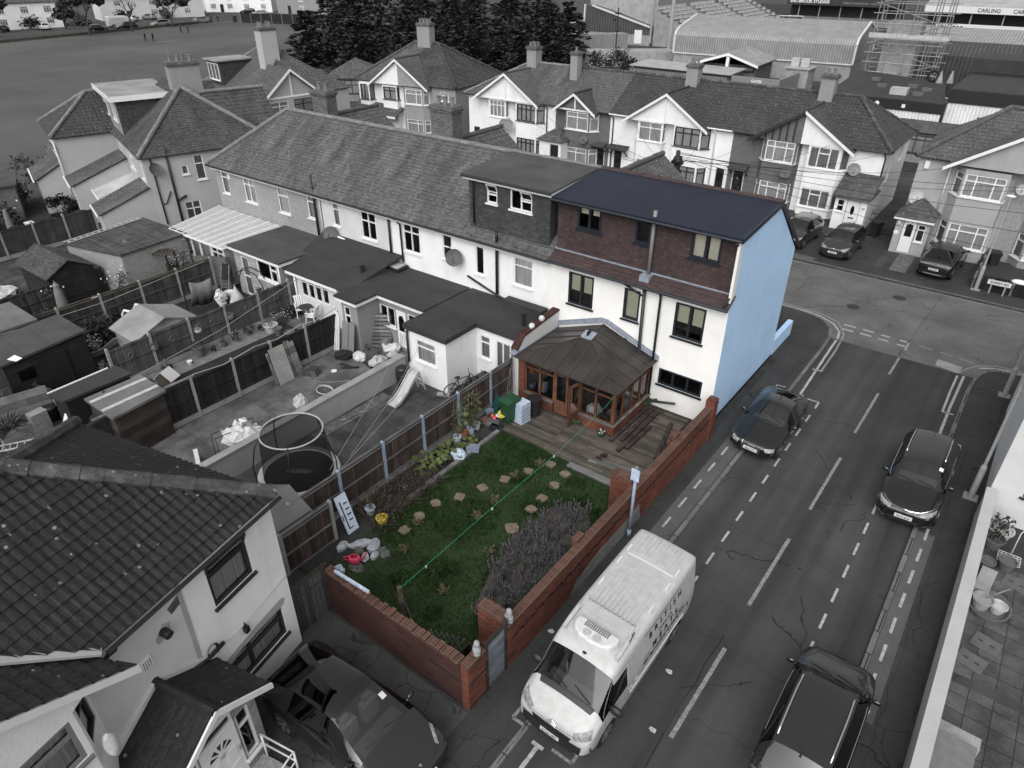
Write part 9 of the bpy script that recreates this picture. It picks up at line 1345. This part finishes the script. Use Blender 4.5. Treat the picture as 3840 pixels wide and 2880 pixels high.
T=thing('seating_bank','stepped bank of white seats beside the stand end wall','seats',(-69,136,0)); b=MB(); [b.box(-.0,0,.0 if 1 else 0,14-1.2*k,46,.5+.5*k) if 0 else b.box(1.2*(11-k),0,0,1.2*(12-k),46,.5+.5*k) for k in range(12)]; b.build('terrace_steps',m['concrete'],T); b=MB()
for k in range(12):
 for j in range(22):
  if j%7==6: continue
  z=.5+.5*k; x=1.2*(11-k)+.35; b.box(x,.3+j*2.05,z+.35,x+.5,2.0+j*2.05,z+.42); b.box(x,.3+j*2.05,z+.42,x+.08,2.0+j*2.05,z+.85)
tag(b.build('seats',m['potwhite'],T),None,None,None,'stuff'); b=MB(); b.box(14.4,0,0,14.7,46,1.1); b.build('front_wall',m['concpost'],T)
def cor_hall(lb,O,rot,L,prof,base,wm,rm,k):
 T=thing('corrugated_hall',lb,'hall',O,rad(rot),'corrugated halls of the stadium'); b=MB(); b.prism([(.1,.1,0),(L-.1,.1,0),(L-.1,.1,base),(.1,.1,base)],(0,prof[-1][0]-.2,0)); b.build('brick_base',m['bricklight'],T); b=MB()
 for i in range(len(prof)-1):
  (y0,z0),(y1,z1)=prof[i],prof[i+1]; b.m=0 if i<k else 1; b.poly([(0,y0,z0),(L,y0,z0),(L,y1,z1),(0,y1,z1)])
 b.m=0; [b.poly([(x,y,z) for y,z in prof]) for x in (0,L)]; b.build('sheeting',[m[wm],m[rm]],T); b=MB(); [b.bar((x,prof[i][0],prof[i][1]),(x,prof[i+1][0],prof[i+1][1]),.25) for x in (0,L) for i in range(len(prof)-1)]; b.bar((0,-.05,base),(L,-.05,base),.15); b.build('trim',m['offwhite'],T); return T
T=cor_hall('long pale corrugated hall with a curved roof edge','' or (-51.8,109.5,0),5.5,26,[(0,2.5),(0,4.9),(.5,5.5),(1.6,5.9),(9,7.2),(18,5.4),(18,2.5)],2.5,'cl','cl',2); [(lambda b:(b.box(x,.02,.1,x+1.7,.09,2.1),b.build('shutter',m['greyplastic'],T)))(MB()) for x in (3,21)]
cor_hall('dark corrugated hall behind the scaffold tower at the right','' or (-19.5,105,0),2,40,[(0,.5),(0,5.2),(1.,6.1),(2.5,6.6),(12,7.4),(22,5),(22,.5)],.5,'cd','cl',3)
T=thing('entrance_building','low gabled turnstile building with lettered boards','building',(-42.5,98.2,0),rad(4)); b=MB(); hull(b,.3,.6,7.7,8.5,0,2.9); b.build('wall',m['brickdark'],T); b=MB(); b.prism([(-.2,-.3,3),(4,-.3,4.3),(4,9,4.3),(-.2,9,3)],(0,0,.1)); b.prism([(4,-.3,4.3),(8.2,-.3,3),(8.2,9,3),(4,9,4.3)],(0,0,.1)); b.build('roof',m['feltpale'],T); b=MB(); b.prism([(-.2,-.36,2.75),(4,-.36,4.05),(4,-.36,4.35),(-.2,-.36,3.05)],(0,.05,0)); b.prism([(4,-.36,4.05),(8.2,-.36,2.75),(8.2,-.36,3.05),(4,-.36,4.35)],(0,.05,0)); b.box(3.8,-.2,0,4.2,.2,4.0); b.build('fascia',m['upvc'],T)
for x in (2.,6.): b=MB(); b.box(x-1.5,.35,2.2,x+1.5,.5,2.85); o=b.build('name_board',m['felt'],T); text("Jerk 'N' Jollof",.42,textframe((x+.2,.34,2.52),(1,0,0),(0,-1,0)),'greyink',o,shear=.2)
b=MB(); b.prism([(-50.2,94,0),(-36,93.6,0),(-36,98,0),(-50.2,98.3,0)],(0,0,2.4)); T=tag(b.build('yard_shed',m['brickdark']),'long low shed with a pale sheet roof in front of the turnstile building','shed'); b=MB(); b.prism([(-50.5,93.3,2.41),(-35.7,93,2.41),(-35.7,98.1,2.6),(-50.5,98.5,2.6)],(0,0,.12)); b.build('roof',m['cp'],T)
T=thing('palisade_fence','grey steel palisade fence in front of the low yard shed','fence',(-50,92.6,0)); b=MB(); [b.box(.22*k,0,.05,.22*k+.09,.04,2.2) for k in range(64)]; b.box(0,.045,.5,14,.09,.6); b.box(0,.045,1.7,14,.09,1.8); b.build('pales',m['concpost'],T)
T=thing('gate_wall','dark wall lettered with gate numbers','wall',(-35.7,93.3,0)); b=MB(); b.box(0,0,0,6.2,.3,2.4); b.box(5.9,.3,0,6.2,9,2.4); b.build('wall_face',m['greyplastic'],T); text('GATES\n← 9-11',.45,textframe((3.3,-.01,1.75),(1,0,0),(0,-1,0)),'whiteink',T,bold=.01)
T=thing('ticket_block','small brick block with an air conditioner on its roof','building',(-31.5,101,0)); b=MB(); b.box(0,0,0,3,3,2.8); b.build('wall',m['bricklight'],T); b=MB(); b.box(-.2,-.2,2.803,3.2,3.2,2.95); b.build('roof',m['cp'],T); b=MB(); [b.box(.3+1.3*k,1,2.96,1.3+1.3*k,1.6,4.0) for k in (0,1)]; b.build('air_conditioner',m['potwhite'],T); b=MB(); b.box(.9,-.05,.1,1.9,-.003,2.2); b.build('door',m['greyplastic'],T)
T=thing('club_building','white clad building with black fascia and flat dark roof','building',(-19.5,77.6,0)); b=MB(); b.prism([(0,0,0),(10.2,0,0),(8,13.5,0),(-1.5,17.5,0)],(0,0,3.15)); b.build('clad_wall',m['cwh'],T); b=MB(); b.prism([(-.1,-.1,3.152),(10.3,-.1,3.152),(8.1,13.6,3.152),(-1.6,17.6,3.152)],(0,0,.85)); b.build('fascia',m['black'],T); b=MB(); b.prism([(-.1,-.1,4.004),(10.3,-.1,4.004),(8.1,13.6,4.004),(-1.6,17.6,4.004)],(0,0,.08)); b.build('roof',m['felt'],T); b=MB(); b.prism([(5.,2.3,4.09),(6.5,2.3,4.09),(6.5,3.4,4.09),(5.,3.4,4.09)],(0,0,.6)); b.build('roof_hatch',m['grc'],T); b=MB(); [b.box(x,y,4.09,x+.9,y+.6,4.4) for x,y in ((3,6),(5.6,7.5),(7.,2.6),(7.2,6),(1.5,10))]; b.build('roof_vents',m['potgrey'],T); b=MB(); b.ball((4.6,-.12,3.55),.22,8,4,1,.2,1); b.box(6.8,-.15,3.4,7.1,-.105,3.7); b.build('wall_light',m['upvc'],T); b=MB(); b.box(5.6,-.04,.3,7.4,-.003,2.1); b.build('shutter',m['offwhite'],T)
T=thing('club_extension','taller white clad hall with strip windows at the right edge','building',(-9.2,79.2,0)); hs=[(2.6+3.4*k,1.7,5.7+3.4*k,3.1) for k in range(4)]; b=MB(); hull(b,0,0,22,20,0,4,{'S':hs}); b.build('clad_wall',m['cwh'],T); [window(T,(a,0,c),(1,0,0),e-a,d-c,(1,1),0,'upvc','curtaindark',fw=.1) for a,c,e,d in hs]; b=MB(); b.box(-.1,-.1,4.003,22.1,20,5.1); b.build('fascia',m['black'],T); b=MB(); b.prism([(-.1,-.1,5.104),(22.1,-.1,5.104),(22.1,11,5.104),(-.1,11,5.104)],(0,0,.1)); b.box(-.6,14,5.104,22.1,20,6.4); b.build('roof',m['felt'],T)
for k,(x,y) in enumerate(((-12.6,90.5),(-11.9,90.3),(-11,91))): b=MB(); (b.lathe((x,y,4.09),[(.35,0),(.04,1.2)],10) if k else b.tube([(x+math.cos(a)*.5,y,4.7+math.sin(a)*.5) for a in [i*.52 for i in range(13)]],.15,6)); tag(b.build('traffic_cone' if k else 'old_tyre',m['rubber' if k==0 else 'concpost']),('old tyre lying on the flat club roof','pale traffic cone standing on the flat club roof','second pale cone tipped by the roof edge')[k],'tyre' if k==0 else 'cone')
T=thing('scaffold_tower','tube scaffold tower with white boards round a brick shaft','scaffolding',(-20.6,95.4,0)); b=MB(); b.box(1.1,1,0,4.6,3.6,9.2); b.build('brick_shaft',m['bricklight'],T); b=MB()
for x in (0,1.9,3.8,5.7,7.):
 for y in (0,2,4): b.tube([(x,y,2),(x,y,15.5)],.06,5)
for z in range(3,16,1):
 for y in (0,4): b.tube([(-.5,y,z),(7.6,y,z)],.045,5)
 for x in (0,7): b.tube([(x,-.3,z),(x,4.3,z)],.045,5)
for z,s in ((3,1),(5,-1),(7,1),(9,-1),(11,1),(13,-1)): b.tube([(3.5-3.5*s,-.1,z),(3.5+3.5*s,-.1,z+2)],.05,5)
b.build('tubes',m['steel'],T); [(lambda b:(b.box(-.4,-.25,z,7.6,.35,z+.15),b.box(-.4,-.3,z+.1,7.8,-.2,z+.5),b.build('lift_boards',m['potwhite'],T)))(MB()) for z in (7.5,12.5)]
T=thing('floodlight_mast','tall pale floodlight mast in the stadium yard','mast',(-59.8,124.4,0)); b=MB(); b.cyl((0,0,0),.38,22,12,.25); b.build('mast',m['mast'],T); b=MB(); b.box(-.8,-.6,0,.8,.6,.5); b.build('base',m['concrete'],T)
T=thing('lamp_post','thin black camera post with fittings by the stadium yard','post',(-64,113,0)); b=MB(); b.cyl((0,0,0),.09,8,8); b.build('post_shaft',m['black'],T); b=MB(); b.box(-.5,-.2,7.0,.5,.2,7.2); b.ball((-.5,0,6.2),.25,8,5); b.ball((.1,0,4.6),.25,8,5); b.build('cameras',m['black'],T)
T=thing('shipping_container','ribbed grey shipping container beside the stand','container',(-75.3,119.8,0),rad(60)); b=MB(); b.box(0,0,.1,10,2.6,2.7); b.build('shell',m['cl'],T)
T=thing('yard_wall','low brick yard block behind the twiggy shrub','wall',(-63.5,104,0),rad(40)); b=MB(); b.box(0,0,0,14,4.5,2.2); b.build('brickwork',m['bricklight'],T)
T=thing('far_stand','covered far stand with a long dark lettered board','stand',(-66,203,0),rad(2)); b=MB(); b.box(0,4,0,26,12,6); b.build('back_wall',m['black'],T); b=MB(); b.box(0,-.5,4.6,26,12,4.75); b.box(0,-.6,4.3,26,-.45,5.9); b.build('roof',m['felt'],T); b=MB(); [b.box(0,1+k,0,26,2+k,.8+.4*k) for k in range(4)]; b.build('terrace',m['concpost'],T); b=MB(); [b.box(3+5*k,.2,0,3.2+5*k,.4,4.5) for k in range(5)]; b.build('column',m['concpost'],T); text('EASTBROOK STUDIOS',.95,textframe((.8,-.62,5.1),(1,0,0),(0,-1,0)),'whiteink',T,align='LEFT',bold=.02); text('WORLD CLASS FACILITIES · LOCAL SUPPORT',.5,textframe((13.5,-.62,5.0),(1,0,0),(0,-1,0)),'greyink',T,align='LEFT')
T=thing('side_stand','covered side stand with pale lettered sponsor boards at the top right','stand',(-30,191,0),rad(-1)); b=MB(); b.box(-2,5,0,48,14,7); b.build('back_wall',m['black'],T); b=MB(); b.box(-2,-.4,5,48,14,5.15); b.prism([(-2,-.4,5.9),(48,-.4,5.9),(48,10,9),(-2,10,9)],(0,0,.2)); b.build('roof',m['cp'],T); b=MB(); b.box(-2,-.6,4.7,48,-.42,5.95); b.build('fascia_board',m['plate'],T); b=MB(); [b.box(-2,1+k,0,48,2+k,.8+.4*k) for k in range(4)]; b.build('terrace',m['concpost'],T); b=MB(); [b.box(1+6*k,.2,0,1.25+6*k,.4,4.7) for k in range(8)]; b.build('column',m['concpost'],T)
text('CARLING        CARLING',1.0,textframe((8,-.62,5.3),(1,0,0),(0,-1,0)),'ink',T,align='LEFT',bold=.02); text('DAGENHAM',1.7,Matrix.Translation((3.2,1.7,6.75))@Matrix.Rotation(rad(17),4,'X'),'greyink',T,align='LEFT'); b=MB(); b.box(1,-1.2,1.2,18,-1.0,2.7); o=b.build('sponsor_board',m['plate'],T); text('boston',1.5,textframe((2.2,-1.22,2.05),(1,0,0),(0,-1,0)),'ink',o,align='LEFT',bold=.02)
for k,(x,w_,s_,ink,mt) in enumerate(((-71,5,'','ink','plate'),(-64.5,6,'','ink','plate'),(-58,4,'etcetera','whiteink','black'),(-53.6,5,'Construction Services Ltd','ink','plate'),(-47.8,4,'','ink','plate'))): T=thing('advert_board',('plain white advert board farthest left along the pitch','plain white advert board behind the goal','dark lettered advert board along the pitch','white advert board with fine lettering','pale advert board beside the scaffold')[k],'board',(x,200,0),0,'advert boards along the pitch'); b=MB(); b.box(0,0,.2,w_,.1,1.3); b.build('panel',m[mt],T); (text(s_,.7 if k==2 else .38,textframe((w_/2,-.01,.75),(1,0,0),(0,-1,0)),ink,T) if s_ else None)
for k,(x,y,rt) in enumerate(((-64,191,25),(-73,186,25))): T=thing('goal',('white football goal nearest the scaffold','white football goal partly hidden behind the corrugated roof')[k],'goal',(x,y,0),rad(rt),'football goals'); pipe('goal_frame',[(0,0,0),(0,0,2.4),(6,0,2.4),(6,0,0)],.08,'whiteink',T); pipe('net_support',[(0,0,2.4),(0,2,0),(6,2,0),(6,0,2.4)],.05,'whiteink',T); b=MB(); b.poly([(0,0,2.4),(6,0,2.4),(6,2,0),(0,2,0)]); b.build('goal_net',m['net'],T)
